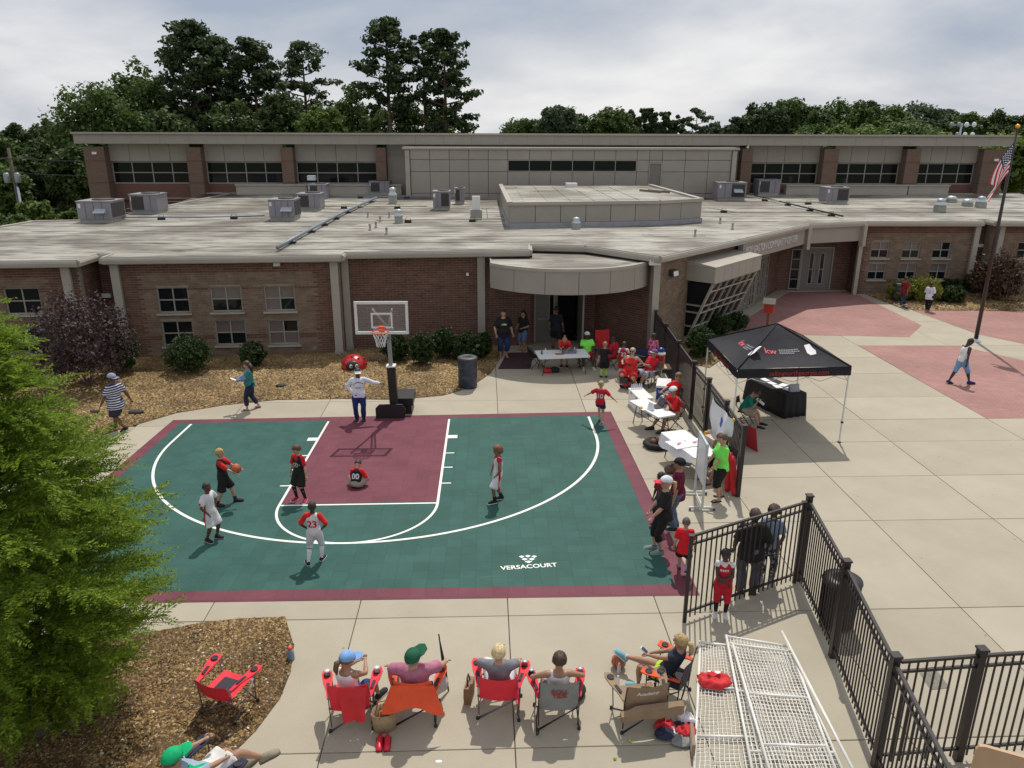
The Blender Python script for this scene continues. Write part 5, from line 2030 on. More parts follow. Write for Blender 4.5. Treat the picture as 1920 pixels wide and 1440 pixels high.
b.build('pad_top', m_white_metal, hoop)
BX0, BX1, BZ0, BZ1, BYy = -.73, .79, 2.89, 3.84, -.74
b = MB()
for dx in (-.25, .3):
 b.tube([hl(.07, .2, 2.5), hl(.03 + dx, BYy + .05, 3.05)], .03, 6)
 b.tube([hl(.07, .22, 2.85), hl(.03 + dx, BYy + .05, 3.6)], .03, 6)
b.build('support_arm', m_grey_metal, hoop)
b = MB()
b.box(hl((BX0 + BX1) / 2, BYy, (BZ0 + BZ1) / 2), (BX1 - BX0 - .04, .012, BZ1 - BZ0 - .04))
bbo = b.build('backboard', m_acr, hoop)
b = MB()
w = .075
b.box(hl((BX0 + BX1) / 2, BYy - .005, BZ1 - w / 2), (BX1 - BX0, .05, w)).box(hl((BX0 + BX1) / 2, BYy - .005, BZ0 + w / 2), (BX1 - BX0, .05, w))
b.box(hl(BX0 + w / 2, BYy - .005, (BZ0 + BZ1) / 2), (w, .05, BZ1 - BZ0 - 2 * w)).box(hl(BX1 - w / 2, BYy - .005, (BZ0 + BZ1) / 2), (w, .05, BZ1 - BZ0 - 2 * w))
b.build('board_frame', m_white_metal, bbo)
b = MB()
sx0, sx1, sz0, sz1 = -.27, .34, 3.06, 3.51
w = .052
b.box(hl((sx0 + sx1) / 2, BYy - .012, sz1 - w / 2), (sx1 - sx0, .008, w)).box(hl((sx0 + sx1) / 2, BYy - .012, sz0 + w / 2), (sx1 - sx0, .008, w))
b.box(hl(sx0 + w / 2, BYy - .012, (sz0 + sz1) / 2), (w, .008, sz1 - sz0 - 2 * w)).box(hl(sx1 - w / 2, BYy - .012, (sz0 + sz1) / 2), (w, .008, sz1 - sz0 - 2 * w))
b.build('shooter_square', m_white_metal, bbo)
RC = Vector((.03, -1.16, 3.05))
rr = .23
b = MB()
ringp = []
for k in range(28):
 a = 2 * PI * k / 28
 ringp.append([Vector(hl(RC.x + (rr + .018 * math.cos(t)) * math.cos(a), RC.y + (rr + .018 * math.cos(t)) * math.sin(a), RC.z + .018 * math.sin(t))) for t in np.linspace(0, 2 * PI, 7)[:-1]])
b.rings(ringp, closed=True)
b.build('rim', m_rim, hoop)
b = MB()
b.box(hl(RC.x, -.80, 3.06), (.16, .1, .15)).box(hl(RC.x, -.90, 3.04), (.12, .12, .04))
b.build('rim_bracket', m_rim, hoop)
b = MB()
nn = 12
lev = [(0, .22), (.10, .19), (.20, .155), (.30, .13), (.42, .115)]
for k in range(nn):
 for s_ in (-1, 1):
  pts = []
  for i, (dz, r_) in enumerate(lev):
   a = 2 * PI * (k + s_ * i * .5) / nn
   pts.append(hl(RC.x + r_ * math.cos(a), RC.y + r_ * math.sin(a), RC.z - dz))
  b.tube(pts, .0075, 4, caps=False)
tag(b.build('net', m_net, hoop), kind='stuff')
# ================================================================== LITTER BARRELS, MAT, LADYBIRD TOY, BOOK BOX
m_bbl = mat('navy_barrel_paint', (.018, .026, .055), .45, .4, 5, .2, 12, second=(.05, .06, .09))
m_lid = mat('barrel_lid', (.05, .055, .065), .5, .3, 6)
def barrel(px, py, hpx, label, kind=0, hf=None):
 g0 = at(px, py)
 H = tall((px, py), py - hpx)
 r = H * .30
 t = thing('litter_barrel', label, 'trash can', (g0.x, g0.y + r * .7, g0.z + (float(hf(np.array([g0.x]), np.array([g0.y]))[0]) if hf else 0)), 0, 'litter barrels')
 b = MB()
 b.lathe([(r * .96, .0), (r, .02), (r, H * .32), (r * 1.03, H * .335), (r, H * .35), (r, H * .63), (r * 1.03, H * .645), (r, H * .66), (r, H * .93), (r * 1.02, H * .94)], 22)
 b.build('drum', m_bbl, t)
 l = MB()
 l.lathe([(r * 1.05, H * .925), (r * 1.06, H * .975), (r * .9, H * 1.0), (r * .4, H * 1.01), (r * .38, H * .96), (0, H * .955)], 22)
 l.build('lid', m_lid, t)
 h = MB()
 h.lathe([(0, H * .962), (r * .36, H * .962)], 16, caps=False)
 h.build('hole', m_dark, t)
 return t
barrel(877, 729, 57, 'navy blue litter barrel with scuffed lid on the edge of the gravel bed')
barrel(1685, 567, 33, 'dark litter barrel beside the golden shrubs near the right wing', hf=hf_right)
p = at(1578, 1188)
t = thing('slatted_trash_can', 'black metal slatted trash can with round lid behind the near fence', 'trash can', (p.x, p.y + .25, 0), 0, 'litter barrels')
for k in range(26):
 a = 2 * PI * k / 26
 s = MB()
 s.bar((math.cos(a) * .27, math.sin(a) * .27, .05), (math.cos(a) * .31, math.sin(a) * .31, .88), .045, .01)
 s.build('slat', m_black_metal, t)
b = MB()
b.lathe([(.25, .06), (.255, .80), (0, .80)], 20)
b.build('liner', m_blk, t)
for z, r in ((.06, .275), (.45, .295), (.88, .32)):
 b = MB()
 b.rings([[Vector((math.cos(a) * (r + .014 * math.cos(q)), math.sin(a) * (r + .014 * math.cos(q)), z + .014 * math.sin(q))) for q in np.linspace(0, 2 * PI, 6)[:-1]] for a in np.linspace(0, 2 * PI, 25)[:-1]], closed=True)
 b.build('hoop_band', m_black_metal, t)
b = MB()
b.lathe([(.33, .89), (.345, .92), (.33, .96), (.20, .99), (.15, .985), (.14, .93), (0, .93)], 24)
b.build('lid', m_black_metal, t)
p4 = [at(*q) for q in [(934, 692), (994, 692), (1001, 661), (951, 662)]]
b = MB()
b.prism([(p.x, p.y) for p in p4], .004, .018)
tag(b.build('door_mat', mat('maroon_rib_mat', (.045, .016, .022), .95, .2, 30, .6, 60)), 'large dark maroon mat in front of the porch door', 'door mat')
m_lred = mat('glossy_red_plastic', (.42, .012, .015), .3, .06, 4, coat=.3)
m_eyew = mat('eye_white', (.8, .8, .8), .3)
p = at(661, 700, .10)
t = thing('ladybug_sandbox', 'red plastic ladybug sandbox with black spots by the wall', 'sandbox', (p.x, p.y + .5, .08), R(12))
t.scale = (.86, .86, .86)
b = MB()
b.sphere((0, 0, .22), .58, 20, 12, sc=(.95, 1.0, .80))
b.build('shell', m_lred, t)
b = MB()
b.sphere((-.06, -.40, .25), .30, 16, 10, sc=(1.08, .62, .92))
b.build('face', m_blk, t)
for sx in (-.17, .07):
 b = MB()
 b.sphere((sx, -.60, .34), .075, 10, 8, sc=(.8, .35, 1.15))
 b.build('eye', m_eyew, t)
 b = MB()
 b.sphere((sx + .01, -.63, .33), .04, 8, 6, sc=(.8, .35, 1.15))
 b.build('pupil', m_blk, t)
for (a, e) in ((-60, 52), (-18, 40), (20, 62), (-112, 66), (-28, 14), (60, 45)):
 d = Vector((math.cos(R(a)) * math.cos(R(e)) * .95, math.sin(R(a)) * math.cos(R(e)), math.sin(R(e)) * .8)) * .575
 b = MB()
 b.sphere((d.x, d.y, .22 + d.z), .055, 10, 6, sc=(1, 1, .8))
 b.build('spot', m_blk, t)
b = MB()
b.tube([(-.34, -.53, .16), (-.20, -.60, .10), (0, -.61, .09), (.18, -.56, .13)], .012, 5)
b.build('mouth', m_lred, t)
for sx in (-.5, .5):
 for y in (-.25, .25):
  b = MB()
  b.sphere((sx, y, .0), .13, 10, 6, sc=(1, 1.1, .7))
  b.build('foot', m_lred, t)
p = at(1438, 613)
t = thing('book_box', 'red wooden little library box with grey pitched roof on a timber post', 'book box', (p.x, p.y, 0), R(-25))
t.scale = (.88, .88, .88)
b = MB()
b.box((0, 0, .38), (.12, .12, .78))
b.build('post', mat('stained_timber', (.20, .085, .035), .8, .2, 8), t)
b = MB()
b.box((0, 0, 1.02), (.50, .40, .5))
b.add([(-.25, -.2, 1.27), (.25, -.2, 1.27), (.25, .2, 1.27), (-.25, .2, 1.27), (-.25, 0, 1.46), (.25, 0, 1.46)], [(0, 4, 3), (1, 2, 5), (0, 1, 5, 4), (2, 3, 4, 5)])
b.build('box', mat('red_painted_wood', (.48, .03, .018), .5, .12, 8), t)
for s_ in (-1, 1):
 b = MB()
 b.add([(-.31, 0, 1.49), (.31, 0, 1.49), (.31, s_ * .29, 1.24), (-.31, s_ * .29, 1.24), (-.31, 0, 1.52), (.31, 0, 1.52), (.31, s_ * .29, 1.27), (-.31, s_ * .29, 1.27)],
   [(0, 1, 2, 3), (4, 7, 6, 5), (0, 4, 5, 1), (1, 5, 6, 2), (2, 6, 7, 3), (3, 7, 4, 0)])
 b.build('roof_slope', MATS['stained_grey'] if 'stained_grey' in MATS else mat('stained_grey', (.19, .18, .15), .85), t)
b = MB()
b.box((0, -.205, 1.02), (.36, .02, .36))
b.build('door', mat('red_painted_door', (.36, .02, .014), .45, .1, 8), t)
# ================================================================== FENCES AND GATE
m_fence = mat('black_fence_paint', (.017, .012, .014), .42, .2, 6)
_pk = {}
def fence(name, pts, label, H=1.78, post_at=None, pitch=.118, cat='fence', gate=False, group=None):
 P = [Vector((p[0], p[1], 0)) for p in pts]
 t = thing(name, label, cat, P[0], 0, group)
 key = round(H, 2)
 if key not in _pk:
  m_ = MB()
  m_.box((0, 0, (H - .02 + .07) / 2), (.02, .02, H - .09))
  o = m_.build('picket', m_fence, t)
  _pk[key] = o.data
  bpy.data.objects.remove(o)
 for i in range(len(P) - 1):
  a, b2 = P[i] - P[0], P[i + 1] - P[0]
  d = b2 - a
  ln_ = d.length
  u = d.normalized()
  for z, w in ((H - .0, .045), (H - .16, .035), (.2, .035)):
   r_ = MB()
   r_.bar(a + Vector((0, 0, z)), b2 + Vector((0, 0, z)), w, .04)
   r_.build('rail', m_fence, t)
  n = int(ln_ / pitch)
  for k in range(1, n):
   o = link('picket', _pk[key], t)
   o.location = a + u * (ln_ * k / n)
   o.rotation_euler = (0, 0, math.atan2(u.y, u.x))
 for k, q in enumerate(P):
  if post_at is not None and k not in post_at:
   continue
  w = .10 if not gate else .06
  hh = H + (.10 if not gate else .0)
  b = MB()
  q0 = q - P[0]
  b.box((q0.x, q0.y, hh / 2), (w, w, hh))
  po_ = b.build('post', m_fence, t)
  b = MB()
  b.box((q0.x, q0.y, hh + .012), (w + .03, w + .03, .03))
  b.build('post_cap', m_fence, po_)
 return t
FX = [(9.62, 6.75), (9.55, 4.6), (9.42, 2.2), (9.30, -.2), (9.28, -1.9), (9.20, -3.8), (9.08, -5.55)]
fence('picket_fence', FX, 'long black picket fence running from the building corner past the tables', 1.74)
GP = at(1497, 1088)
fence('picket_gate', [(GP.x - .12, GP.y - .08), at(1283, 1166)[:2]], 'black picket gate swung open across the court corner', 1.74, cat='gate', gate=True)
p2_ = at(1560, 1232)
p3_ = at(1641, 1438)
d_ = (Vector(p3_[:2]) - Vector(p2_[:2]))
p4_ = at(1795, 1424)
fence('picket_fence', [GP[:2], p2_[:2], p3_[:2], (p3_.x + d_.x * .9, p3_.y + d_.y * .9)], 'near black picket fence beside the white mesh panels', 1.74)
fence('picket_fence', [(p3_.x + .09, p3_.y + .01), p4_[:2], (p4_.x + 2.4, p4_.y + .16), (p4_.x + 4.8, p4_.y + .3)], 'black picket fence going off to the right from the near corner post', 1.74, post_at=(1, 2, 3))
b = MB()
pp = [at(*q) for q in [(1724, 1262), (1757, 1258), (1781, 1290), (1745, 1294)]]
b.prism([(p.x, p.y) for p in pp], 0, .006)
tag(b.build('ground_hatch', mat('cast_cover', (.17, .16, .13), .8, .2, 20)), 'flat grey utility cover in the concrete behind the right fence', 'utility cover')
# ================================================================== CANOPY TENT
m_tent = mat('black_tent_fabric', (.015, .015, .021), .68, .15, 3, .55, 5, spec=.22)
m_pink = mat('tent_print_red', (.62, .06, .10), .6)
m_greyp = mat('tent_print_grey', (.20, .20, .21), .6)
m_whitep = mat('tent_print_white', (.72, .70, .72), .6)
m_redp = mat('tent_valance_red', (.38, .025, .03), .6)
tc_ = [(9.85, -2.45), (13.10, -2.25), (13.12, 1.15), (9.95, .85)]
tz0, tz1 = 2.02, 2.26
tcen = (sum(p[0] for p in tc_) / 4, sum(p[1] for p in tc_) / 4)
def z_at(x, y, py):
 lo, hi = 0, 12
 for _ in range(40):
  m = (lo + hi) / 2
  d = np.array([x - CAMX, y - CAMY, m - CAMZ])
  if 720 - FPX * (d @ _u2) / (d @ _fw) > py:
   lo = m
  else:
   hi = m
 return lo
tpk = z_at(*tcen, 607)
tent = thing('canopy_tent', 'black pop up canopy tent with printed roof and white legs', 'tent', (tcen[0], tcen[1], 0))
def tl(p):
 return Vector((p[0] - tcen[0], p[1] - tcen[1], p[2]))
pk = Vector((0, 0, tpk))
def roof_pt(k, s, f):
 """point on roof face k: s along the eave, f from eave to peak, sagging between the ridges"""
 a, b2 = tl((*tc_[k], tz1)), tl((*tc_[(k + 1) % 4], tz1))
 e = a.lerp(b2, s)
 p = e.lerp(pk, f)
 p.z -= .14 * math.sin(PI * s) * math.sin(PI * min(1, f * 1.1)) * (1 - f * .4) - .03 * math.sin(PI * s) * (1 - f)
 return p
for k in range(4):
 b = MB()
 n = 12
 vs_, fs = [], []
 for i in range(n + 1):
  for j in range(n + 1):
   f = i / n
   q = roof_pt(k, j / n, f)
   q.z += .012 * mnoise.noise((j * .9 + k * 5, i * .35, 0)) * (1 - f)
   vs_.append(q)
 for i in range(n):
  for j in range(n):
   a = i * (n + 1) + j
   fs.append((a, a + 1, a + n + 2, a + n + 1))
 b.add(vs_, fs, 0, True)
 b.build('roof_panel', m_tent, tent)
 v = MB()
 vs_, fs = [], []
 a, b2 = tl((*tc_[k], tz1)), tl((*tc_[(k + 1) % 4], tz1))
 nrm = Vector(((b2 - a).y, -(b2 - a).x, 0)).normalized()
 for i in range(3):
  for j in range(17):
   q = a.lerp(b2, j / 16) + nrm * (.012 * math.sin(j * 1.7 + k) * (i / 2) + .01)
   q.z = tz1 + .02 - (tz1 - tz0 + .02) * i / 2
   vs_.append(q)
 for i in range(2):
  for j in range(16):
   c = i * 17 + j
   fs.append((c, c + 17, c + 18, c + 1))
 v.add(vs_, fs, 0, True)
 v.build('valance', m_tent, tent)
 L_ = MB()
 q = tl((*tc_[k], 0)) * .985
 L_.box((q.x, q.y, 1.10), (.035, .035, 2.2))
 lo = L_.build('leg', m_white_metal, tent)
 c = MB()
 c.box((q.x, q.y, .62), (.06, .06, .05)).box((q.x, q.y, .015), (.08, .08, .03))
 c.build('leg_clamp', m_blk, lo)
 tr = MB()
 a0_, b0_ = tl((*tc_[k], 0)) * .98, tl((*tc_[(k + 1) % 4], 0)) * .98
 for i in range(4):
  f0, f1 = i / 4, (i + 1) / 4
  za, zb2 = (2.12, 1.86) if i % 2 == 0 else (1.86, 2.12)
  tr.tube([a0_.lerp(b0_, f0) + Vector((0, 0, za)), a0_.lerp(b0_, f1) + Vector((0, 0, zb2))], .011, 4)
  tr.tube([a0_.lerp(b0_, f0) + Vector((0, 0, zb2)), a0_.lerp(b0_, f1) + Vector((0, 0, za))], .011, 4)
 tag(tr.build('truss_bar', m_white_metal, tent), kind='stuff')
for k in range(4):
 b = MB()
 b.tube([tl((*tc_[k], tz1 + .01)).lerp(pk, f) + Vector((0, 0, .012)) for f in (0, .5, 1)], .014, 5)
 b.build('ridge_seam', m_tent, tent)
def on_panel(o, k, s0, f0, w, lift=.012):
 """lay a flat text or shape (drawn in x,y) on roof face k"""
 me = o.data
 a, b2 = tl((*tc_[k], tz1)), tl((*tc_[(k + 1) % 4], tz1))
 eav = (b2 - a).length
 sl = (pk - (a + b2) / 2).length
 for v in me.vertices:
  f = f0 + v.co.y / sl
  s = .5 + ((s0 - .5) * eav + v.co.x) / (eav * (1 - f))
  q = roof_pt(k, s, f)
  e1 = roof_pt(k, s + .01, f) - q
  e2 = roof_pt(k, s, f + .01) - q
  nn = e1.cross(e2).normalized()
  if nn.z < 0:
   nn = -nn
  v.co = q + nn * lift
 return o
def flat(name, polys, m, parent):
 b = MB()
 for p in polys:
  b.add([(x, y, 0) for x, y in p], [tuple(range(len(p)))])
 return b.build(name, m, parent)
ga = [(-.10, .19), (.06, .20), (.10, .06), (.17, -.06), (.15, -.19), (-.02, -.21), (-.09, -.10)]
for k, s_, f_ in ((0, .40, .42), (3, .52, .40)):
 on_panel(text_mesh('print', 'kw', .30, m_pink, tent, bold=.006), k, s_ - .05, f_, 0)
 bars = []
 for r_, (w, yy) in enumerate([(.62, .055), (.62, -.02), (.45, -.085)]):
  bars.append([(.0, yy), (w, yy), (w, yy + .045), (.0, yy + .045)])
 bb_ = []
 for p in bars:
  x = p[0][0]
  while x < p[1][0] - .05:
   w = random.uniform(.035, .07)
   bb_.append([(x, p[0][1]), (x + w, p[0][1]), (x + w, p[2][1]), (x, p[2][1])])
   x += w + .015
 on_panel(flat('print', bb_, m_greyp, tent), k, s_ + .03, f_, 0)
 on_panel(flat('print', [ga], m_whitep, tent), k, s_ + .30, f_ + .0, 0)
for k in (0, 3):
 a, b2 = tl((*tc_[k], 0)), tl((*tc_[(k + 1) % 4], 0))
 d = (b2 - a).normalized()
 nrm = Vector((d.y, -d.x, 0))
 o = text_mesh('print', 'sellingnorthgeorgia.com', .20, m_redp, tent, sx=1.0, bold=.0)
 c = a.lerp(b2, .54) + nrm * .032 + Vector((0, 0, 2.13))
 o.matrix_local = Matrix(((d.x, 0, nrm.x, c.x), (d.y, 0, nrm.y, c.y), (0, 1, 0, c.z), (0, 0, 0, 1)))
 o.data.transform(Matrix.Scale(1.70 / max(.1, max(v.co.x for v in o.data.vertices) - min(v.co.x for v in o.data.vertices)), 4, (1, 0, 0)))
# ---- tables
m_tabl = mat('white_plastic_table', (.72, .73, .74), .45, .04, 4)
def table(corners, z, label, group='white folding tables', cloth=None, m=None):
 P = [at(px, py, z) for px, py in corners]
 c = sum(P, Vector()) / 4
 u = ((P[1] - P[0]) + (P[2] - P[3])) / 2
 L_, ang = u.length, math.atan2(u.y, u.x)
 W = (((P[3] - P[0]) + (P[2] - P[1])) / 2).length
 t = thing('folding_table', label, 'table', (c.x, c.y, 0), ang, group)
 b = MB()
 r = .05
 out = []
 for cx_, cy_, a in ((L_ / 2 - r, W / 2 - r, 0), (-L_ / 2 + r, W / 2 - r, 90), (-L_ / 2 + r, -W / 2 + r, 180), (L_ / 2 - r, -W / 2 + r, 270)):
  for k in range(4):
   out.append((cx_ + r * math.cos(R(a + k * 30)), cy_ + r * math.sin(R(a + k * 30))))
 b.prism(out, z - .045, z, 0, True)
 b.build('tabletop', m or m_tabl, t)
 for sx in (-1, 1):
  for sy in (-1, 1):
   l = MB()
   l.tube([(sx * (L_ / 2 - .25), sy * (W / 2 - .09), z - .045), (sx * (L_ / 2 - .14), sy * (W / 2 - .07), .0)], .014, 6)
   l.build('leg', m_black_metal, t)
  x_ = MB()
  x_.tube([(sx * (L_ / 2 - .2), -(W / 2 - .08), z * .5), (sx * (L_ / 2 - .2), W / 2 - .08, z * .5)], .011, 5)
  x_.tube([(sx * (L_ / 2 - .2), 0, z * .5), (sx * .15, 0, z - .05)], .010, 5)
  x_.build('leg_brace', m_black_metal, t)
 return t, c, ang, L_, W
tA = table([(1007, 672), (1106, 668), (1096, 654), (1006, 657)], .70, 'white folding table under the porch canopy in front of the door')
tB = table([(1215, 783), (1251, 780), (1228, 744), (1198, 751)], .72, 'small white folding table with laptop beside the fence')
tC = table([(1283, 862), (1331, 852), (1301, 806), (1256, 808)], .72, 'white folding table covered in white papers and shirts')
m_paper = mat('white_paper', (.78, .79, .82), .7, .05, 10, .3, 8)
m_shirt_w = mat('white_cotton', (.74, .74, .77), .8, .06, 6, .6, 7)
def on_table(t, x, y, z):
 """place in world from table-local coordinates"""
 return Matrix.Translation((t[1].x, t[1].y, 0)) @ Matrix.Rotation(t[2], 4, 'Z') @ Vector((x, y, z))
def put(o, loc, rz=0.0):
 o.location = loc
 o.rotation_euler = (0, 0, rz)
 return o
m_bott = glass_mat('clear_plastic_bottle', (.75, .80, .86), .08, .55)
m_blue = mat('blue_plastic', (.02, .05, .28), .4, .06, 5)
m_capw = mat('bottle_cap', (.7, .7, .72), .4)
def bottle(loc, label, h=.2, m=None, lay=None, cap=None):
 t = thing('water_bottle', label, 'bottle', loc)
 b = MB()
 r = h * .16
 b.lathe([(r * .9, 0), (r, h * .05), (r, h * .3), (r * .92, h * .36), (r, h * .42), (r, h * .66), (r * .5, h * .86), (r * .42, h * .9), (0, h * .9)], 10)
 b.build('bottle_body', m or m_bott, t)
 c = MB()
 c.lathe([(r * .48, h * .9), (r * .48, h), (0, h)], 8)
 c.build('cap', cap or m_capw, t)
 if lay is not None:
  t.rotation_euler = (R(90), 0, lay)
  t.location.z += r
 return t
bottle(on_table(tA, -.62, .05, .70), 'clear water bottle on the left of the porch table')
bottle(on_table(tA, .48, .08, .70), 'clear water bottle at the right of the grey crate on the porch table')
bottle(on_table(tA, -.76, -.02, .70), 'dark drink bottle at left end of the porch table', .17, m_blk)
bottle(on_table(tA, .05, .12, .70), 'dark green drink bottle left of the grey crate on the porch table', .22, mat('dark_green_plastic', (.01, .05, .03), .3))
b = MB()
b.box((0, 0, .006), (.30, .22, .012))
tag(put(b.build('clipboard', mat('brown_board', (.30, .17, .09), .7)), on_table(tA, -.12, -.08, .70), tA[2] + .1), 'brown board lying on the porch table', 'clipboard')
m_crate = mat('grey_crate_plastic', (.17, .16, .20), .5)
t = thing('storage_crate', 'low grey plastic crate on the porch table', 'crate', on_table(tA, .28, .04, .70), tA[2])
for c_, d_2 in (((0, 0, .01), (.48, .3, .02)), ((0, -.145, .07), (.48, .012, .1)), ((0, .145, .07), (.48, .012, .1)), ((-.235, 0, .07), (.012, .28, .1)), ((.235, 0, .07), (.012, .28, .1))):
 b = MB()
 b.box(c_, d_2)
 b.build('crate_side', m_crate, t)
def duffel(loc, rz, L_, r, m, label, name='duffel_bag', m2=None, flat=.8):
 t = thing(name, label, 'bag', loc, rz)
 b = MB()
 rg = []
 for f in np.linspace(-1, 1, 9):
  rr_ = r * (1 - .35 * abs(f) ** 3)
  rg.append([Vector((f * L_ / 2, rr_ * math.cos(a) * (1 + .08 * mnoise.noise((f * 3, a, L_))), max(0.004, r * flat * .9 + rr_ * flat * math.sin(a) * (1 + .15 * mnoise.noise((f * 3, a * 2, r)))))) for a in np.linspace(0, 2 * PI, 13)[:-1]])
 b.rings(rg)
 b.build('bag_body', m, t)
 h = MB()
 h.tube([(-L_ * .2, -r * .5, r * flat * 1.6), (-L_ * .12, -r * .2, r * flat * 2.3), (L_ * .12, -r * .2, r * flat * 2.3), (L_ * .2, -r * .5, r * flat * 1.6)], .012, 5)
 h.build('handle', m2 or m_blk, t)
 return t
m_red_c = mat('red_fabric', (.56, .022, .028), .8, .12, 6, .4, 9)
m_black_c = mat('black_fabric', (.016, .015, .016), .85, .2, 6, .4, 9)
m_navy_c = mat('navy_fabric', (.02, .025, .06), .85, .2, 6, .4, 9)
m_grey_c = mat('grey_fabric', (.22, .23, .22), .85, .1, 6, .3, 9)
m_tan_c = mat('tan_fabric', (.27, .185, .115), .85, .1, 6, .3, 9)
m_orange_c = mat('orange_fabric', (.74, .085, .025), .8, .1, 5, .5, 7)
m_mesh_c = mat('dark_mesh_fabric', (.035, .03, .045), .8, .2, 30, .5, 60)
m_steel = mat('grey_tube_steel', (.13, .13, .14), .4, .1, 8, metal=.3)
m_btube = mat('black_tube_steel', (.02, .02, .02), .4, .1, 8)
duffel(at(1026, 699), R(20), .30, .12, m_red_c, 'red bag under the porch table, left of the black one')
duffel(at(1040, 698), R(-15), .34, .13, m_black_c, 'black bag under the porch table beside the red one')
p = at(1208, 778)
t = thing('cooler_chest', 'large white cooler chest at the end of the laptop table', 'cooler', (9.0, 9.0, 0))
ca, cb = at(1200, 783), at(1186, 752)
ax_ = math.atan2(cb.y - ca.y, cb.x - ca.x)
cl_ = (Vector(cb) - Vector(ca)).length
c0 = at(1190, 770)
t.location = (at(1195, 768).x + .1, at(1195, 768).y + .1, 0)
t.rotation_euler = (0, 0, R(98))
b = MB()
b.box((0, 0, .235), (1.05, .44, .47))
b.build('cooler_body', mat('white_cooler_plastic', (.74, .74, .72), .4, .04, 5), t)
b = MB()
b.box((0, 0, .50), (1.08, .47, .055))
b.build('lid', MATS['white_cooler_plastic'], t)
for x in (-.25, .25):
 b = MB()
 b.box((x, .237, .46), (.08, .02, .07))
 b.build('latch', m_grey_metal, t)
for k in range(6):
 q = t.matrix_basis @ Vector((.40, -.16 + k * .065, .53))
 bottle(q, 'clear bottle, %s of six in the row on the white cooler' % ['first', 'second', 'third', 'fourth', 'fifth', 'last'][k], .17).__setitem__('group', 'bottles lined up on the white cooler')
b = MB()
b.box((0, 0, .0), (.34, .24, .02)).add([(-.17, .12, .01), (.17, .12, .01), (.17, .20, .23), (-.17, .20, .23), (-.17, .13, .01), (.17, .13, .01), (.17, .21, .23), (-.17, .21, .23)],
          [(0, 1, 2, 3), (7, 6, 5, 4), (0, 4, 5, 1), (1, 5, 6, 2), (2, 6, 7, 3), (3, 7, 4, 0)])
t = thing('laptop', 'open black laptop on the small white table', 'laptop', on_table(tB, .14, -.02, .735), tB[2] - R(95))
b.build('laptop_body', m_blk, t)
b = MB()
b.quad((-.15, .122, .03), (.15, .122, .03), (.15, .192, .21), (-.15, .192, .21))
b.build('screen', mat('laptop_screen', (.09, .11, .16), .15), t)
b = MB()
b.box((0, 0, .004), (.26, .19, .008))
tag(put(b.build('paper_sheet', m_paper), on_table(tB, -.28, .0, .72), tB[2] + .3), 'white sheet at the near end of the laptop table', 'paper')
b = MB()
b.add([(-.09, 0, 0), (.09, 0, 0), (.09, .07, .22), (-.09, .07, .22), (-.09, .14, 0), (.09, .14, 0)], [(0, 1, 2, 3), (5, 4, 3, 2), (0, 3, 4), (1, 5, 2)])
tag(put(b.build('tent_card', m_paper), on_table(tB, -.22, -.17, .722), tB[2] - R(80)), 'folded white notice card standing on the laptop table', 'card')
b = MB()
b.lathe([(.06, 0), (.065, .03), (.05, .05), (0, .055)], 12)
tag(put(b.build('snack_tub', mat('orange_snack', (.62, .28, .06), .5)), on_table(tB, -.36, .05, .722)), 'small orange snack tub on the laptop table', 'tub')
t = thing('drink_jug', 'round red drinks cooler with white lid and blue bag on top', 'cooler', (9.0, 9.0, 0))
jp = at(1238, 674, .62)
t.location = (9.02, 3.55, .62)
jx = on_line(1237, 680, (8.2, 3.45), (9.8, 3.45))
t.location = (jx.x, 3.45, .60)
b = MB()
b.lathe([(.155, 0), (.165, .02), (.175, .42), (.17, .44)], 20)
b.build('jug_body', m_lred, t)
b = MB()
b.lathe([(.18, .44), (.185, .49), (.12, .52), (0, .525)], 20)
b.build('lid', m_eyew, t)
b = MB()
b.tube([(0, -.17, .06), (0, -.21, .06), (0, -.21, .03)], .015, 6)
b.build('spigot', m_eyew, t)
bl = MB()
bl.sphere((.02, .0, .07), .12, 10, 7, sc=(1.1, .9, .75))
o = put(bl.build('plastic_bag', mat('blue_bag_film', (.015, .04, .24), .3)), (t.location.x, t.location.y, t.location.z + .52))
tag(o, 'crumpled blue plastic bag on the red drinks cooler', 'bag')
t2 = thing('side_table', 'small tan folding table holding the red drinks cooler', 'table', (t.location.x + .12, t.location.y, 0))
b = MB()
b.box((0, 0, .58), (.75, .55, .04))
b.build('tabletop', mat('tan_plastic', (.42, .33, .22), .6), t2)
for sx in (-.32, .32):
 for sy in (-.22, .22):
  b = MB()
  b.box((sx, sy, .28), (.03, .03, .56))
  b.build('leg', m_trim, t2)
def cooler(loc, rz, L_, W, H, m, mlid, label):
 t = thing('cooler_chest', label, 'cooler', loc, rz)
 b = MB()
 b.rings([[Vector((sx * L_ / 2 * f, sy * W / 2 * f, z)) for sx, sy in ((-1, -1), (1, -1), (1, 1), (-1, 1))] for z, f in ((0, .92), (.02, .94), (H * .86, 1.0))], smooth=False)
 b.build('cooler_body', m, t)
 l = MB()
 l.box((0, 0, H * .93), (L_ * 1.03, W * 1.03, H * .14))
 l.build('lid', mlid, t)
 h = MB()
 h.tube([(-L_ * .53, -W * .3, H * .7), (-L_ * .58, -W * .3, H * .55), (-L_ * .58, W * .3, H * .55), (-L_ * .53, W * .3, H * .7)], .012, 5)
 h.build('handle', mlid, t)
 return t
cooler(at(1243, 742), R(75), .85, .45, .48, m_blue, m_eyew, 'blue cooler with white lid beside the seated person in white shorts')
cooler(at(1198, 676), R(5), .9, .45, .40, mat('dark_blue_plastic', (.015, .03, .09), .5), mat('dark_blue_lid', (.02, .04, .11), .5), 'dark blue cooler in the shade behind the number 22 player')
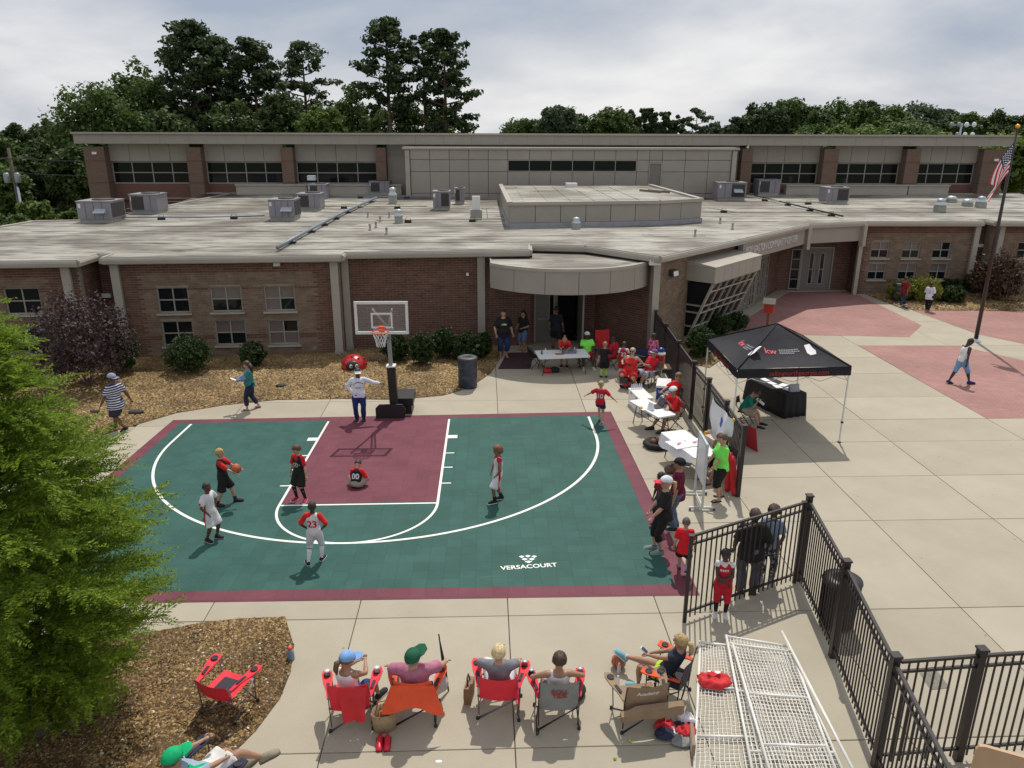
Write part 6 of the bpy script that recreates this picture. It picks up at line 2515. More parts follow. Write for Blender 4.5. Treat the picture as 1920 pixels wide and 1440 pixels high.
bottle(at(1166, 655, .42) + Vector((0, 0, .0)), 'clear bottle standing behind the number 22 player').location = at(1199, 675, .40) + Vector((-.2, .1, 0))
p = at(1232, 838)
t = thing('ball_bag', 'open round black bag holding brown basketballs on the concrete', 'bag', (p.x, p.y, 0))
b = MB()
rg = []
for r_, z in ((.30, .0), (.36, .08), (.34, .15), (.27, .19), (.22, .12), (.05, .08)):
 rg.append([Vector((r_ * math.cos(a) * (1.12 + .1 * mnoise.noise((math.cos(a) * 2, math.sin(a) * 2, z * 9))), r_ * math.sin(a) * (1 + .12 * mnoise.noise((math.cos(a) * 3, math.sin(a) * 3, 5 + z * 5))), z + .025 * mnoise.noise((math.cos(a) * 3, math.sin(a) * 3, 9)))) for a in np.linspace(0, 2 * PI, 25)[:-1]])
b.rings(rg)
b.build('bag_body', m_black_c, t)
m_ball = mat('orange_basketball', (.40, .10, .035), .55, .12, 20, .3, 90)
m_ball_b = mat('brown_basketball', (.15, .06, .035), .6, .12, 20, .3, 90)
def basketball(loc, label, r=.12, m=None, rot=(0.4, 0.3, 0.2)):
 t = thing('basketball', label, 'basketball', loc, 0, 'basketballs')
 t.rotation_euler = rot
 b = MB()
 b.sphere((0, 0, 0), r, 20, 14)
 b.build('ball', m or m_ball, t)
 s = MB()
 for k in range(3):
  pts = []
  for i in range(25):
   a = 2 * PI * i / 24
   if k == 0:
    q = Vector((math.cos(a), math.sin(a), 0))
   elif k == 1:
    q = Vector((math.cos(a), 0, math.sin(a)))
   else:
    q = Vector((math.cos(a) * .8, math.sin(a), .6 * math.cos(2 * a))).normalized()
   pts.append(q * r * 1.001)
  s.tube(pts, r * .022, 4, caps=False)
 s.build('ball_seam', m_blk, t)
 return t
basketball((p.x + .05, p.y + .02, .20), 'brown basketball lying in the open black bag', .11, m_ball_b)
basketball((p.x - .13, p.y - .05, .17), 'darker brown basketball half buried in the black bag', .10, m_ball_b)
b = MB()
b.sphere((0, 0, .06), .13, 10, 7, sc=(1.2, .8, .5))
tag(put(b.build('towel', m_shirt_w), (p.x + .28, p.y + .12, .15)), 'crumpled white towel at the edge of the ball bag', 'towel')
ba, bb2 = at(1302, 927), at(1316, 957)
bd = (bb2 - ba).normalized()
bn = Vector((bd.y, -bd.x, 0))
wb = thing('whiteboard_stand', 'wheeled whiteboard seen nearly edge on beside the paper table', 'whiteboard', (ba.lerp(bb2, .5)), math.atan2(bd.y, bd.x))
hl_ = (bb2 - ba).length / 2
b = MB()
b.box((0, 0, 1.14), (hl_ * 2 - .03, .03, 1.0))
b.build('board', mat('whiteboard_surface', (.66, .68, .72), .25, .03, 3), wb)
b = MB()
for z in (.63, 1.65):
 b.box((0, 0, z), (hl_ * 2, .05, .04))
for x in (-hl_, hl_):
 b.box((x, 0, .86), (.045, .05, 1.6))
b.build('board_frame', m_alu, wb)
for x in (-hl_, hl_):
 b = MB()
 b.box((x, 0, .075), (.05, .62, .04))
 fo = b.build('foot', m_alu, wb)
 for y in (-.28, .28):
  b = MB()
  b.sphere((x, y, .03), .03, 8, 6)
  b.build('caster', m_blk, fo)
b = MB()
b.box((0, 0, .11), (hl_ * 2, .03, .03))
b.build('crossbar', m_alu, wb)
m_ban = mat('white_vinyl_banner', (.70, .71, .74), .5, .05, 3, .4, 4)
bt = thing('fence_banner', 'white banner with blue mark hanging crookedly on the fence', 'banner', (9.16, -2.6, 0))
cs_ = [on_line(*q, (9.10, 3), (9.02, -6)) for q in [(1339, 743), (1379, 786), (1366, 852), (1336, 832)]]
b = MB()
vs_, fs = [], []
n = 10
for i in range(n + 1):
 for j in range(n + 1):
  a = cs_[0].lerp(cs_[1], j / n)
  c = cs_[3].lerp(cs_[2], j / n)
  q = a.lerp(c, i / n) + Vector((-.02 - .05 * math.sin(j * .9 + i * .5) - .03 * math.sin(PI * i / n), 0, -.10 * math.sin(PI * j / n) * (1 - i / n)))
  vs_.append(q - bt.location)
for i in range(n):
 for j in range(n):
  a = i * (n + 1) + j
  fs.append((a, a + n + 1, a + n + 2, a + 1))
b.add(vs_, fs, 0, True)
ban = b.build('banner_cloth', m_ban, bt)
b = MB()
idx = lambda i, j: vs_[i * (n + 1) + j] + Vector((-.012, 0, 0))
for (i0, i1, j0, j1) in ((2, 3, 4, 5), (3, 4, 4, 5), (2, 3, 5, 6), (3, 4, 5, 6)):
 e = .012
 q4 = [idx(i0, j0), idx(i1, j0), idx(i1, j1), idx(i0, j1)]
 c = sum(q4, Vector()) / 4
 b.add([c + (q - c) * .9 for q in q4], [(0, 1, 2, 3)])
b.build('banner_print', mat('banner_blue', (.02, .10, .40), .5), bt)
b = MB()
b.box((0, 0, 0), (.03, .09, .07))
tag(put(b.build('yellow_clip', mat('yellow_plastic', (.65, .38, .03), .5)), cs_[1] + Vector((-.04, 0, -.02))), 'small yellow clip at the upper corner of the banner', 'clip')
m_sred = mat('red_sign_print', (.42, .02, .03), .5, .06, 5)
sp_ = thing('leaning_sign', 'red real estate sign panel leaning beside the fence end under the tent', 'sign', at(1421, 848))
b = MB()
cs2 = [Vector((0, 0, 0.01)), Vector((-.26, .70, .01)), Vector((-.40, .62, .72)), Vector((-.14, -.08, .72))]
b.add(cs2 + [c + Vector((-.02, -.008, 0)) for c in cs2], [(0, 1, 2, 3), (7, 6, 5, 4), (0, 4, 5, 1), (1, 5, 6, 2), (2, 6, 7, 3), (3, 7, 4, 0)])
b.build('sign_panel', m_sred, sp_)
b = MB()
for k in range(3):
 u = Vector((.004, .002, .002))
 f0, f1 = .25 + k * .2, .33 + k * .2
 b.add([cs2[0].lerp(cs2[3], f0).lerp(cs2[1].lerp(cs2[2], f0), .2) + u, cs2[0].lerp(cs2[3], f0).lerp(cs2[1].lerp(cs2[2], f0), .8) + u,
   cs2[0].lerp(cs2[3], f1).lerp(cs2[1].lerp(cs2[2], f1), .8) + u, cs2[0].lerp(cs2[3], f1).lerp(cs2[1].lerp(cs2[2], f1), .2) + u], [(0, 1, 2, 3)])
b.build('sign_print', m_whitep, sp_)
fs_ = thing('frame_sign', 'tall dark sign panel in a thin metal frame behind the banner', 'sign', (9.65, -2.2, 0))
b = MB()
b.box((0, .2, .62), (.03, 1.25, .85))
b.build('sign_panel', mat('grey_sign_face', (.07, .06, .06), .4), fs_)
b = MB()
for z in (.18, 1.06):
 b.box((0, .2, z), (.04, 1.3, .03))
for y in (-.44, .84):
 b.box((0, y, .55), (.04, .03, 1.1))
b.build('sign_frame', m_alu, fs_)
ta = [at(1484, 800), at(1440, 806)]
tt = thing('display_table', 'table under a floor length black cloth beneath the tent', 'table', (11.75, -.65, 0), R(108))
tq = at(1452, 770)
tt.location = (tq.x + .1, tq.y + .35, 0)
m_cloth = mat('black_table_cloth', (.012, .011, .013), .85, .2, 3, .5, 5)
b = MB()
rg = []
base_ = [(-.95, -.40), (.95, -.40), (.95, .40), (-.95, .40)]
per = []
for k in range(4):
 a, c = Vector(base_[k]), Vector(base_[(k + 1) % 4])
 for i in range(12):
  per.append(a.lerp(c, i / 12))
for z, gq in ((.0, 1.0), (.3, .7), (.6, .3), (.735, .05), (.75, 0)):
 rg.append([Vector((q.x * (1 + .06 * gq), q.y * (1 + .10 * gq), z)) + Vector((q.x, q.y, 0)).normalized() * (.03 * gq * math.sin(i * 1.9)) for i, q in enumerate(per)])
b.rings(rg)
b.build('tablecloth', m_cloth, tt)
for k, (x, y, w, d, h, rz) in enumerate([(-.55, -.05, .32, .26, .03, .2), (-.2, .1, .30, .22, .02, -.2), (-.15, -.15, .22, .3, .03, .4), (.15, .05, .3, .2, .02, .1), (.45, .08, .28, .2, .05, 0)]):
 b = MB()
 b.box((0, 0, h / 2), (w, d, h))
 q = tt.matrix_basis @ Vector((x, y, .752))
 tag(put(b.build('brochure_stack', m_paper), q, tt.rotation_euler.z + rz), 'white brochures on the black clothed table, %s' % ['nearest the leaflet holder', 'second from the leaflet holder', 'turned sideways near the middle', 'thin stack in the middle', 'thickest stack towards the silver bowl'][k], 'brochures', 'brochures on the black table')
b = MB()
b.add([(-.16, 0, 0), (.16, 0, 0), (.16, .08, .24), (-.16, .08, .24), (-.16, .16, 0), (.16, .16, 0)], [(0, 1, 2, 3), (5, 4, 3, 2), (0, 3, 4), (1, 5, 2)])
q = tt.matrix_basis @ Vector((-.78, -.1, .752))
tag(put(b.build('leaflet_holder', mat('grey_leaflet', (.35, .36, .40), .5)), q, R(10)), 'grey leaflet holder standing at the near end of the black table', 'leaflet holder')
b = MB()
b.sphere((0, 0, .05), .12, 10, 6, sc=(1.2, 1, .5))
q = tt.matrix_basis @ Vector((.7, -.05, .752))
tag(put(b.build('snack_bowl', m_alu), q), 'silver bowl at the far end of the black table', 'bowl')
for k, (x, y, w, d, rz, lb) in enumerate([(-.3, .0, .5, .55, .1, 'white shirt folded on the near half of the paper table'), (.15, -.02, .4, .5, -.1, 'white shirt folded in the middle of the paper table')]):
 b = MB()
 n = 8
 vs_, fs = [], []
 for i in range(n + 1):
  for j in range(n + 1):
   vs_.append(((i / n - .5) * w, (j / n - .5) * d, .012 + .014 * mnoise.noise((i * .9, j * .9, k * 7))))
 for i in range(n):
  for j in range(n):
   a = i * (n + 1) + j
   fs.append((a, a + n + 1, a + n + 2, a + 1))
 b.add(vs_, fs, 0, True)
 o = put(b.build('folded_shirt', m_shirt_w), on_table(tC, x, y, .722), tC[2] + rz)
 tag(o, lb, 'shirt')
 b = MB()
 pr_ = [(.0, .0, .05), (.06, .03, .035), (-.05, -.04, .04)]
 for (cx_, cy_, r_) in pr_:
  pts = [(cx_ + r_ * math.cos(a) * random.uniform(.6, 1.2), cy_ + r_ * math.sin(a) * random.uniform(.6, 1.2), .034) for a in np.linspace(0, 2 * PI, 9)[:-1]]
  b.add(pts, [tuple(range(8))])
 b.build('shirt_print', mat('pink_print', (.62, .22, .30), .7), o)
hang = MB()
n = 10
vs_, fs = [], []
for i in range(5):
 for j in range(n + 1):
  y = (j / n - .5) * tC[4] * .94
  vs_.append((-tC[3] / 2 - .015 - .02 * i - .015 * math.sin(j * 1.7) * i / 3, y, .728 - .07 * i - .05 * (i / 4) * math.sin(j * .9) ** 2))
for i in range(4):
 for j in range(n):
  a = i * (n + 1) + j
  fs.append((a, a + 1, a + n + 2, a + n + 1))
hang.add(vs_, fs, 0, True)
tag(put(hang.build('hanging_shirt', m_shirt_w), on_table(tC, 0, 0, 0), tC[2]), 'white cloth hanging over the near end of the paper table', 'cloth')
t = thing('cardboard_box', 'low pale cardboard box at the far end of the paper table', 'box', on_table(tC, .66, -.14, .722), tC[2] + .05)
b = MB()
b.box((0, 0, .075), (.34, .38, .15))
b.build('box_body', mat('pale_cardboard', (.42, .33, .26), .8, .06, 6), t)
b = MB()
b.box((0, 0, .153), (.35, .39, .012))
b.build('box_lid', mat('pale_box_lid', (.55, .45, .37), .8, .06, 6), t)
b = MB()
b.lathe([(.07, 0), (.075, .03), (.075, .15), (.05, .18), (.05, .2), (0, .2)], 14)
tag(put(b.build('candy_jar', mat('amber_jar', (.55, .27, .03), .25)), on_table(tC, .58, .16, .722)), 'amber jar of sweets beside the cardboard box', 'jar')
b = MB()
b.sphere((0, 0, .1), .12, 10, 8, sc=(.9, .9, 1.0))
tag(put(b.build('plastic_bag', glass_mat('clear_film', (.8, .8, .8), .2, .35)), on_table(tC, .74, .22, .722)), 'clear plastic bag behind the amber jar', 'bag')
b = MB()
b.box((0, 0, .008), (.3, .22, .016))
tag(put(b.build('notepad', m_paper), on_table(tC, .42, .1, .722), tC[2] + .1), 'white notepad beside the amber jar', 'notepad')
b = MB()
b.box((0, 0, .01), (.2, .13, .012))
tag(put(b.build('blue_flyer', mat('blue_print_paper', (.06, .12, .50), .5)), on_table(tC, .36, -.2, .722), tC[2] + .4), 'blue printed flyer in front of the cardboard box', 'flyer')
duffel(on_table(tC, -.5, -.12, 0), tC[2], .4, .14, mat('brown_bag', (.12, .07, .04), .8), 'brown bag under the near end of the paper table')
for k, (a, c, lb) in enumerate([((1364, 922), (1382, 872), 'red folded chair bag leaning left against the fence end'), ((1377, 930), (1390, 874), 'red folded chair bag leaning upright against the fence end')]):
 g0 = at(*a)
 top = Vector((9.0 - .02 * k, g0.y + .32, .92))
 t = thing('chair_bag', lb, 'chair bag', g0, 0, 'red chair bags at the fence')
 b = MB()
 d = top - g0
 b.tube([Vector((0, 0, .02)), d * .1 + Vector((0, 0, .01)), d * .5, d * .9, d], [.06, .085, .085, .075, .04], 10)
 b.build('bag_body', m_red_c, t)
 s = MB()
 s.tube([d * .95, d * 1.02 + Vector((-.06, 0, -.02)), d * .75 + Vector((-.10, -.02, 0))], .012, 5)
 s.build('strap', m_red_c, t)
# ================================================================== CHAIRS
def camp_chair(loc, rz, seat_m, back_m, arm_m, frame_m, label, drape=None, empty=False, back_h=.86, mesh_back=None, wide=1.0, pouch=False):
 t = thing('camp_chair', label, 'camping chair', loc, rz, 'folding camp chairs')
 w = .27 * wide
 feet = [(-w - .04, -.26, 0), (w + .04, -.26, 0), (w + .04, .27, 0), (-w - .04, .27, 0)]
 hub = [(-w - .02, -.24, .40), (w + .02, -.24, .40), (w + .02, .24, .38), (-w - .02, .24, .38)]
 for k in range(4):
  a, b_2, c = feet[k], hub[(k + 1) % 4], hub[k]
  l = MB()
  l.tube([a, b_2], .0095, 6)
  l.build('leg', frame_m, t)
  l = MB()
  l.tube([(a[0] * .98, a[1] * .98, .02), feet_top(hub, (k + 1) % 4, feet, k)], .0095, 6)
  l.build('leg', frame_m, t)
  f = MB()
  f.lathe([(.026, 0), (.026, .035), (.014, .05), (0, .05)], 8, (a[0], a[1], 0))
  f.build('rubber_foot', m_blk, t)
 for sx in (-1, 1):
  p_ = MB()
  p_.tube([(sx * (w + .02), .24, .06), (sx * (w + .03), .27, .5), (sx * (w + .02), .33, back_h)], .0095, 6)
  p_.build('post', frame_m, t)
  p_ = MB()
  p_.tube([(sx * (w + .02), -.24, .06), (sx * (w + .05), -.25, .60)], .0095, 6)
  p_.build('post', frame_m, t)
 s = MB()
 n = 8
 vs_, fs = [], []
 for i in range(n + 1):
  for j in range(n + 1):
   x = (j / n - .5) * 2 * (w - .01)
   y = -.26 + .50 * i / n
   z = .41 - .02 * i / n - (.05 if not empty else .035) * math.sin(PI * j / n) * math.sin(PI * min(1, (i + 1) / n)) + .008 * mnoise.noise((i, j, rz))
   vs_.append((x, y, z))
 for i in range(n):
  for j in range(n):
   a = i * (n + 1) + j
   fs.append((a, a + 1, a + n + 2, a + n + 1))
 s.add(vs_, fs, 0, True)
 s.build('seat', seat_m, t)
 bk = MB()
 vs_, fs = [], []
 for i in range(n + 1):
  for j in range(n + 1):
   x = (j / n - .5) * 2 * (w + .015)
   f = i / n
   z = .36 + (back_h + .02 - .36) * f - .04 * math.sin(PI * j / n) * f
   y = .235 + .10 * f + (.05 * math.sin(PI * j / n) * (1 - .5 * f))
   vs_.append((x, y, z))
 for i in range(n):
  for j in range(n):
   a = i * (n + 1) + j
   fs.append((a, a + 1, a + n + 2, a + n + 1))
 bk.add(vs_, fs, 0, True)
 bo_ = bk.build('backrest', back_m, t)
 if mesh_back:
  m2 = MB()
  for i in range(2, n - 1):
   for j in range(2, n - 2):
    q4 = [Vector(vs_[a]) for a in (i * (n + 1) + j, i * (n + 1) + j + 1, (i + 1) * (n + 1) + j + 1, (i + 1) * (n + 1) + j)]
    m2.add([q + Vector((0, .006, 0)) for q in q4], [(0, 1, 2, 3)])
  m2.build('mesh_panel', mesh_back, bo_)
 for sx in (-1, 1):
  a = MB()
  rows_ = [(.27, w + .005, w + .055, .585), (.10, w + .005, w + .09, .600), (-.06, w + .01, w + .15, .615), (-.22, w + .02, w + .185, .625), (-.31, w + .05, w + .165, .628)]
  rg = [[Vector((sx * x0, y, z)), Vector((sx * x1, y, z + .015)), Vector((sx * x1, y, z - .005)), Vector((sx * x0, y, z - .018))] for y, x0, x1, z in rows_]
  a.rings(rg, smooth=False)
  ao = a.build('arm', arm_m, t)
  xm = sx * (w + .098)
  m3 = MB()
  m3.box((sx * (w + .055), .05, .624), (.045, .17, .006), rz=sx * R(12))
  m3.build('arm_mesh', m_mesh_c, ao)
  c = MB()
  c.lathe([(.052, .626), (.056, .636), (.044, .638), (.040, .632), (.040, .626)], 14, (xm, -.20, .012), caps=False)
  c.build('cup_ring', m_blk, ao)
  c = MB()
  c.lathe([(0, .6375), (.040, .6375)], 14, (xm, -.20, .006), caps=False)
  c.build('cup_hole', m_mesh_c, ao)
 return t
def feet_top(hub, k, feet, j):
 a, b_2 = Vector(feet[j]), Vector(feet[k])
 return (b_2 * .96 + a * .04 + Vector((0, 0, .40))) * 1.0
def chair_at(px, py, rz, *a, **k):
 p = at(px, py)
 return camp_chair((p.x, p.y, k.pop('z', 0)), rz, *a, **k)
m_red_c2 = mat('bright_red_nylon', (.72, .022, .045), .7, .08, 6, .3, 9)
m_blk_drape = m_black_c
ch1 = chair_at(663, 1345, PI + R(4), m_red_c2, m_red_c2, m_red_c2, m_steel, 'red camp chair with red bag over its back, left of the tan basket bag')
ch2 = chair_at(782, 1338, PI - R(2), m_orange_c, m_orange_c, m_orange_c, m_btube, 'orange camp chair with wide flap behind its back')
ch3 = chair_at(937, 1326, PI - R(6), m_red_c2, m_red_c2, m_red_c2, m_steel, 'red camp chair with a white haired sitter', back_h=.80)
ch4 = chair_at(1043, 1344, PI + R(1), m_red_c2, m_grey_c, m_red_c2, m_btube, 'grey backed camp chair with red arms and red lettering', back_h=.90)
ch5 = chair_at(1196, 1346, PI + R(8), m_tan_c, m_tan_c, m_tan_c, m_btube, 'empty tan camp chair with side pouch in front of the lounging girl', empty=True, wide=1.1)
ch6 = chair_at(1268, 1292, -R(62), m_mesh_c, m_mesh_c, m_orange_c, m_btube, 'dark mesh camp chair with orange arms turned to the left')
ch6.location = (5.78, -12.42, 0)
ch6.rotation_euler.z = R(-122)
ch7 = chair_at(432, 1330, PI - R(22), m_red_c2, m_red_c2, m_red_c2, m_steel, 'empty red camp chair standing on the gravel bed', empty=True, mesh_back=None, back_h=.66, z=.05)
b = MB()
b.quad((-.17, -.14, .405), (.15, -.14, .405), (.15, .17, .395), (-.17, .17, .395))
b.build('mesh_panel', m_mesh_c, ch7)
ch8 = chair_at(1132, 668, R(8), m_red_c, m_red_c, m_red_c, m_btube, 'empty red camp chair in the shade against the porch wall', empty=True, back_h=1.0)
ch9 = chair_at(1100, 685, R(0), m_navy_c, m_navy_c, m_navy_c, m_btube, 'dark camp chair of the person in lime shirt behind the porch table')
ch10 = chair_at(1215, 722, -R(60), m_grey_c, m_grey_c, m_grey_c, m_btube, 'grey camp chair of the person in red shirt and white shorts')
ch11 = chair_at(392, 1552, R(128), m_navy_c, m_navy_c, m_navy_c, m_btube, 'camp chair at the bottom edge holding the reclining person')
ch11.location = (-.66, -14.22, .02)
ch11.rotation_euler.z = R(145)
m_lr = mat('dark_red_letter', (.30, .03, .04), .7)
for ch, rows_, m_, sz in ((ch4, (('ROLL', .735), ('TIDE', .655)), m_lr, .105), (ch5, (('Academy', .73),), m_letter, .09)):
 for tx, z in rows_:
  o = text_mesh('back_lettering', tx, sz, m_, ch, bold=.003)
  for v in o.data.vertices:
   x, y = v.co.x, v.co.y
   f = (z + y - .36) / .5
   wv = .285
   v.co = Vector((-x, .235 + .10 * f + .05 * math.sin(PI * (x / (2 * wv) + .5)) * (1 - .5 * f) + .012, z + y))
b = MB()
vs_, fs = [], []
for i in range(7):
 for j in range(9):
  f = i / 6
  vs_.append(((j / 8 - .5) * (.62 + .32 * f), .345 + .10 * f + .02 * math.sin(j * 1.3) * f, .80 - .38 * f - .06 * f * math.cos(j / 8 * 2 * PI)))
for i in range(6):
 for j in range(8):
  a = i * 9 + j
  fs.append((a, a + 1, a + 10, a + 9))
b.add(vs_, fs, 0, True)
b.build('back_flap', m_orange_c, ch2)
b = MB()
vs_, fs = [], []
for i in range(8):
 for j in range(7):
  f = i / 7
  vs_.append((-.06 + (j / 6 - .5) * (.40 - .10 * f), .35 + .05 * f + .03 * math.sin(j * 1.1 + 1) * f, .82 - .58 * f + (.04 * (j % 2) * (f > .9))))
for i in range(7):
 for j in range(6):
  a = i * 7 + j
  fs.append((a, a + 1, a + 8, a + 7))
b.add(vs_, fs, 0, True)
b.build('hanging_bag', m_red_c, ch1)
b = MB()
rg = []
for x in np.linspace(-.52, .42, 9):
 tp_ = .56 - (.06 if x > .3 else 0)
 rg.append([Vector((x, .37, tp_)), Vector((x, .45 + .01 * math.sin(x * 20), tp_ - .03)), Vector((x, .44, .36 + .01 * math.sin(x * 9))), Vector((x, .37, .35))])
b.rings(rg, smooth=False)
b.build('side_pouch', m_tan_c, ch5)
s = MB()
s.tube([(.31, .33, .5), (.34, .40, .3), (.33, .42, .06), (.30, .36, .03), (.29, .33, .10)], .012, 5)
s.build('carry_strap', m_btube, ch4)
s = MB()
s.tube([(-.29, .33, .62), (-.31, .36, .4), (-.28, .37, .36), (-.27, .33, .60)], .014, 5)
s.build('carry_strap', m_red_c2, ch3)
def folding_chair(loc, rz, m, label):
 t = thing('folding_chair', label, 'folding chair', loc, rz, 'metal folding chairs')
 b = MB()
 b.box((0, -.02, .44), (.40, .40, .025))
 b.build('seat', m, t)
 b = MB()
 rg = []
 for x in np.linspace(-.2, .2, 7):
  y = .23 + .05 * (1 - (x / .2) ** 2)
  rg.append([Vector((x, y, .62)), Vector((x, y + .012, .62)), Vector((x, y + .03, .82)), Vector((x, y + .018, .82))])
 b.rings(rg)
 b.build('backrest', m, t)
 for sx in (-.21, .21):
  b = MB()
  b.tube([(sx, -.26, 0), (sx, .22, .62), (sx, .26, .84)], .012, 6)
  b.build('leg', m_btube, t)
  b = MB()
  b.tube([(sx * .9, .27, 0), (sx * .9, -.16, .44)], .012, 6)
  b.build('leg', m_btube, t)
 b = MB()
 b.tube([(-.19, .24, .06), (.19, .24, .06)], .009, 5).tube([(-.21, -.22, .05), (.21, -.22, .05)], .009, 5)
 b.build('stretcher', m_btube, t)
 return t
m_mar_ch = mat('maroon_chair_paint', (.16, .018, .025), .4, .1, 6)
fc1 = folding_chair((at(1262, 805).x, at(1262, 805).y + .05, 0), -R(78), m_mar_ch, 'maroon folding chair of the person in red shirt and cap')
fc2 = folding_chair((at(1253, 775).x + .12, at(1253, 775).y + .1, 0), -R(80), m_black_metal, 'folding chair of the person in red shirt and sunglasses')
fc3 = folding_chair((at(1353, 898).x, at(1353, 898).y, 0), -R(70), m_black_metal, 'dark folding chair of the seated dark haired person by the whiteboard')
fc4 = folding_chair((at(1004, 690).x, at(1004, 690).y + .1, 0), R(115), m_blk, 'black folding chair at left end of the porch table')
# ================================================================== SCOOTER
p = at(1180, 724)
sc_ = thing('mobility_scooter', 'red and black mobility scooter under the seated person in red outfit', 'mobility scooter', (p.x + .12, p.y + .1, 0), R(38))
m_tyre = mat('black_tyre', (.02, .02, .02), .8, .15, 9)
def wheel(parent, x, y, r, w):
 b = MB()
 M_ = Matrix.Translation((x, y, r)) @ Matrix.Rotation(PI / 2, 4, 'Y')
 prof = [(r * .6, -w / 2), (r * .92, -w / 2), (r, -w * .3), (r, w * .3), (r * .92, w / 2), (r * .6, w / 2)]
 rg = [[M_ @ Vector((q * math.cos(a), q * math.sin(a), z)) for q, z in prof] for a in np.linspace(0, 2 * PI, 19)[:-1]]
 b.rings(rg, closed=True)
 wo = b.build('wheel', m_tyre, parent)
 h = MB()
 h.rings([[M_ @ Vector((r * .6 * math.cos(a), r * .6 * math.sin(a), z)) for a in np.linspace(0, 2 * PI, 13)[:-1]] for z in (-w * .35, w * .35)])
 h.build('hub', m_alu, wo)
for sx in (-.16, .16):
 wheel(sc_, sx, -.48, .11, .07)
for sx in (-.24, .24):
 wheel(sc_, sx, .35, .13, .09)
b = MB()
b.box((0, -.08, .16), (.42, .62, .05))
b.build('deck', m_blk, sc_)
b = MB()
b.sphere((0, -.46, .22), .20, 14, 8, sc=(1.1, .9, .75))
b.build('front_cowl', m_lred, sc_)
b = MB()
b.sphere((0, .36, .26), .26, 14, 8, sc=(1.05, .95, .7))
b.build('rear_cowl', m_blk, sc_)
b = MB()
b.tube([(0, -.46, .25), (0, -.36, .82)], .03, 7)
b.build('tiller', m_blk, sc_)
b = MB()
b.tube([(-.26, -.26, .86), (-.1, -.35, .83), (.1, -.35, .83), (.26, -.26, .86)], .016, 6)
b.box((0, -.36, .84), (.2, .12, .09))
b.build('handlebar', m_blk, sc_)
b = MB()
b.box((0, .22, .49), (.46, .44, .09))
b.build('seat', m_black_c, sc_)
b = MB()
b.box((0, .46, .74), (.44, .08, .46))
b.build('backrest', m_black_c, sc_)
b = MB()
b.tube([(0, .3, .3), (0, .25, .46)], .04, 7)
b.build('seat_post', m_grey_metal, sc_)
b = MB()
b.box((0, -.58, .34), (.3, .2, .2))
b.build('basket', m_btube, sc_)
# ================================================================== WHITE MESH PANELS
m_pvc = mat('white_pvc_pipe', (.74, .73, .69), .45, .08, 5)
m_netw = mat('white_net_cord', (.80, .79, .75), .7, .1, 8)
def mesh_panel(c4, r, nx, ny, label, bars=(.33, .66), zs=None):
 """c4: far-left, far-right, near-right, near-left world corners"""
 P = [Vector(c) for c in c4]
 o = P[0].copy()
 t = thing('mesh_panel', label, 'mesh panel', (o.x, o.y, 0), 0, 'white pipe framed mesh panels lying on the concrete')
 sh = Vector((o.x, o.y, 0))
 Q = [p - sh for p in P]
 for k in range(4):
  b = MB()
  b.tube([Q[k], Q[(k + 1) % 4]], r, 8)
  b.build('frame_pipe', m_pvc, t)
  e = MB()
  e.sphere(Q[k], r * 1.5, 8, 6)
  e.build('corner_joint', m_pvc, t)
 for f in bars:
  b = MB()
  a, c = Q[0].lerp(Q[3], f), Q[1].lerp(Q[2], f)
  b.tube([a, c], r * .9, 8)
  b.build('cross_pipe', m_pvc, t)
 n = MB()
 w = .0056
 def sagp(u, v):
  q = Q[0].lerp(Q[1], u).lerp(Q[3].lerp(Q[2], u), v)
  q.z += -.01 + .012 * math.sin(u * 9 + v * 15)
  q.x += .006 * math.sin(v * 40 + u * 5)
  return q
 for i in range(1, nx):
  pts = [sagp(i / nx, f) for f in np.linspace(0, 1, 13)]
  n.tube(pts, w, 4, caps=False)
 for j in range(1, ny):
  pts = [sagp(f, j / ny) for f in np.linspace(0, 1, 6)]
  n.tube(pts, w, 4, caps=False)
 tag(n.build('netting', m_netw, t), kind='stuff')
 return t
def far_pt(a, b2, k):
 return a + (b2 - a) * k
A0, A1, A2, A3 = at(1313, 1204, .05), at(1364, 1210, .05), at(1402, 1440, .05), at(1302, 1440, .05)
mesh_panel([A0, far_pt(A0, A1, 1.25), far_pt(at(1364, 1210, .05), at(1413, 1440, .05), 1.12) + Vector((.12, 0, 0)), far_pt(A0, A3, 1.12)], .022, 13, 40, 'lowest white mesh panel with the red jacket on it', bars=(.36, .70))
B0, B1, B2, B3 = at(1362, 1193, .12), at(1478, 1212, .12), at(1578, 1440, .12), at(1410, 1440, .12)
mesh_panel([B0, B1, far_pt(B1, B2, 1.12), far_pt(B0, B3, 1.12)], .022, 18, 38, 'middle white mesh panel overlapping the lowest one', bars=(.42, .80))
C0_, C1, C2, C3 = at(1374, 1208, .19), at(1485, 1222, .19), at(1566, 1440, .19), at(1442, 1440, .19)
mesh_panel([C0_, C1, far_pt(C1, C2, 1.12), far_pt(C0_, C3, 1.12)], .022, 17, 38, 'topmost white mesh panel of the stack', bars=(.40, .75))
b = MB()
pa, pb = at(1466, 1184, .24), at(1500, 1250, .24)
pl = Vector((pa.x, pa.y, 0))
b.tube([pa - pl, far_pt(pa, pb, 3.9) - pl], .024, 8)
o = b.build('loose_pipe', m_pvc)
o.location = pl
tag(o, 'loose white pipe lying along the right side of the mesh panels', 'pipe')
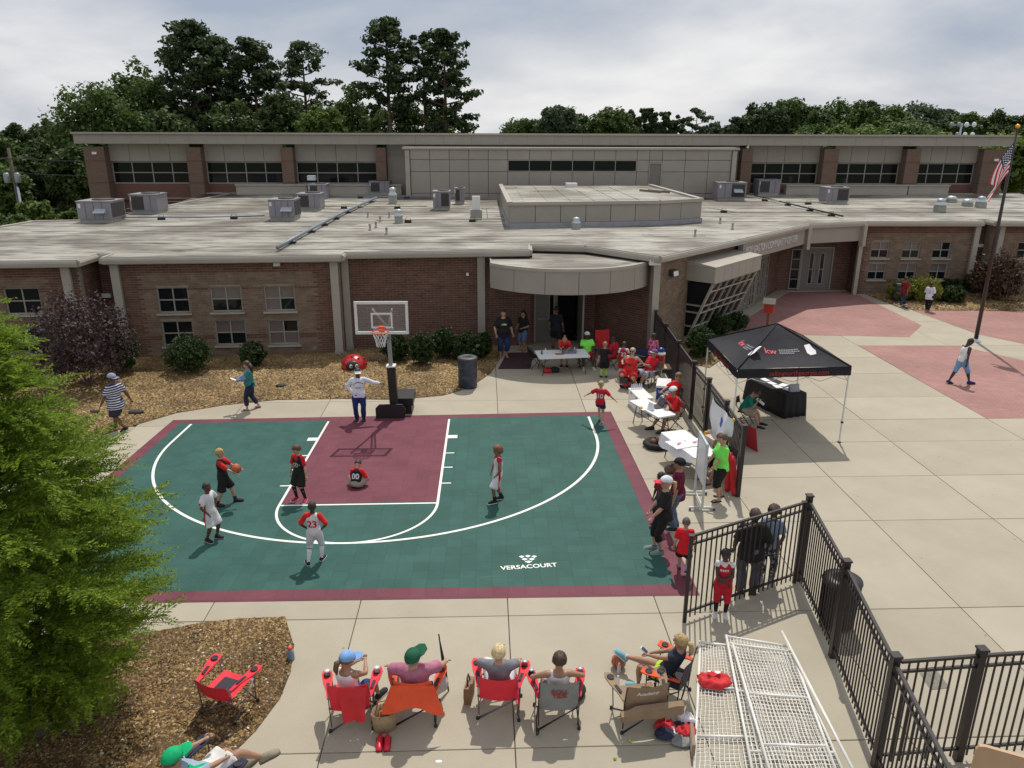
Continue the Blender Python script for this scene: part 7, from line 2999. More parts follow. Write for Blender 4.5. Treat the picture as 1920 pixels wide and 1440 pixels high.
def cloth_heap(name, loc, rx, ry, h, m, label, cat, seed=0, n=30):
 b = MB()
 rg = []
 for i in range(10):
  f = i / 9
  rr_ = math.cos(f * PI / 2) ** .7 + 1e-3
  rg.append([Vector((rx * rr_ * math.cos(a) * (1 + .38 * mnoise.noise((math.cos(a) * 2.2, math.sin(a) * 2.2, seed + f * 2))), ry * rr_ * math.sin(a) * (1 + .28 * mnoise.noise((math.cos(a) * 1.7, math.sin(a) * 1.7, seed + 4))),
       h * math.sin(f * PI / 2) * (1 + .95 * mnoise.noise((math.cos(a) * rr_ * 3.2, math.sin(a) * rr_ * 3.2, seed + 8))))) for a in np.linspace(0, 2 * PI, n + 1)[:-1]])
 b.rings(rg)
 o = b.build(name, m)
 o.location = loc
 return tag(o, label, cat)
jk = cloth_heap('jacket', at(1338, 1276, .08),   .27, .21, .085, m_red_c, 'crumpled red jacket lying on the lowest mesh panel', 'jacket', 3)
b = MB()
for (x, y, r_) in ((.06, .02, .05), (-.07, .05, .03)):
 pts = [(x + r_ * math.cos(a), y + r_ * .7 * math.sin(a), .145) for a in np.linspace(0, 2 * PI, 11)[:-1]]
 b.add(pts, [tuple(range(10))])
b.build('jacket_print', m_whitep, jk)
kit = [(m_whitep, 0, 0, .13), (m_navy_c, .13, .08, .12), (m_red_c, -.1, .1, .11), (m_grey_c, .05, -.14, .12), (m_navy_c, -.15, -.05, .1), (m_whitep, .18, .18, .09), (m_red_c, .12, -.02, .10)]
p = at(1266, 1376)
for k, (m_, dx, dy, r_) in enumerate(kit):
 cloth_heap('sports_clothing', (p.x + dx * 1.2, p.y + dy * 1.2, .0 + .012 * k), r_ * 1.45, r_ * 1.1, .06 + .012 * (k % 3), m_,
    ['white shirt at the bottom of the kit heap', 'navy shorts at the right of the kit heap', 'red shirt at the far side of the kit heap', 'grey shirt nearest the camera in the kit heap',
    'navy top at the left of the kit heap', 'white and far corner shirt of the kit heap', 'red top lying over the middle of the kit heap'][k], 'clothing', k * 3 + 1).__setitem__('group', 'kit heap beside the tan chair')
t = thing('picture_frame', 'small framed panel on edge between the kit heap and mesh panels', 'frame', at(1296, 1402), R(80))
b = MB()
b.box((0, 0, .12), (.40, .03, .24))
b.build('panel', m_paper, t)
b = MB()
for z in (.01, .23):
 b.box((0, -.005, z), (.42, .05, .03))
for x in (-.2, .2):
 b.box((x, -.005, .12), (.03, .05, .24))
b.build('frame', m_tan_c, t)
p = at(722, 1367)
t = thing('basket_bag', 'tan woven bag with leather handles between the first two chairs', 'bag', (p.x, p.y, 0), R(15))
m_wov = mat('woven_straw', (.33, .235, .135), .85, .15, 25, .5, 60)
b = MB()
b.rings([[Vector((a * math.cos(q) * (1 if abs(math.cos(q)) < .9 else 1.02), c * math.sin(q), z)) for q in np.linspace(0, 2 * PI, 19)[:-1]] for a, c, z in ((.13, .08, 0), (.16, .10, .02), (.18, .13, .18), (.20, .15, .34), (.19, .14, .34), (.16, .11, .2), (.1, .05, .12))])
b.build('bag_body', m_wov, t)
for s_ in (-1, 1):
 b = MB()
 b.tube([(-.09, s_ * .13, .31), (-.07, s_ * .10, .42), (.07, s_ * .10, .42), (.09, s_ * .13, .31)], .011, 6)
 b.build('handle', mat('orange_leather', (.48, .20, .05), .6), t)
bottle((p.x + .02, p.y + .06, .22), 'green drink bottle sticking out of the tan woven bag', .24, mat('green_bottle', (.12, .26, .05), .35))
p = at(718, 1402)
for k, dx in enumerate((-.055, .055)):
 t = thing('sneaker', ['left red sneaker of the pair below the woven bag', 'right red sneaker of the pair below the woven bag'][k], 'shoe', (p.x + dx, p.y + .06, 0), R(4), 'pair of red sneakers')
 b = MB()
 rg = []
 for y, w, h in ((.13, .030, .07), (.10, .036, .085), (.03, .036, .075), (-.04, .040, .06), (-.10, .042, .048), (-.14, .03, .035)):
  rg.append([Vector((w * 1.25 * math.cos(a), y, .012 + max(0, h * math.sin(a)))) for a in np.linspace(0, PI, 8)] + [Vector((-w * .8, y, .012)), Vector((w * .8, y, .012))])
 b.rings(rg)
 b.build('shoe_upper', mat('shiny_red_shoe', (.62, .015, .035), .3, .08, 8), t)
 b = MB()
 b.rings([[Vector((w * math.cos(a), y * 1.0, z)) for w, y, a in [(.053 * (1.0 if yy_ > -.12 else .8), yy_, 0) for yy_ in (-.145, -.06, .04, .13)] + [(.053 * (1.0 if yy_ > -.12 else .8), yy_, PI) for yy_ in (.13, .04, -.06, -.145)]] for z in (0, .016)])
 b.build('sole', mat('dark_sole', (.05, .02, .02), .7), t)
 b = MB()
 b.box((0, .085, .075), (.045, .05, .02))
 b.build('shoe_opening', m_blk, t)
cloth_heap('paper_scrap', at(823, 1428), .05, .03, .012, m_paper, 'scrap of white paper on the concrete near the bottom edge', 'litter', 9, 8)
bottle(at(1160, 1262), 'clear water bottle standing left of the lounging girl')
bottle(at(1158, 1287), 'clear water bottle standing behind the arm of the tan chair')
bottle(at(1059, 1318), 'clear water bottle under the grey backed chair', lay=.6)
bottle(at(1333, 1137 + 5), 'clear bottle on the concrete beside the gate')
t = thing('drink_jug', 'small blue grey flask with orange cap at the bed edge', 'flask', at(546, 1236))
b = MB()
b.lathe([(.055, 0), (.06, .02), (.06, .14), (.045, .18), (.03, .2), (0, .2)], 12)
b.build('flask_body', mat('blue_grey_plastic', (.17, .25, .34), .4), t)
b = MB()
b.lathe([(.035, .19), (.035, .235), (0, .24)], 10)
b.build('cap', m_orange_c, t)
duffel(at(1083, 1305), R(70), .30, .12, m_black_c, 'black bag on the ground beside the grey backed chair')
t = thing('tote_bag', 'brown tote bag standing left of the white haired sitter', 'bag', at(880, 1310), R(80))
b = MB()
b.rings([[Vector((sx * .16 * f, sy * .06 * f, z)) for sx, sy in ((-1, -1), (1, -1), (1, 1), (-1, 1))] for z, f in ((0, .9), (.15, 1.0), (.3, .95))], smooth=False)
b.build('bag_body', mat('brown_leather', (.22, .11, .05), .6), t)
b = MB()
b.tube([(-.08, 0, .29), (-.05, .02, .42), (.05, .02, .42), (.08, 0, .29)], .012, 5)
b.build('handle', m_blk, t)
basketball(at(1160, 1240, .12) + Vector((0, 0, 0)), 'brown basketball under the foot of the lounging girl')
for k, (ci, cx_, col_, lb) in enumerate([(ch1, 1, m_bott, 'white drink bottle in the right cup holder of the first red chair'), (ch1, -1, m_grey_metal, 'grey flask in the left cup holder of the first red chair'),
          (ch3, 1, m_red_c, 'red can cooler in the right cup holder of the second red chair'), (ch4, 1, mat('pink_cup', (.35, .12, .16), .5), 'large pink cup in the right cup holder of the grey backed chair'),
          (ch4, -1, m_blk, 'black can cooler in the left cup holder of the grey backed chair')]):
 t = thing('drink_cup', lb, 'cup', ci.matrix_basis @ Vector((-cx_ * .368, -.20, .585)))
 b = MB()
 b.lathe([(.034, 0), (.039, .12), (.036, .125), (.0, .123)], 12)
 b.build('cup_body', col_, t)
 b = MB()
 b.lathe([(.04, .122), (.04, .132), (.0, .134)], 12)
 b.build('cup_lid', m_alu if k > 1 else m_capw, t)
for k, (px, py) in enumerate([(1181, 1391), (1153, 1424)]):
 b = MB()
 b.sphere((0, 0, .02), .025, 6, 5)
 o = put(b.build('tennis_ball_cap', mat('yellow_green', (.42, .45, .03), .7)), at(px, py))
 tag(o, ['yellow green scrap by the leg of the tan chair', 'yellow green scrap on the concrete below the tan chair'][k], 'litter')
for k, (px, py, s_) in enumerate([(256, 778, .2), (527, 729, .15), (180, 780, .13)]):
 g0 = at(px, py)
 b = MB()
 b.sphere((0, 0, .05), s_, 10, 6, sc=(1.2, .8, .28))
 o = put(b.build('dark_cover', mat('dark_rubber', (.03, .028, .026), .8)), (g0.x, g0.y, hf_front(np.array([g0.x]), np.array([g0.y]))[0] - .02))
 tag(o, ['dark flat cover in the gravel by the person in striped shirt', 'dark round cover in the gravel right of the person in teal', 'small dark cover in the gravel near the purple shrub'][k], 'cover', 'dark covers in the gravel bed')
# ================================================================== FLAGPOLE, POLE, HOUSE, LIGHTS
fp = at(1829, 640)
flp = thing('flagpole', 'tall dark bronze flagpole with golden ball on the plaza', 'flagpole', (fp.x, fp.y, 0))
fh = tall((1829, 640), 240)
b = MB()
b.tube([(0, 0, 0), (0, 0, fh * .5), (0, 0, fh)], [.085, .07, .04], 12)
b.build('pole', mat('dark_bronze', (.03, .018, .018), .4, .1, 5), flp)
b = MB()
b.lathe([(.22, 0), (.21, .04), (.12, .06), (.10, .12)], 16)
b.build('base_collar', m_alu, flp)
b = MB()
b.sphere((0, 0, fh + .06), .09, 12, 8)
b.build('ball', mat('gold_ball', (.75, .38, .05), .25, metal=.8), flp)
flag = thing('flag', 'american flag hanging limp in folds on the flagpole', 'flag', (fp.x, fp.y, 0))
zt_ = fh - .55
NU, NV = 26, 13
gv = []
for i in range(NU + 1):
 row_ = []
 for j in range(NV + 1):
  u, v = i / NU, j / NV
  x = -.05 - .62 * u ** .8 * (1 - .15 * v) - .12 * math.sin(v * 5 + u * 3) * u
  y = -.05 + .12 * math.sin(v * 9 + u * 2) * u
  z = zt_ - 1.22 * v * (1 - .42 * u) - 1.55 * u ** 1.15 + .05 * math.sin(v * 6) * u
  row_.append(Vector((x, y, z)))
 gv.append(row_)
fred, fwh, fbl = mat('flag_red', (.50, .02, .04), .8, .08, 5, trans=0), mat('flag_white', (.72, .71, .70), .8, .05, 5), mat('flag_blue', (.025, .03, .12), .8, .1, 5)
pieces = {0: MB(), 1: MB(), 2: MB()}
for i in range(NU):
 for j in range(NV):
  c = 2 if (i < NU * .4 and j < 7) else (0 if j % 2 == 0 else 1)
  pieces[c].add([gv[i][j], gv[i + 1][j], gv[i + 1][j + 1], gv[i][j + 1]], [(0, 1, 2, 3)], 0, True)
pieces[0].build('red_stripes', fred, flag)
pieces[1].build('white_stripes', fwh, flag)
pieces[2].build('canton', fbl, flag)
st_ = MB()
for i in range(1, 10, 2):
 for j in range(1, 7):
  q = gv[i][j] + Vector((0, -.012, 0))
  r_ = .028
  st_.add([q + Vector((r_ * math.cos(a), 0, r_ * math.sin(a))) for a in np.linspace(0, 2 * PI, 6)[:-1]], [(0, 1, 2, 3, 4)])
  q = gv[i][j] + Vector((0, .012, 0))
  st_.add([q + Vector((r_ * math.cos(a), 0, r_ * math.sin(a))) for a in np.linspace(0, 2 * PI, 6)[:-1]], [(4, 3, 2, 1, 0)])
tag(st_.build('stars', fwh, flag), kind='stuff')
m_wood = mat('weathered_pole', (.12, .10, .085), .9, .2, 5)
up = on_y(45, 432, 44)
tp_ = on_y(8, 290, 44)
ut = thing('utility_pole', 'grey utility pole with transformers and wires at the far left', 'utility pole', (up.x, 44, 0))
b = MB()
b.tube([(0, 0, 0), (-.0, 0, tp_.z + .5)], [.16, .11], 9)
b.build('pole', m_wood, ut)
b = MB()
b.box((0, 0, tp_.z - .3), (2.2, .1, .12)).box((0, .0, tp_.z - 1.4), (1.6, .1, .12))
b.build('crossarm', m_wood, ut)
for x in (-.45, .4):
 b = MB()
 b.lathe([(.2, 0), (.22, .06), (.22, .7), (.12, .8), (0, .8)], 12, (x, -.2, tp_.z - 2.2))
 b.build('transformer', m_grey_metal, ut)
for k, (z, y1, z1) in enumerate([(-.25, 14, -.8), (-.25, 14, -.6), (-1.4, 14, -2.0)]):
 b = MB()
 pts = []
 for s_ in np.linspace(-1, 1, 17):
  pts.append((s_ * 16 + (.6 if k == 1 else 0), s_ * 5, tp_.z + z - .9 * (1 - s_ * s_) * 0 + (-.8 + .8 * s_ * s_) * 0 - .8 * abs(s_) * (1 - abs(s_)) * 2))
 b.tube(pts, .018, 4)
 b.build('wire', m_blk, ut)
b = MB()
b.lathe([(.10, 0), (.085, tp_.z * .62)], 8, (.35, -.35, 0))
o = b.build('guard_pipe', m_alu, ut)
hp = on_y(95, 384, 72)
hs = thing('house', 'small cream house with brown roof among trees at the far left', 'house', (hp.x, 72, 0))
s_h = FPX / (72 - CAMY)
hz_ = on_y(95, 373, 72).z
hr = on_y(95, 361, 72).z
m_cream = mat('cream_siding', (.52, .46, .34), .7, .05, 3)
m_rf = mat('brown_shingle', (.17, .125, .105), .85, .2, 5)
W_ = 92 / s_h
b = MB()
b.box((0, 0, hz_ / 2), (W_, 6, hz_))
b.build('wall', m_cream, hs)
b = MB()
b.add([(-W_ / 2 - .3, -3.4, hz_), (W_ / 2 + .3, -3.4, hz_), (W_ / 2 + .3, 3.4, hz_), (-W_ / 2 - .3, 3.4, hz_), (-W_ / 2 - .3, 0, hr), (W_ / 2 + .3, 0, hr)], [(0, 1, 5, 4), (2, 3, 4, 5), (0, 4, 3), (1, 2, 5)])
b.build('roof', m_rf, hs)
b = MB()
gx0 = W_ * .12
b.box((gx0 + .9, -3.6, hz_ / 2), (1.8, 1.2, hz_))
b.add([(gx0 - .3, -4.3, hz_), (gx0 + 2.1, -4.3, hz_), (gx0 + .9, -4.3, hr), (gx0 - .3, -1, hz_), (gx0 + 2.1, -1, hz_), (gx0 + .9, -1, hr)], [(0, 1, 2), (0, 2, 5, 3), (1, 4, 5, 2)])
b.build('porch_gable', mat('white_siding', (.66, .64, .58), .6), hs)
for x in (-W_ * .3, -W_ * .08, W_ * .38):
 b = MB()
 b.box((x, -3.02, hz_ * .55), (.9, .08, 1.1))
 b.build('window', m_glass, hs)
lx = on_y(1803, 235, 110)
sl = thing('stadium_light', 'tall sports field light pole with round floodlights among far trees', 'floodlight', (lx.x, 110, 0))
b = MB()
b.tube([(0, 0, 0), (0, 0, lx.z + .3)], [.25, .14], 8)
b.build('pole', m_alu, sl)
for z in (0, -1.6):
 b = MB()
 b.box((0, -.1, lx.z + z), (4.4, .12, .14))
 b.build('crossarm', m_alu, sl)
 for k in range(4):
  x = -1.9 + k * 1.27
  b = MB()
  b.sphere((x, -.35, lx.z + z + .1), .42, 10, 7, sc=(1, .55, 1))
  b.build('floodlight', m_eyew if k > 1 else m_grey_metal, sl)
fl2 = MB()
b = MB()
q = at(1905, 372)
ta_, tb_ = at(1832, 1396, .95), at(1960, 1432, .95)
t = thing('tan_board', 'edge of a tan rounded board standing in the near right corner', 'board', (ta_.x, ta_.y, 0), math.atan2(tb_.y - ta_.y, tb_.x - ta_.x))
b = MB()
L_ = (tb_ - ta_).length
pr_ = [(0, 0), (0, .87), (.03, .93), (.09, .95), (L_, .95), (L_, 0)]
b.rings([[Vector((x, y, z)) for x, z in pr_] for y in (0, .05)], smooth=False)
b.build('panel', mat('tan_laminate', (.50, .33, .20), .5, .06, 4), t)
# ================================================================== PEOPLE
SKIN = {'light': (.46, .27, .19), 'tan': (.36, .20, .13), 'brown': (.115, .052, .030), 'dark': (.055, .026, .017), 'mid': (.21, .10, .06)}
DONE = []
m_eyeb = mat('eye_dark', (.02, .015, .012), .3)
m_lip = mat('lip', (.28, .09, .08), .5)
def cloth(c, kind=None, c2=None):
 nm = 'cloth_%s_%02d%02d%02d' % (kind or 'plain', c[0] * 99, c[1] * 99, c[2] * 99)
 if nm in MATS:
  return MATS[nm]
 m = mat(nm, c, .85, .14, 9, .5, 11, spec=.18)
 if kind:
  nt = m.node_tree
  b = nt.nodes['Principled BSDF']
  tc = nt.nodes['Texture Coordinate']
  rp = nt.nodes.new('ShaderNodeValToRGB')
  rp.color_ramp.interpolation = 'CONSTANT'
  rp.color_ramp.elements[0].color = (*c, 1)
  rp.color_ramp.elements[1].color = (*c2, 1)
  if kind == 'stripe':
   w = nt.nodes.new('ShaderNodeTexWave')
   w.bands_direction = 'Z'
   w.inputs['Scale'].default_value = 4.6
   rp.color_ramp.elements[1].position = .66
   nt.links.new(tc.outputs['Object'], w.inputs['Vector'])
   nt.links.new(w.outputs['Fac'], rp.inputs[0])
  else:
   w = nt.nodes.new('ShaderNodeTexNoise')
   w.inputs['Scale'].default_value = 16 if kind == 'floral' else 24
   rp.color_ramp.elements[1].position = .52
   nt.links.new(tc.outputs['Object'], w.inputs['Vector'])
   nt.links.new(w.outputs['Fac'], rp.inputs[0])
  nt.links.new(rp.outputs[0], b.inputs['Base Color'])
 return m
def ik(a, t, l1, l2, pole):
 d = t - a
 L_ = min(d.length, (l1 + l2) * .998)
 d = d.normalized()
 x = (l1 * l1 - l2 * l2 + L_ * L_) / (2 * L_)
 h = math.sqrt(max(0, l1 * l1 - x * x))
 p = pole - d * pole.dot(d)
 p = p.normalized() if p.length > 1e-4 else Vector((0, -1, 0))
 return a + d * x + p * h, a + d * L_
def fuse(mb, name, m, parent, vox, smooth=4, amp=0.0, seed=0):
 o = mb.build(name, m, parent)
 r_ = o.modifiers.new('r', 'REMESH')
 r_.mode = 'VOXEL'
 r_.voxel_size = vox
 s = o.modifiers.new('s', 'SMOOTH')
 s.factor = .5
 s.iterations = smooth
 DONE.append((o, amp, seed))
 return o
def person(loc, rz, H, label, skin='light', hair=('short', (.05, .03, .02)), top=((.5, .5, .5), .42), under=None, bottom=((.03, .03, .05), .95),
   socks=None, shoes=((.03, .03, .03), (.6, .6, .6)), cap=None, num=None, L=None, R_=None, fL=None, fR=None, pel=None, lean=0, twist=0, side=0,
   hy=0, hp=0, b=1.0, hs=None, eL=None, eR=None, kL=None, kR=None, prnt=None, glasses=False, topkind=None, botkind=None, hem=-.05, group=None, flat_sole=False):
 k = H
 hs = hs or (1.0 if H > 1.5 else 1.0 + (1.5 - H) * .45)
 sk = mat('skin_' + skin, SKIN[skin], .55, .08, 7, .1, 40)
 body = MB()
 pel = Vector(pel) * k if pel else Vector((0, 0, .525 * k))
 S = Matrix.Rotation(math.radians(twist), 3, 'Z') @ Matrix.Rotation(math.radians(lean), 3, 'X') @ Matrix.Rotation(math.radians(side), 3, 'Y')
 def sp(x, y, z):
  return pel + S @ Vector((x, y, z)) * k
 neck = sp(0, .004, .30)
 sw = .098 + .012 * (b - 1)
 hv = S @ (Matrix.Rotation(math.radians(hy), 3, 'Z') @ Matrix.Rotation(math.radians(hp), 3, 'X') @ Vector((0, -.012, .088 * (1 + (hs - 1) * .6))))
 hc = neck + hv * k
 HM = S @ Matrix.Rotation(math.radians(hy), 3, 'Z') @ Matrix.Rotation(math.radians(hp), 3, 'X')
 T4 = Matrix.Translation(hc) @ HM.to_4x4()
 rh = .064 * k * hs
 prof = [(-.055, .062, .050), (-.03, .086, .064), (.02, .088, .066), (.09, .078, .060), (.17, .088, .064), (.235, .096, .058), (.272, .078, .048), (.295, .040, .036), (.325, .030, .032), (.37, .029, .031)]
 def rings_of(pr, add, bb):
  out = []
  for z, hw, hd in pr:
   w_, d_ = (hw * (1 + (bb - 1) * (.9 if z < .25 else .35)) + add) * k, (hd * (1 + (bb - 1) * (1.25 if z < .2 else .4)) + add) * k
   c = sp(0, -.010 * (bb - 1) * 8 * (1 if 0 < z < .18 else .3), z)
   out.append([c + S @ Vector((w_ * math.copysign(abs(math.cos(a)) ** .85, math.cos(a)), d_ * math.sin(a), 0)) for a in np.linspace(0, 2 * PI, 17)[:-1]])
  return out
 body.rings(rings_of(prof, 0, b))
 body.sphere((0, .004 * k, .012 * k), rh, 14, 10, M=T4, sc=(.86, 1.04, 1.10))
 body.sphere((0, -.018 * k * hs, -.032 * k * hs), rh * .62, 12, 8, M=T4, sc=(.92, .92, 1.0))
 body.sphere((0, -.066 * k * hs, -.006 * k), rh * .17, 8, 6, M=T4, sc=(.8, 1.2, 1.2))
 for s_ in (-1, 1):
  body.sphere((s_ * .056 * k * hs, .004 * k, -.002 * k), rh * .2, 8, 6, M=T4, sc=(.5, .8, 1.2))
 arms, legs = {}, {}
 bb = 1 + (b - 1) * .6
 fing = MB()
 for s_, tgt, pole in ((1, L, eL), (-1, R_, eR)):
  sh = sp(s_ * sw, .0, .262)
  tg = tgt or (.165, .03, .455)
  t = Vector((s_ * tg[0], -tg[1], tg[2])) * k
  po = Vector(pole) if pole else Vector((.55, .8, -.25))
  po = Vector((po.x * s_, po.y, po.z))
  el, wr = ik(sh, t, .168 * k, .148 * k, po)
  d = (wr - el).normalized()
  arms[s_] = (sh, el, wr)
  body.tube([sh - (sh - sp(0, 0, .25)) * .25, sh, sh.lerp(el, .35), el, el.lerp(wr, .3), wr], [q * k * bb for q in (.034, .036, .030, .0235, .0255, .0155)], 9)
  body.tube([wr - d * .005 * k, wr + d * .022 * k, wr + d * .048 * k], [.0165 * k, .023 * k, .018 * k], 8, flat=.62)
  sd = d.cross(Vector((0, 0, 1)) if abs(d.z) < .9 else Vector((0, -1, 0))).normalized()
  nn = sd.cross(d)
  for f in range(4):
   o = wr + d * .045 * k + sd * (f - 1.5) * .0105 * k
   ln_ = (.036, .042, .040, .030)[f] * k
   fing.tube([o, o + d * ln_ * .5 + nn * .003 * k, o + d * ln_ * .9 - nn * ln_ * .28], [.0062 * k, .0056 * k, .0042 * k], 5)
  o = wr + d * .018 * k - sd * .018 * k
  fing.tube([o, o + d * .018 * k - sd * .014 * k, o + d * .038 * k - sd * .016 * k], [.0075 * k, .0065 * k, .0045 * k], 5)
 shoe_f = []
 for s_, tgt, pole in ((1, fL, kL), (-1, fR, kR)):
  hip = pel + Matrix.Rotation(math.radians(twist * .3), 3, 'Z') @ Vector((s_ * .052 * k * (1 + (b - 1) * .5), 0, -.025 * k))
  tg = tgt or (.062, 0, 0)
  t = Vector((s_ * tg[0], -tg[1], tg[2] + .042)) * k
  t = Vector((t.x, t.y, (tg[2] + .042) * k))
  po = Vector(pole) if pole else Vector((.18, -1, .1))
  po = Vector((po.x * s_, po.y, po.z))
  kn, an = ik(hip, t, .246 * k, .236 * k, po)
  legs[s_] = (hip, kn, an)
  body.tube([hip + Vector((0, 0, .02 * k)), hip.lerp(kn, .25), hip.lerp(kn, .7), kn, kn.lerp(an, .28), kn.lerp(an, .7), an, an - (an - kn).normalized() * -.012 * k],
     [q * k * bb for q in (.056, .056, .043, .034, .0365, .025, .0185, .019)], 10)
  ya = tg[3] if len(tg) > 3 else 8
  pit = tg[4] if len(tg) > 4 else 0
  F = Matrix.Translation((an.x, an.y, an.z)) @ Matrix.Rotation(math.radians(ya) * s_, 4, 'Z') @ Matrix.Rotation(math.radians(pit), 4, 'X')
  shoe_f.append(F)
  body.tube([F @ Vector((0, .012 * k, -.018 * k)), F @ Vector((0, -.05 * k, -.026 * k)), F @ Vector((0, -.105 * k, -.033 * k))], [.021 * k, .021 * k, .012 * k], 8)
 po_ = fuse(body, 'person', sk, None, max(.012, .0135 * k), 3)
 po_.location = loc
 po_.rotation_euler = (0, 0, rz)
 tag(po_, label, 'person', group)
 det = []
 for s_ in (-1, 1):
  det.append(((s_ * .024 * k * hs, -.058 * k * hs, .010 * k), rh * .13, 1))
  det.append(((s_ * .024 * k * hs, -.0605 * k * hs, .028 * k), rh * .11, 1))
 det.append(((0, -.063 * k * hs, -.040 * k * hs), rh * .17, 2))
 fc = MB()
 for c, r_, mi in det:
  fc.sphere(c, r_, 8, 5, mi, T4, sc=(1.4, .5, .45 if mi == 1 else .3))
 FACE.append((po_, fc, fing))
 def part(mb, name, m, vox=None, amp=.0048, sm=3):
  return fuse(mb, name, m, po_, vox or max(.0135, .0155 * k), sm, amp * k, len(DONE))
 tc_, sl = top
 ease = .011 + .004 * (b - 1)
 sh_ = MB()
 pr = [(z, w, d) for z, w, d in prof[:8] if z > hem]
 base0 = (hem, .090, .068)
 if fL and len(fL) > 2 and pel.z < .4 * k:
  base0 = (max(hem, -.035), .088, .066)
 pr = [base0] + pr[1 if pr[0][0] < base0[0] + .02 else 0:]
 if sl < .1 and not under:
  pr = pr[:-2] + [(.262, .070, .048)]
 pr = [(z, max(w, .094), max(d, .072)) if z < .03 else (z, w, d) for z, w, d in pr]
 if hem < -.055:
  pr = [(hem, .104, .082)] + [(z, max(w, .098), max(d, .076)) if z < .03 else (z, w, d) for z, w, d in pr[1:]]
 sh_.rings(rings_of(pr, ease, b))
 if sl < .1:
  for s_ in (-1, 1):
   sh_.tube([sp(s_ * .055, .03, .25), sp(s_ * .058, .004, .285), sp(s_ * .055, -.03, .25)], .022 * k, 7)
 def sleeve(mb, sl_, grow):
  for s_ in (-1, 1):
   s0, e0, w0 = arms[s_]
   pts, rd = [s0 - (s0 - sp(0, 0, .24)) * .4, s0], [(.040 + grow) * k * bb, (.041 + grow) * k * bb]
   if sl_ <= .6:
    pts += [s0.lerp(e0, sl_ / .5 * .55), s0.lerp(e0, min(.98, sl_ / .5))]
    rd += [(.039 + grow) * k * bb, (.040 + grow) * k * bb]
   else:
    pts += [s0.lerp(e0, .5), e0, e0.lerp(w0, .5), e0.lerp(w0, .97)]
    rd += [(.034 + grow) * k * bb, (.030 + grow) * k * bb, (.029 + grow) * k * bb, (.022 + grow) * k]
   mb.tube(pts, rd, 9)
 if sl >= .1:
  sleeve(sh_, sl, .006)
 so_ = part(sh_, 'shirt', cloth(tc_, topkind[0] if topkind else None, topkind[1] if topkind else None))
 if under:
  un = MB()
  sleeve(un, under[1] if len(under) > 1 else .42, .004)
  un.rings(rings_of([(.20, .088, .056), (.255, .080, .052), (.285, .048, .042), (.305, .036, .037)], .009, b))
  part(un, 'undershirt', cloth(under[0]))
 bc, bl = bottom
 bt_ = MB()
 seated = pel.z < .42 * k
 bt_.rings(rings_of([(-.062, .060, .052), (-.04, .092, .070), (.0, .094, .070), (.05, .088, .066)], .009, b))
 for s_ in (-1, 1):
  h0, k0, a0_ = legs[s_]
  loose = .013 if bl < 1.3 else .008
  if botkind == 'tight':
   loose = .005
  pts, rd = [h0 + Vector((0, 0, .015 * k)), h0.lerp(k0, .3)], [(.058 + loose) * k * bb, (.057 + loose) * k * bb]
  if bl <= 1:
   pts.append(h0.lerp(k0, bl))
   rd.append((.050 + loose * 1.9) * k * bb)
  else:
   f = bl - 1
   pts += [h0.lerp(k0, .8), k0, k0.lerp(a0_, f * .5), k0.lerp(a0_, min(.97, f))]
   fl_ = loose * (1.6 if bl < 1.6 else 1.2)
   rd += [(.042 + loose) * k * bb, (.036 + loose) * k * bb, (.036 + fl_) * k * bb, ((.030 if f > .6 else .036) + fl_) * k * bb]
  bt_.tube(pts, rd, 10)
 bo_ = part(bt_, 'shorts' if bl < 1.4 else 'trousers', cloth(bc, 'speck' if botkind == 'speck' else None, (.4, .42, .45)))
 for i, s_ in enumerate((1, -1)):
  h0, k0, a0_ = legs[s_]
  if socks:
   q = MB()
   q.tube([k0.lerp(a0_, 1 - socks[1]), k0.lerp(a0_, 1 - socks[1] * .5), a0_, a0_ + (a0_ - k0).normalized() * .01 * k], [(.0385 if socks[1] > .6 else .032) * k * bb, .031 * k * bb, .0235 * k, .024 * k], 10)
   q.build('sock', cloth(socks[0]), po_)
  F = shoe_f[i]
  q = MB()
  z0 = -.042
  if flat_sole:
   out = [(.024, .03), (.026, -.03), (.031, -.085), (.022, -.118), (-.022, -.118), (-.031, -.085), (-.026, -.03), (-.024, .03)]
   q.rings([[F @ Vector((x * k, y * k, z * k)) for x, y in out] for z in (z0, z0 + .012)], 1, smooth=False)
   q.tube([F @ Vector((.026 * k, -.045 * k, -.025 * k)), F @ Vector((0, -.075 * k, -.002 * k)), F @ Vector((-.026 * k, -.045 * k, -.025 * k))], .006 * k, 5, 0)
   q.build('sandal', [cloth(shoes[0]), cloth(shoes[1])], po_)
  else:
   rg, rs = [], []
   for y, w, h in ((.036, .020, .030), (.030, .027, .052), (.0, .030, .056), (-.035, .031, .046), (-.075, .035, .034), (-.108, .032, .026), (-.128, .018, .016)):
    rg.append([F @ Vector((w * k * math.cos(a), y * k, (z0 + .010 + h * (math.sin(a) ** .8 if math.sin(a) > 0 else 0)) * k)) for a in np.linspace(0, PI, 9)])
    rs.append([F @ Vector((x * (w + .003) * k, (y - (.003 if y < -.1 else 0)) * k, (z0 + z) * k)) for x, z in ((1, .013), (-1, .013), (-.96, 0), (.96, 0))])
   q.rings(rg, 0)
   q.rings(rs, 1, smooth=False)
   q.build('shoe', [cloth(shoes[0]), cloth(shoes[1])], po_)
 st, hcol = hair
 hm = mat('hair_%02d%02d%02d' % tuple(int(c * 99) for c in hcol), hcol, .55, .3, 30, .5, 60)
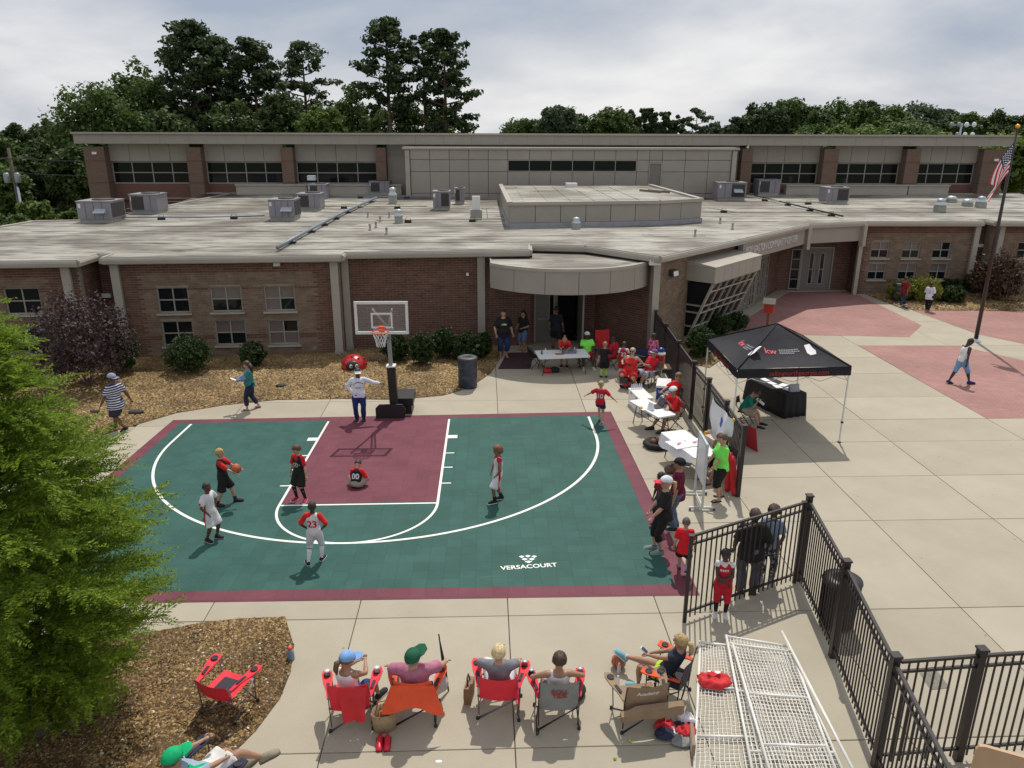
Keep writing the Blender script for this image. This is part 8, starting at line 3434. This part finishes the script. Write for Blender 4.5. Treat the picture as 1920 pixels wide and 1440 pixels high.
 if st != 'none':
  q = MB()
  n1, n2 = 26, 20
  vs_, fs = [], []
  big = {'afro': 1.42, 'buzz': 1.03, 'short': 1.10, 'long': 1.12, 'pony': 1.09, 'bun': 1.09, 'curly': 1.36, 'mop': 1.16}[st]
  for i in range(n2 + 1):
   t = PI * i / n2
   for j in range(n1):
    p_ = 2 * PI * j / n1
    d = Vector((math.sin(t) * math.cos(p_), math.sin(t) * math.sin(p_), math.cos(t)))
    low = -.25 if st in ('buzz', 'short', 'mop') else (-.55 if st in ('long', 'curly') else -.3)
    front = .42 if st != 'mop' else .22
    cov = d.z > (front if d.y < -.25 else (low if d.y > .1 else .0))
    r_ = rh * (big * (1 + .10 * mnoise.noise(d * 4 + Vector((k * 9, 0, 0))) + .07 * mnoise.noise(d * 11)) if cov else .80)
    vs_.append((d.x * r_ * .88, .004 * k + d.y * r_ * 1.05, .012 * k + d.z * r_ * 1.10))
  for i in range(n2):
   for j in range(n1):
    fs.append((i * n1 + j, (i + 1) * n1 + j, (i + 1) * n1 + (j + 1) % n1, i * n1 + (j + 1) % n1))
  q.add(vs_, fs, 0, True, T4)
  if st == 'long':
   for x in (-.03, 0, .03):
    q.tube([T4 @ Vector((x * k, .045 * k, .02 * k)), T4 @ Vector((x * 1.4 * k, .066 * k, -.07 * k)), T4 @ Vector((x * 1.5 * k, .060 * k, -.17 * k))], [.034 * k, .036 * k, .012 * k], 8)
  if st == 'pony':
   q.tube([T4 @ Vector((0, .062 * k, .02 * k)), T4 @ Vector((0, .105 * k, .0)), T4 @ Vector((0, .108 * k, -.06 * k)), T4 @ Vector((0, .09 * k, -.12 * k))], [.016 * k, .027 * k, .024 * k, .006 * k], 8)
  if st == 'bun':
   q.sphere((0, .075 * k, .06 * k), .03 * k, 10, 7, M=T4)
  q.build('hair', hm, po_)
 if cap:
  cc_, bc_, kd, ang = cap
  q = MB()
  if kd != 'visor':
   rg = []
   for i in range(7):
    t = PI / 2 * i / 6
    rg.append([T4 @ Vector((rh * 1.02 * math.cos(t) * math.cos(a), .004 * k + rh * 1.22 * math.cos(t) * math.sin(a), .028 * k + rh * 1.02 * math.sin(t))) for a in np.linspace(0, 2 * PI, 19)[:-1]])
   q.rings(rg)
  else:
   q.rings([[T4 @ Vector((rh * 1.04 * math.cos(a), .004 * k + rh * 1.24 * math.sin(a), z)) for a in np.linspace(0, 2 * PI, 19)[:-1]] for z in (.018 * k, .05 * k)], caps=False)
  co = q.build('cap', cloth(cc_), po_)
  q = MB()
  B_ = T4 @ Matrix.Rotation(math.radians(ang), 4, 'Z')
  out = [(-.05, -.02), (-.056, -.075), (-.042, -.13), (0, -.15), (.042, -.13), (.056, -.075), (.05, -.02)]
  q.rings([[B_ @ Vector((x * k * hs, y * k * hs, (.030 - abs(x) * .25 - (y + .03) * -.06 + z) * k)) for x, y in out] for z in (0, .007)], smooth=False)
  q.build('cap_bill', cloth(bc_), co)
 if glasses:
  q = MB()
  for s_ in (-1, 1):
   q.sphere((s_ * .026 * k, -.066 * k * hs, .010 * k), .019 * k, 8, 6, 0, T4, sc=(1.1, .35, .85))
   q.tube([T4 @ Vector((s_ * .045 * k, -.06 * k, .013 * k)), T4 @ Vector((s_ * .06 * k, .01 * k, .012 * k))], .003 * k, 4)
  q.build('sunglasses', m_blk, po_)
 if num:
  NUMS.append((po_, [so_], num, k, sp, S))
 if prnt:
  NUMS.append((po_, [so_, bo_], prnt, k, sp, S))
 return po_
FACE, NUMS = [], []
def stand(px, toppy, rz, label, H=None, **kw):
 g0 = at(*px)
 h = H or tall(px, toppy)
 return person((g0.x, g0.y, kw.pop('z', .0)), R(rz), h, label, **kw)
WHT, BLK, RED, NVY = (.74, .74, .76), (.014, .013, .015), (.50, .018, .028), (.018, .025, .075)
hipsL, hipsR = (.105, .03, .545), (.105, .03, .545)
out_el = (1, .35, 0)
walkA = dict(fL=(.05, .14, 0, 4), fR=(.05, -.15, .03, 4, 25))
walkB = dict(fL=(.05, -.15, .03, 4, 25), fR=(.05, .15, 0, 4))
CZ = .022
stand((676, 788), 690, 4, 'person in white long sleeved shirt and visor leaning on the hoop post', skin='dark', hair=('short', (.02, .016, .014)), top=((.68, .69, .78), 1), bottom=((.022, .030, .13), 1.97),
  shoes=((.03, .03, .04), (.05, .05, .05)), cap=(WHT, WHT, 'visor', 8), L=(.40, .02, .70), eL=(.3, .6, -1), R_=(.115, .02, .55), eR=out_el, b=1.12, prnt=('tee', 'front', (.06, .07, .12)), hem=-.06)
stand((226, 806), 700, -108, 'person in navy and white striped shirt and grey cap walking left', skin='brown', hair=('buzz', (.03, .02, .02)), top=((.035, .045, .10), .46), topkind=('stripe', (.66, .66, .70)),
  bottom=((.035, .035, .055), .92), cap=((.27, .30, .42), (.27, .30, .42), 'cap', 180), b=1.38, L=(.22, .14, .44), R_=(.22, -.13, .45), hem=-.13, shoes=((.02, .02, .02), (.03, .03, .03)), **walkB)
stand((474, 767), 676, -75, 'person in teal top and dark jeans holding papers on the path', skin='light', hair=('long', (.05, .022, .015)), top=((.045, .20, .20), .3), under=((.20, .28, .42), .95), bottom=((.022, .028, .06), 1.75), b=1.22,
  L=(.04, .24, .62), R_=(.04, .24, .62), shoes=((.12, .06, .04), (.2, .12, .07)), flat_sole=True, hp=12, fL=(.05, .10, 0), fR=(.05, -.12, .01, 4, 12))
K1 = stand((424, 946), 843, 92, 'blond child in black jersey holding the basketball', z=CZ, skin='light', hair=('short', (.42, .27, .10)), top=(BLK, 0), under=((.55, .025, .03), .46), bottom=((.016, .015, .017), .98), socks=((.05, .015, .03), .28),
   shoes=((.05, .03, .04), (.03, .03, .03)), L=(.10, .25, .60), R_=(.10, .25, .60), eL=(.3, .4, -1), eR=(.3, .4, -1), num=('4', 'back', WHT), fL=(.08, .14, 0), fR=(.08, -.12, 0), hem=-.07, hp=-4)
kd_ = at(424, 946)
basketball((kd_.x + .33, kd_.y - .02, .93), 'orange basketball held up by the blond child', .122)
stand((566, 937), 836, -28, 'brown haired child in black jersey standing at the lane line', z=CZ, skin='light', hair=('mop', (.085, .042, .022)), top=(BLK, 0), under=((.55, .02, .028), .42), bottom=((.016, .015, .017), .97), socks=((.02, .018, .022), .98),
  shoes=((.36, .03, .06), (.7, .68, .68)), L=(.20, .06, .44), R_=(.17, .04, .45), fL=(.10, .02, 0, 25), fR=(.06, .05, 0, 5), hy=-22, hp=6, prnt=('ring', 'front', WHT), hem=-.06)
g0 = at(668, 916)
person((g0.x, g0.y, CZ), R(172), 1.26, 'child in black number 00 jersey sitting on the maroon lane', skin='light', hair=('short', (.035, .02, .014)), top=(BLK, 0), under=((.60, .02, .025), .5), bottom=((.33, .28, .22), .95), pel=(0, 0, .085),
  fL=(-.06, .22, .0, 60), fR=(-.04, .16, .02, 60), kL=(1, -.25, .5), kR=(1, -.25, .5), lean=24, L=(.05, .20, .28), R_=(.10, .22, .22), hp=22, num=('00', 'back', WHT), hem=-.03, b=1.15)
stand((400, 1013), 907, 68, 'child in white jersey with red side stripe at the left of the arc', z=CZ, skin='brown', hair=('buzz', (.03, .02, .015)), top=((.66, .65, .68), .42), bottom=((.64, .63, .66), .98), socks=((.05, .03, .03), .12),
  L=hipsL, R_=(.11, .06, .52), eL=out_el, eR=out_el, shoes=((.02, .02, .025), (.5, .5, .5)), fL=(.06, .03, 0), fR=(.09, -.04, 0), prnt=('stripe', 'side', RED), hem=-.05)
stand((594, 1056), 943, 176, 'child in white number 23 jersey with red sleeves seen from behind', z=CZ, skin='dark', hair=('buzz', (.02, .015, .012)), top=((.66, .64, .68), 0), under=((.60, .03, .03), .5), bottom=((.60, .59, .65), 1.12), socks=((.66, .66, .72), .85),
  L=hipsL, R_=hipsR, eL=out_el, eR=out_el, shoes=((.03, .03, .04), (.7, .7, .7)), num=('23', 'back', (.50, .02, .05)), fL=(.10, -.08, 0, 30), fR=(.06, .06, 0), hem=-.05)
stand((934, 941), 838, -78, 'curly haired child in white jersey with hand on hip right of the lane', z=CZ, skin='mid', hair=('curly', (.17, .065, .028)), top=((.66, .64, .68), 0), under=((.44, .02, .04), .12), bottom=((.64, .62, .66), .98), socks=((.02, .02, .025), .34),
  L=(.11, .05, .53), R_=(.13, .08, .50), eL=out_el, eR=out_el, shoes=((.02, .02, .02), (.72, .72, .72)), prnt=('stripe', 'side', RED), fL=(.06, .07, 0), fR=(.06, -.08, 0), hem=-.05)
stand((1124, 795), 716, 158, 'small blond child in red shirt running with arms spread at the court corner', z=CZ, skin='light', hair=('bun', (.40, .27, .12)), top=((.54, .02, .035), .44), bottom=((.025, .03, .075), .55), L=(.38, .10, .58), R_=(.34, .06, .55),
  num=('10', 'back', (.62, .55, .56)), shoes=((.25, .2, .24), (.6, .6, .6)), fL=(.04, .14, .06, 0, 30), fR=(.05, -.08, 0), hem=-.06)
stand((944, 669), 580, 6, 'person in black shirt with lime print by the porch downspout', skin='light', hair=('pony', (.035, .018, .014)), top=((.016, .018, .022), .46), bottom=((.025, .04, .11), 1.55), b=1.3, L=(.20, .0, .44), R_=(.16, .06, .50), eR=out_el,
  prnt=('blob', 'front', (.36, .62, .12)), shoes=((.3, .15, .13), (.3, .15, .13)), flat_sole=True, hem=-.09)
stand((981, 657), 582, -48, 'person in black top and denim shorts beside the porch door', skin='tan', hair=('long', (.02, .012, .010)), top=(BLK, .4), bottom=((.10, .15, .27), 1.1), L=(.10, .12, .60), R_=(.12, .10, .58), shoes=((.25, .14, .1), (.25, .14, .1)), flat_sole=True, hem=-.07, b=1.1)
stand((1042, 655), 574, 172, 'person in dark clothes walking in through the open porch door', skin='mid', hair=('short', (.02, .015, .012)), top=((.018, .022, .035), .48), bottom=((.014, .015, .02), 1.0), b=1.1, shoes=((.12, .07, .05), (.03, .03, .03)), fL=(.06, .1, 0), fR=(.06, -.08, 0), hem=-.08)
g0 = on_table(tA, .22, .62, 0)
person((g0.x, g0.y, 0), R(-6), 1.55, 'person in orange red shirt bending over the porch table', skin='light', hair=('pony', (.28, .17, .08)), top=((.62, .035, .03), .44), bottom=((.05, .05, .07), .6), pel=(0, -.05, .52), lean=48, L=(.06, .30, .50), R_=(.03, .30, .49), hp=14, hem=-.05)
c9 = ch9.matrix_basis
sitp = dict(pel=(0, -.02, .27), fL=(.09, .27, 0), fR=(.09, .27, 0))
def sit(ch, label, H, dy=0.0, dz=0.0, rz=None, seat=.40, **kw):
 a = dict(pel=(0, .03 + dy, (seat + dz) / H + .045), fL=(.10, .30, 0), fR=(.10, .30, 0), L=(.12, .17, seat / H + .12), R_=(.12, .17, seat / H + .12), lean=-12, hem=-.03)
 a.update(kw)
 return person((ch.location.x, ch.location.y, ch.location.z), ch.rotation_euler.z if rz is None else R(rz), H, label, **a)
sit(ch9, 'person in lime green shirt and white cap seated behind the porch table', 1.7, skin='dark', hair=('buzz', (.02, .015, .012)), top=((.22, .78, .10), .44), bottom=((.35, .02, .03), .95), cap=((.6, .6, .62), (.6, .6, .62), 'cap', 0), b=1.25, shoes=((.5, .5, .5), (.6, .6, .6)))
stand((1132, 708), 641, 176, 'child in black kit with lime socks seen from behind near the porch', skin='light', hair=('short', (.26, .15, .07)), top=((.018, .018, .022), .46), bottom=((.016, .018, .026), 1.0), socks=((.34, .50, .07), .85), shoes=((.02, .03, .07), (.2, .3, .1)), R_=(.12, .18, .60), hem=-.08)
g0 = at(1152, 694)
fc5 = folding_chair((g0.x + .05, g0.y + .25, 0), R(-140), m_blk, 'black folding chair of the person in red half hidden behind the child in black')
sit(fc5, 'person in red shirt seated half hidden behind the child in black kit', 1.55, seat=.44, skin='brown', hair=('buzz', (.02, .014, .012)), top=((.42, .018, .03), .42), bottom=((.42, .02, .03), .85), lean=20, fL=(.16, .26, 0), fR=(.10, .30, 0), shoes=((.1, .02, .02), (.1, .05, .05)))
stand((1167, 708), 641, 168, 'child in red number 22 jersey with white sleeves seen from behind', skin='mid', hair=('short', (.014, .012, .012)), top=((.46, .016, .035), 0), under=((.62, .6, .62), .3), bottom=((.42, .016, .03), .98), socks=((.6, .6, .64), .9), shoes=((.03, .03, .04), (.6, .6, .62)),
  num=('22', 'back', (.70, .64, .64)), R_=(.14, .12, .52), hem=-.06)
sc_.rotation_euler.z = R(-38)
person((sc_.location.x, sc_.location.y, 0), R(-30), 1.66, 'person in red sleeveless top and red shorts on the mobility scooter', skin='light', hair=('short', (.42, .33, .22)), top=((.56, .03, .03), 0), bottom=((.56, .032, .03), .9), pel=(0, -.13, .37), fL=(.12, .17, .09), fR=(.10, .22, .09),
  L=(.12, .12, .48), R_=(.17, .20, .52), b=1.45, glasses=True, hem=-.03, shoes=((.5, .45, .42), (.5, .5, .5)), lean=-6)
sit(ch10, 'person in red shirt with visor and pale shorts seated left of the drinks cooler', 1.72, rz=-62, skin='tan', hair=('short', (.3, .28, .27)), top=((.56, .018, .035), .46), bottom=((.42, .44, .52), .95), cap=((.14, .11, .20), (.6, .6, .64), 'cap', 0), L=(.0, .12, .46), R_=(.0, .13, .44), b=1.3, lean=-14)
stand((1222, 694), 625, 128, 'person in pink floral top standing behind the drinks cooler', skin='brown', hair=('short', (.02, .014, .012)), top=((.42, .05, .16), .46), topkind=('floral', (.70, .25, .38)), bottom=((.02, .018, .025), 1.9), b=1.28, hem=-.12)
sit(fc2, 'person in red shirt and sunglasses seated behind the one in cap', 1.66, rz=-66, seat=.44, skin='light', hair=('mop', (.20, .11, .055)), top=((.60, .02, .025), .5), bottom=((.5, .5, .52), .9), glasses=True, b=1.12, L=(.08, .26, .42), R_=(.05, .26, .42))
sit(fc1, 'person in red shirt and white topped cap seated at the laptop table', 1.75, rz=-72, seat=.44, skin='tan', hair=('buzz', (.08, .06, .05)), top=((.66, .018, .025), .48), bottom=((.33, .28, .19), .95), cap=(WHT, (.18, .16, .16), 'cap', 0), b=1.15, L=(.05, .16, .52), R_=(.06, .16, .56), eR=(.6, .2, -1), lean=10,
 shoes=((.04, .04, .04), (.04, .04, .04)), fL=(.1, .26, 0), fR=(.1, .34, 0))
sit(fc3, 'dark haired person in black top seated with hand to mouth by the banner', 1.66, rz=-72, seat=.44, skin='tan', hair=('long', (.06, .028, .018)), top=((.03, .03, .04), 0), bottom=((.02, .02, .025), 1.0), L=(.02, .10, .50), R_=(.0, .10, .57), eR=(.4, 0, -1), lean=16, b=1.05, flat_sole=True, shoes=((.1, .06, .04), (.1, .06, .04)))
stand((1347, 936), 812, -84, 'person in lime green shirt and black shorts standing behind the whiteboard', skin='light', hair=('pony', (.10, .055, .03)), top=((.20, .80, .12), .46), bottom=((.014, .013, .016), 1.15), L=(.10, .20, .50), R_=(.06, .22, .48), b=1.12, hp=10, flat_sole=True, shoes=((.02, .02, .02), (.02, .02, .02)), hem=-.06, fL=(.07, .02, 0), fR=(.07, -.08, 0))
stand((1266, 992), 826, -112, 'person in maroon shirt and black cap worn at the court side', H=1.72, skin='tan', hair=('short', (.03, .02, .015)), top=((.12, .012, .035), .47), bottom=((.10, .14, .22), 1.96), cap=((.012, .012, .013), (.012, .014, .03), 'cap', 178), b=1.12, hem=-.09)
stand((1241, 1034), 867, -92, 'person in black with red and white cap watching from the court edge', H=1.74, skin='light', hair=('pony', (.42, .29, .14)), top=((.013, .012, .014), .46), bottom=((.012, .012, .014), 1.42), botkind='tight', cap=((.62, .63, .70), (.62, .05, .08), 'cap', 0), socks=((.12, .12, .13), .1), shoes=((.20, .26, .26), (.45, .5, .48)),
  L=(.10, .16, .52), R_=(.09, .16, .50), b=1.14, hem=-.07, fL=(.05, .02, 0), fR=(.05, .08, 0))
stand((1236, 985), 884, -62, 'child with short dark hair standing just in front of the person in black', skin='dark', hair=('buzz', (.018, .013, .012)), top=((.20, .02, .035), .45), bottom=((.03, .03, .04), 1.0), hp=16)
stand((1279, 1077), 972, 166, 'child with cropped hair in red shirt walking past the gate end', skin='light', hair=('buzz', (.11, .085, .075)), top=((.64, .02, .03), .46), bottom=((.02, .02, .026), .85), socks=((.3, .28, .35), .5), shoes=((.05, .05, .05), (.6, .6, .6)), fL=(.05, .14, 0), fR=(.05, -.12, .08, 0, 45), hem=-.13)
stand((1350, 1152), 1030, -14, 'child in red basketball kit with folded arms behind the gate', skin='dark', hair=('short', (.02, .014, .012)), top=((.42, .018, .03), 0), under=((.62, .6, .6), .14), bottom=((.42, .018, .03), 1.04), socks=((.02, .02, .025), .95), shoes=((.62, .62, .64), (.6, .6, .62)), L=(-.02, .12, .60), R_=(-.02, .14, .57), eL=(1, .1, -.6), eR=(1, .1, -.6),
  prnt=('bar', 'front', (.6, .55, .55)), hem=-.07, hy=-16)
stand((1400, 1112), 962, 168, 'large person in black shirt and grey trousers seen through the gate', H=1.8, skin='dark', hair=('short', (.05, .03, .022)), top=((.016, .012, .014), .5), bottom=((.10, .10, .12), 1.97), b=1.3, L=(.17, .05, .50), R_=(.17, .08, .52), shoes=((.12, .06, .04), (.05, .04, .04)), hem=-.10)
stand((1436, 1086), 948, -24, 'person in pale blue shirt and patterned leggings behind the gate', H=1.62, skin='brown', hair=('curly', (.05, .028, .02)), top=((.26, .33, .45), .4), bottom=((.03, .03, .035), 1.95), botkind='speck', L=(.10, .14, .55), R_=(.12, .12, .52), shoes=((.3, .3, .32), (.5, .5, .5)), hem=-.06)
stand((1797, 720), 632, 96, 'person in white tank top and pale blue long shorts striding across the plaza', skin='dark', hair=('buzz', (.014, .011, .010)), top=(WHT, 0), bottom=((.17, .33, .52), 1.12), shoes=((.03, .05, .15), (.03, .03, .04)), L=(.16, .07, .47), R_=(.17, -.04, .46), hp=24, lean=7, hem=-.05,
  fL=(.04, -.20, .02, 0, 18), fR=(.05, .20, 0))
stand((1691, 575), 519, 112, 'person in maroon shirt and jeans walking by the golden shrubs', skin='mid', hair=('short', (.02, .015, .012)), top=((.20, .016, .03), .5), bottom=((.035, .045, .08), 1.96), shoes=((.6, .6, .6), (.6, .6, .6)), b=1.15, hem=-.08, L=(.13, .14, .52), R_=(.17, -.06, .47), fL=(.05, .17, 0), fR=(.05, -.17, .02, 0, 15))
stand((1738, 583), 529, 140, 'person in white shirt and dark trousers walking on the far paving', skin='dark', hair=('short', (.014, .011, .010)), top=((.62, .61, .68), .5), bottom=((.02, .018, .024), 1.9), b=1.25, hem=-.12, num=('2', 'back', (.4, .34, .36)), fL=(.05, .12, 0), fR=(.05, -.12, .02, 0, 15))
sit(ch1, 'person in light blue cap and white tank top in the first red chair', 1.66, rz=160, skin='tan', hair=('pony', (.11, .06, .03)), top=(WHT, 0), bottom=((.03, .055, .18), .8), cap=((.20, .36, .66), (.20, .36, .66), 'cap', 0), hy=-32, hp=14, L=(.06, .24, .42), R_=(.04, .20, .48), lean=-8)
sit(ch2, 'person in pink shirt and green cap in the orange chair', 1.8, skin='light', hair=('short', (.25, .2, .17)), top=((.42, .16, .24), .46), bottom=((.45, .43, .4), .95), cap=((.02, .10, .055), (.02, .10, .055), 'cap', -22), b=1.3, L=(.24, .14, .37), R_=(.24, .16, .40), eL=(1, .3, -.2), eR=(1, .3, -.2), hy=-14, kR=(1, -.6, .2), lean=-14)
sit(ch3, 'white haired person in grey shirt in the second red chair', 1.64, skin='light', hair=('mop', (.60, .48, .27)), top=((.20, .20, .23), .44), bottom=((.70, .69, .74), 1.9), L=(.18, .16, .40), R_=(.17, .18, .40), eL=out_el, eR=out_el, fL=(.06, .30, .16), b=1.12, hp=8)
sit(ch4, 'brown haired person in white top in the grey backed chair', 1.66, skin='tan', hair=('mop', (.055, .024, .018)), top=((.6, .56, .58), 0), bottom=((.04, .05, .09), .6), L=(.19, .10, .38), R_=(.19, .10, .38), eL=out_el, eR=out_el, hp=18, hy=-10)
bl_ = at(1160, 1240)
sit(ch6, 'blond girl in lime shorts with phone, resting a foot on the basketball', 1.62, rz=-124, dy=-.05, skin='tan', hair=('pony', (.42, .29, .13)), top=((.03, .035, .055), .2), bottom=((.48, .72, .06), .45), fL=(.07, .27, .02), fR=(.12, .53, .125, 0, -30), L=(.03, .22, .40), R_=(.0, .22, .40), hp=26, shoes=((.18, .38, .44), (.5, .6, .62)), socks=((.6, .6, .62), .06), lean=-24, kR=(.2, -.6, 1))
sit(ch11, 'person in green sleeved shirt and white shorts reclining at the bottom edge', 1.78, skin='tan', hair=('short', (.1, .06, .04)), top=((.30, .40, .52), .46), under=((.01, .38, .15), .5), bottom=((.66, .64, .63), .86), L=(.13, .08, .43), R_=(.10, .20, .34), fL=(.05, .34, 0), fR=(.126, .375, .127, 25, -10), kR=(0, -.4, 1),
 shoes=((.26, .23, .17), (.12, .11, .09)), cap=((.01, .38, .15), (.01, .38, .15), 'cap', 0), lean=-44, hp=40)
g0 = at(1392, 800)
stool = folding_chair((g0.x + .1, g0.y + .2, 0), R(60), m_blk, 'folding chair of the person in teal behind the black table')
sit(stool, 'person in teal shirt reading white papers at the black table', 1.6, seat=.44, skin='light', hair=('mop', (.07, .04, .03)), top=((.02, .22, .17), .44), bottom=((.40, .33, .25), .95), lean=26, L=(.05, .22, .50), R_=(.05, .22, .50), hp=20)
b = MB()
b.box((0, 0, 0), (.21, .28, .006))
o = put(b.build('paper_sheet', m_paper), stool.matrix_basis @ Vector((0, -.42, .80)), R(60))
o.rotation_euler.x = R(35)
tag(o, 'white papers in the hands of the person in teal', 'paper')
b = MB()
b.box((0, 0, 0), (.16, .22, .008))
g0 = at(474, 767)
o = put(b.build('paper_sheet', m_paper), (g0.x - .46, g0.y - .08, 1.02), R(-70))
o.rotation_euler.x = R(-30)
tag(o, 'white papers held by the person in teal top on the path', 'paper')
t = thing('phone', 'white framed phone in the hands of the lounging girl', 'phone', ch6.matrix_basis @ Vector((.0, -.41, .69)), R(-122))
t.rotation_euler.x = R(-35)
b = MB()
b.box((0, 0, 0), (.085, .15, .010))
b.build('phone_body', m_whitep, t)
b = MB()
b.box((0, -.002, .0065), (.072, .115, .003))
b.build('screen', mat('phone_screen', (.03, .05, .08), .15), t)
t = thing('umbrella', 'furled black umbrella leaning on the arm of the orange chair', 'umbrella', at(841, 1296))
b = MB()
b.tube([(0, 0, .01), (-.06, .03, .45), (-.12, .10, .85)], [.012, .032, .012], 8)
b.build('furled_canopy', m_black_c, t)
b = MB()
b.tube([(-.12, .10, .85), (-.135, .115, .98)], .012, 6)
b.build('handle', m_blk, t)
# ---- fuse bodies and garments in one evaluation, then add faces, fingers and prints
dg = bpy.context.evaluated_depsgraph_get()
new = [(o, bpy.data.meshes.new_from_object(o.evaluated_get(dg)), a, s_) for o, a, s_ in DONE]
for o, me, amp, seed in new:
 nm = o.data.name
 o.modifiers.clear()
 old = o.data
 o.data = me
 bpy.data.meshes.remove(old)
 me.name = nm
 n = len(me.vertices)
 if amp:
  co = np.empty(n * 3, np.float32)
  no = np.empty(n * 3, np.float32)
  me.vertices.foreach_get('co', co)
  me.vertices.foreach_get('normal', no)
  co, no = co.reshape(-1, 3), no.reshape(-1, 3)
  q = co * np.array([13, 13, 8]) + seed
  w = np.sin(q[:, 0] + 1.7 * np.sin(q[:, 2])) * np.sin(q[:, 1] * .9 + 1.3 * np.sin(q[:, 2] * 1.4 + seed)) + .5 * np.sin(q[:, 2] * 2.1 + q[:, 0] * 1.6)
  co += no * (w * amp)[:, None].astype(np.float32)
  me.vertices.foreach_set('co', co.ravel())
 me.polygons.foreach_set('use_smooth', np.ones(len(me.polygons), bool))
 me.update()
for o, fc, fing in FACE:
 bm = bmesh.new()
 bm.from_mesh(o.data)
 for src, off in ((fc, None), (fing, 0)):
  vs_ = [bm.verts.new(v) for v in src.v]
  for f, mi in zip(src.f, src.m):
   try:
    q = bm.faces.new([vs_[i] for i in f])
   except ValueError:
    continue
   q.smooth = True
   q.material_index = mi if off is None else 0
 bm.to_mesh(o.data)
 bm.free()
 o.data.materials.append(m_eyeb)
 o.data.materials.append(m_lip)
for po_, so_, (tx, where, col), k, sp, S in NUMS:
 bvh = BVHTree.FromPolygons([v.co.copy() for o_ in so_ for v in o_.data.vertices], [tuple(i + (len(so_[0].data.vertices) if o_ is not so_[0] else 0) for i in p.vertices) for o_ in so_ for p in o_.data.polygons])
 mt = cloth(col)
 sg = 1 if where == 'back' else -1
 shapes = MB()
 if where == 'side':
  o = flat('shirt_print', [[(-.02 * k, y * k), (.02 * k, y * k), (.02 * k, (y + .06) * k), (-.02 * k, (y + .06) * k)] for y in np.arange(-.38, .06, .06)], mt, po_)
  o.data.transform(Matrix.Translation((0, 0, 1)))
  o2 = flat('shirt_print', [[(p[0], p[1]) for p in q] for q in [[(-.02 * k, y * k), (.02 * k, y * k), (.02 * k, (y + .06) * k), (-.02 * k, (y + .06) * k)] for y in np.arange(-.38, .06, .06)]], mt, po_)
 elif tx in ('tee', 'ring', 'blob', 'bar'):
  P_ = []
  if tx == 'tee':
   for y, w in ((.05, .075), (-.02, .05)):
    x = -w
    while x < w:
     P_.append([(x * k, y * k + .03 * k * (1 - (x / w) ** 2) * (y > 0)), ((x + .016) * k, y * k + .03 * k * (1 - (x / w) ** 2) * (y > 0)), ((x + .016) * k, (y + .016) * k + .03 * k * (1 - (x / w) ** 2) * (y > 0)), (x * k, (y + .016) * k + .03 * k * (1 - (x / w) ** 2) * (y > 0))])
     x += .021
  elif tx == 'blob':
   P_.append([(.06 * k * math.cos(a), .03 * k + .035 * k * math.sin(a)) for a in np.linspace(0, PI, 10)])
  elif tx == 'bar':
   for x in np.arange(-.06, .06, .03):
    P_.append([(x * k, .04 * k), ((x + .02) * k, .04 * k), ((x + .02) * k, .07 * k), (x * k, .07 * k)])
  else:
   for i in range(14):
    a, c = 2 * PI * i / 14, 2 * PI * (i + 1) / 14
    P_.append([(.05 * k * math.cos(a), .04 * k * math.sin(a)), (.05 * k * math.cos(c), .04 * k * math.sin(c)), (.042 * k * math.cos(c), .032 * k * math.sin(c)), (.042 * k * math.cos(a), .032 * k * math.sin(a))])
   P_.append([(-.07 * k, -.012 * k), (.07 * k, -.012 * k), (.07 * k, .012 * k), (-.07 * k, .012 * k)])
  o = flat('shirt_print', P_, mt, po_)
 else:
  o = text_mesh('shirt_number', tx, .145 * k, mt, po_, bold=.004 * k)
 for o in ([o, o2] if where == 'side' else [o]):
  bm = bmesh.new()
  bm.from_mesh(o.data)
  bmesh.ops.subdivide_edges(bm, edges=[e_ for e_ in bm.edges if e_.calc_length() > .02], cuts=1, use_grid_fill=True)
  bmesh.ops.triangulate(bm, faces=bm.faces[:])
  for v in bm.verts:
   if where == 'side':
    q = -1 if v.co.z > .5 else 1
    org, d = sp(q * .3, v.co.x / k, .10 + v.co.y / k), S @ Vector((-q, 0, 0))
   else:
    org, d = sp(v.co.x / k * -sg, sg * .3, .14 + v.co.y / k), S @ Vector((0, -sg, 0))
   h = bvh.ray_cast(org, d)
   v.co = org + d * .2 * k if h[0] is None else h[0] - d * .006
  bm.to_mesh(o.data)
  bm.free()
  o.data.update()
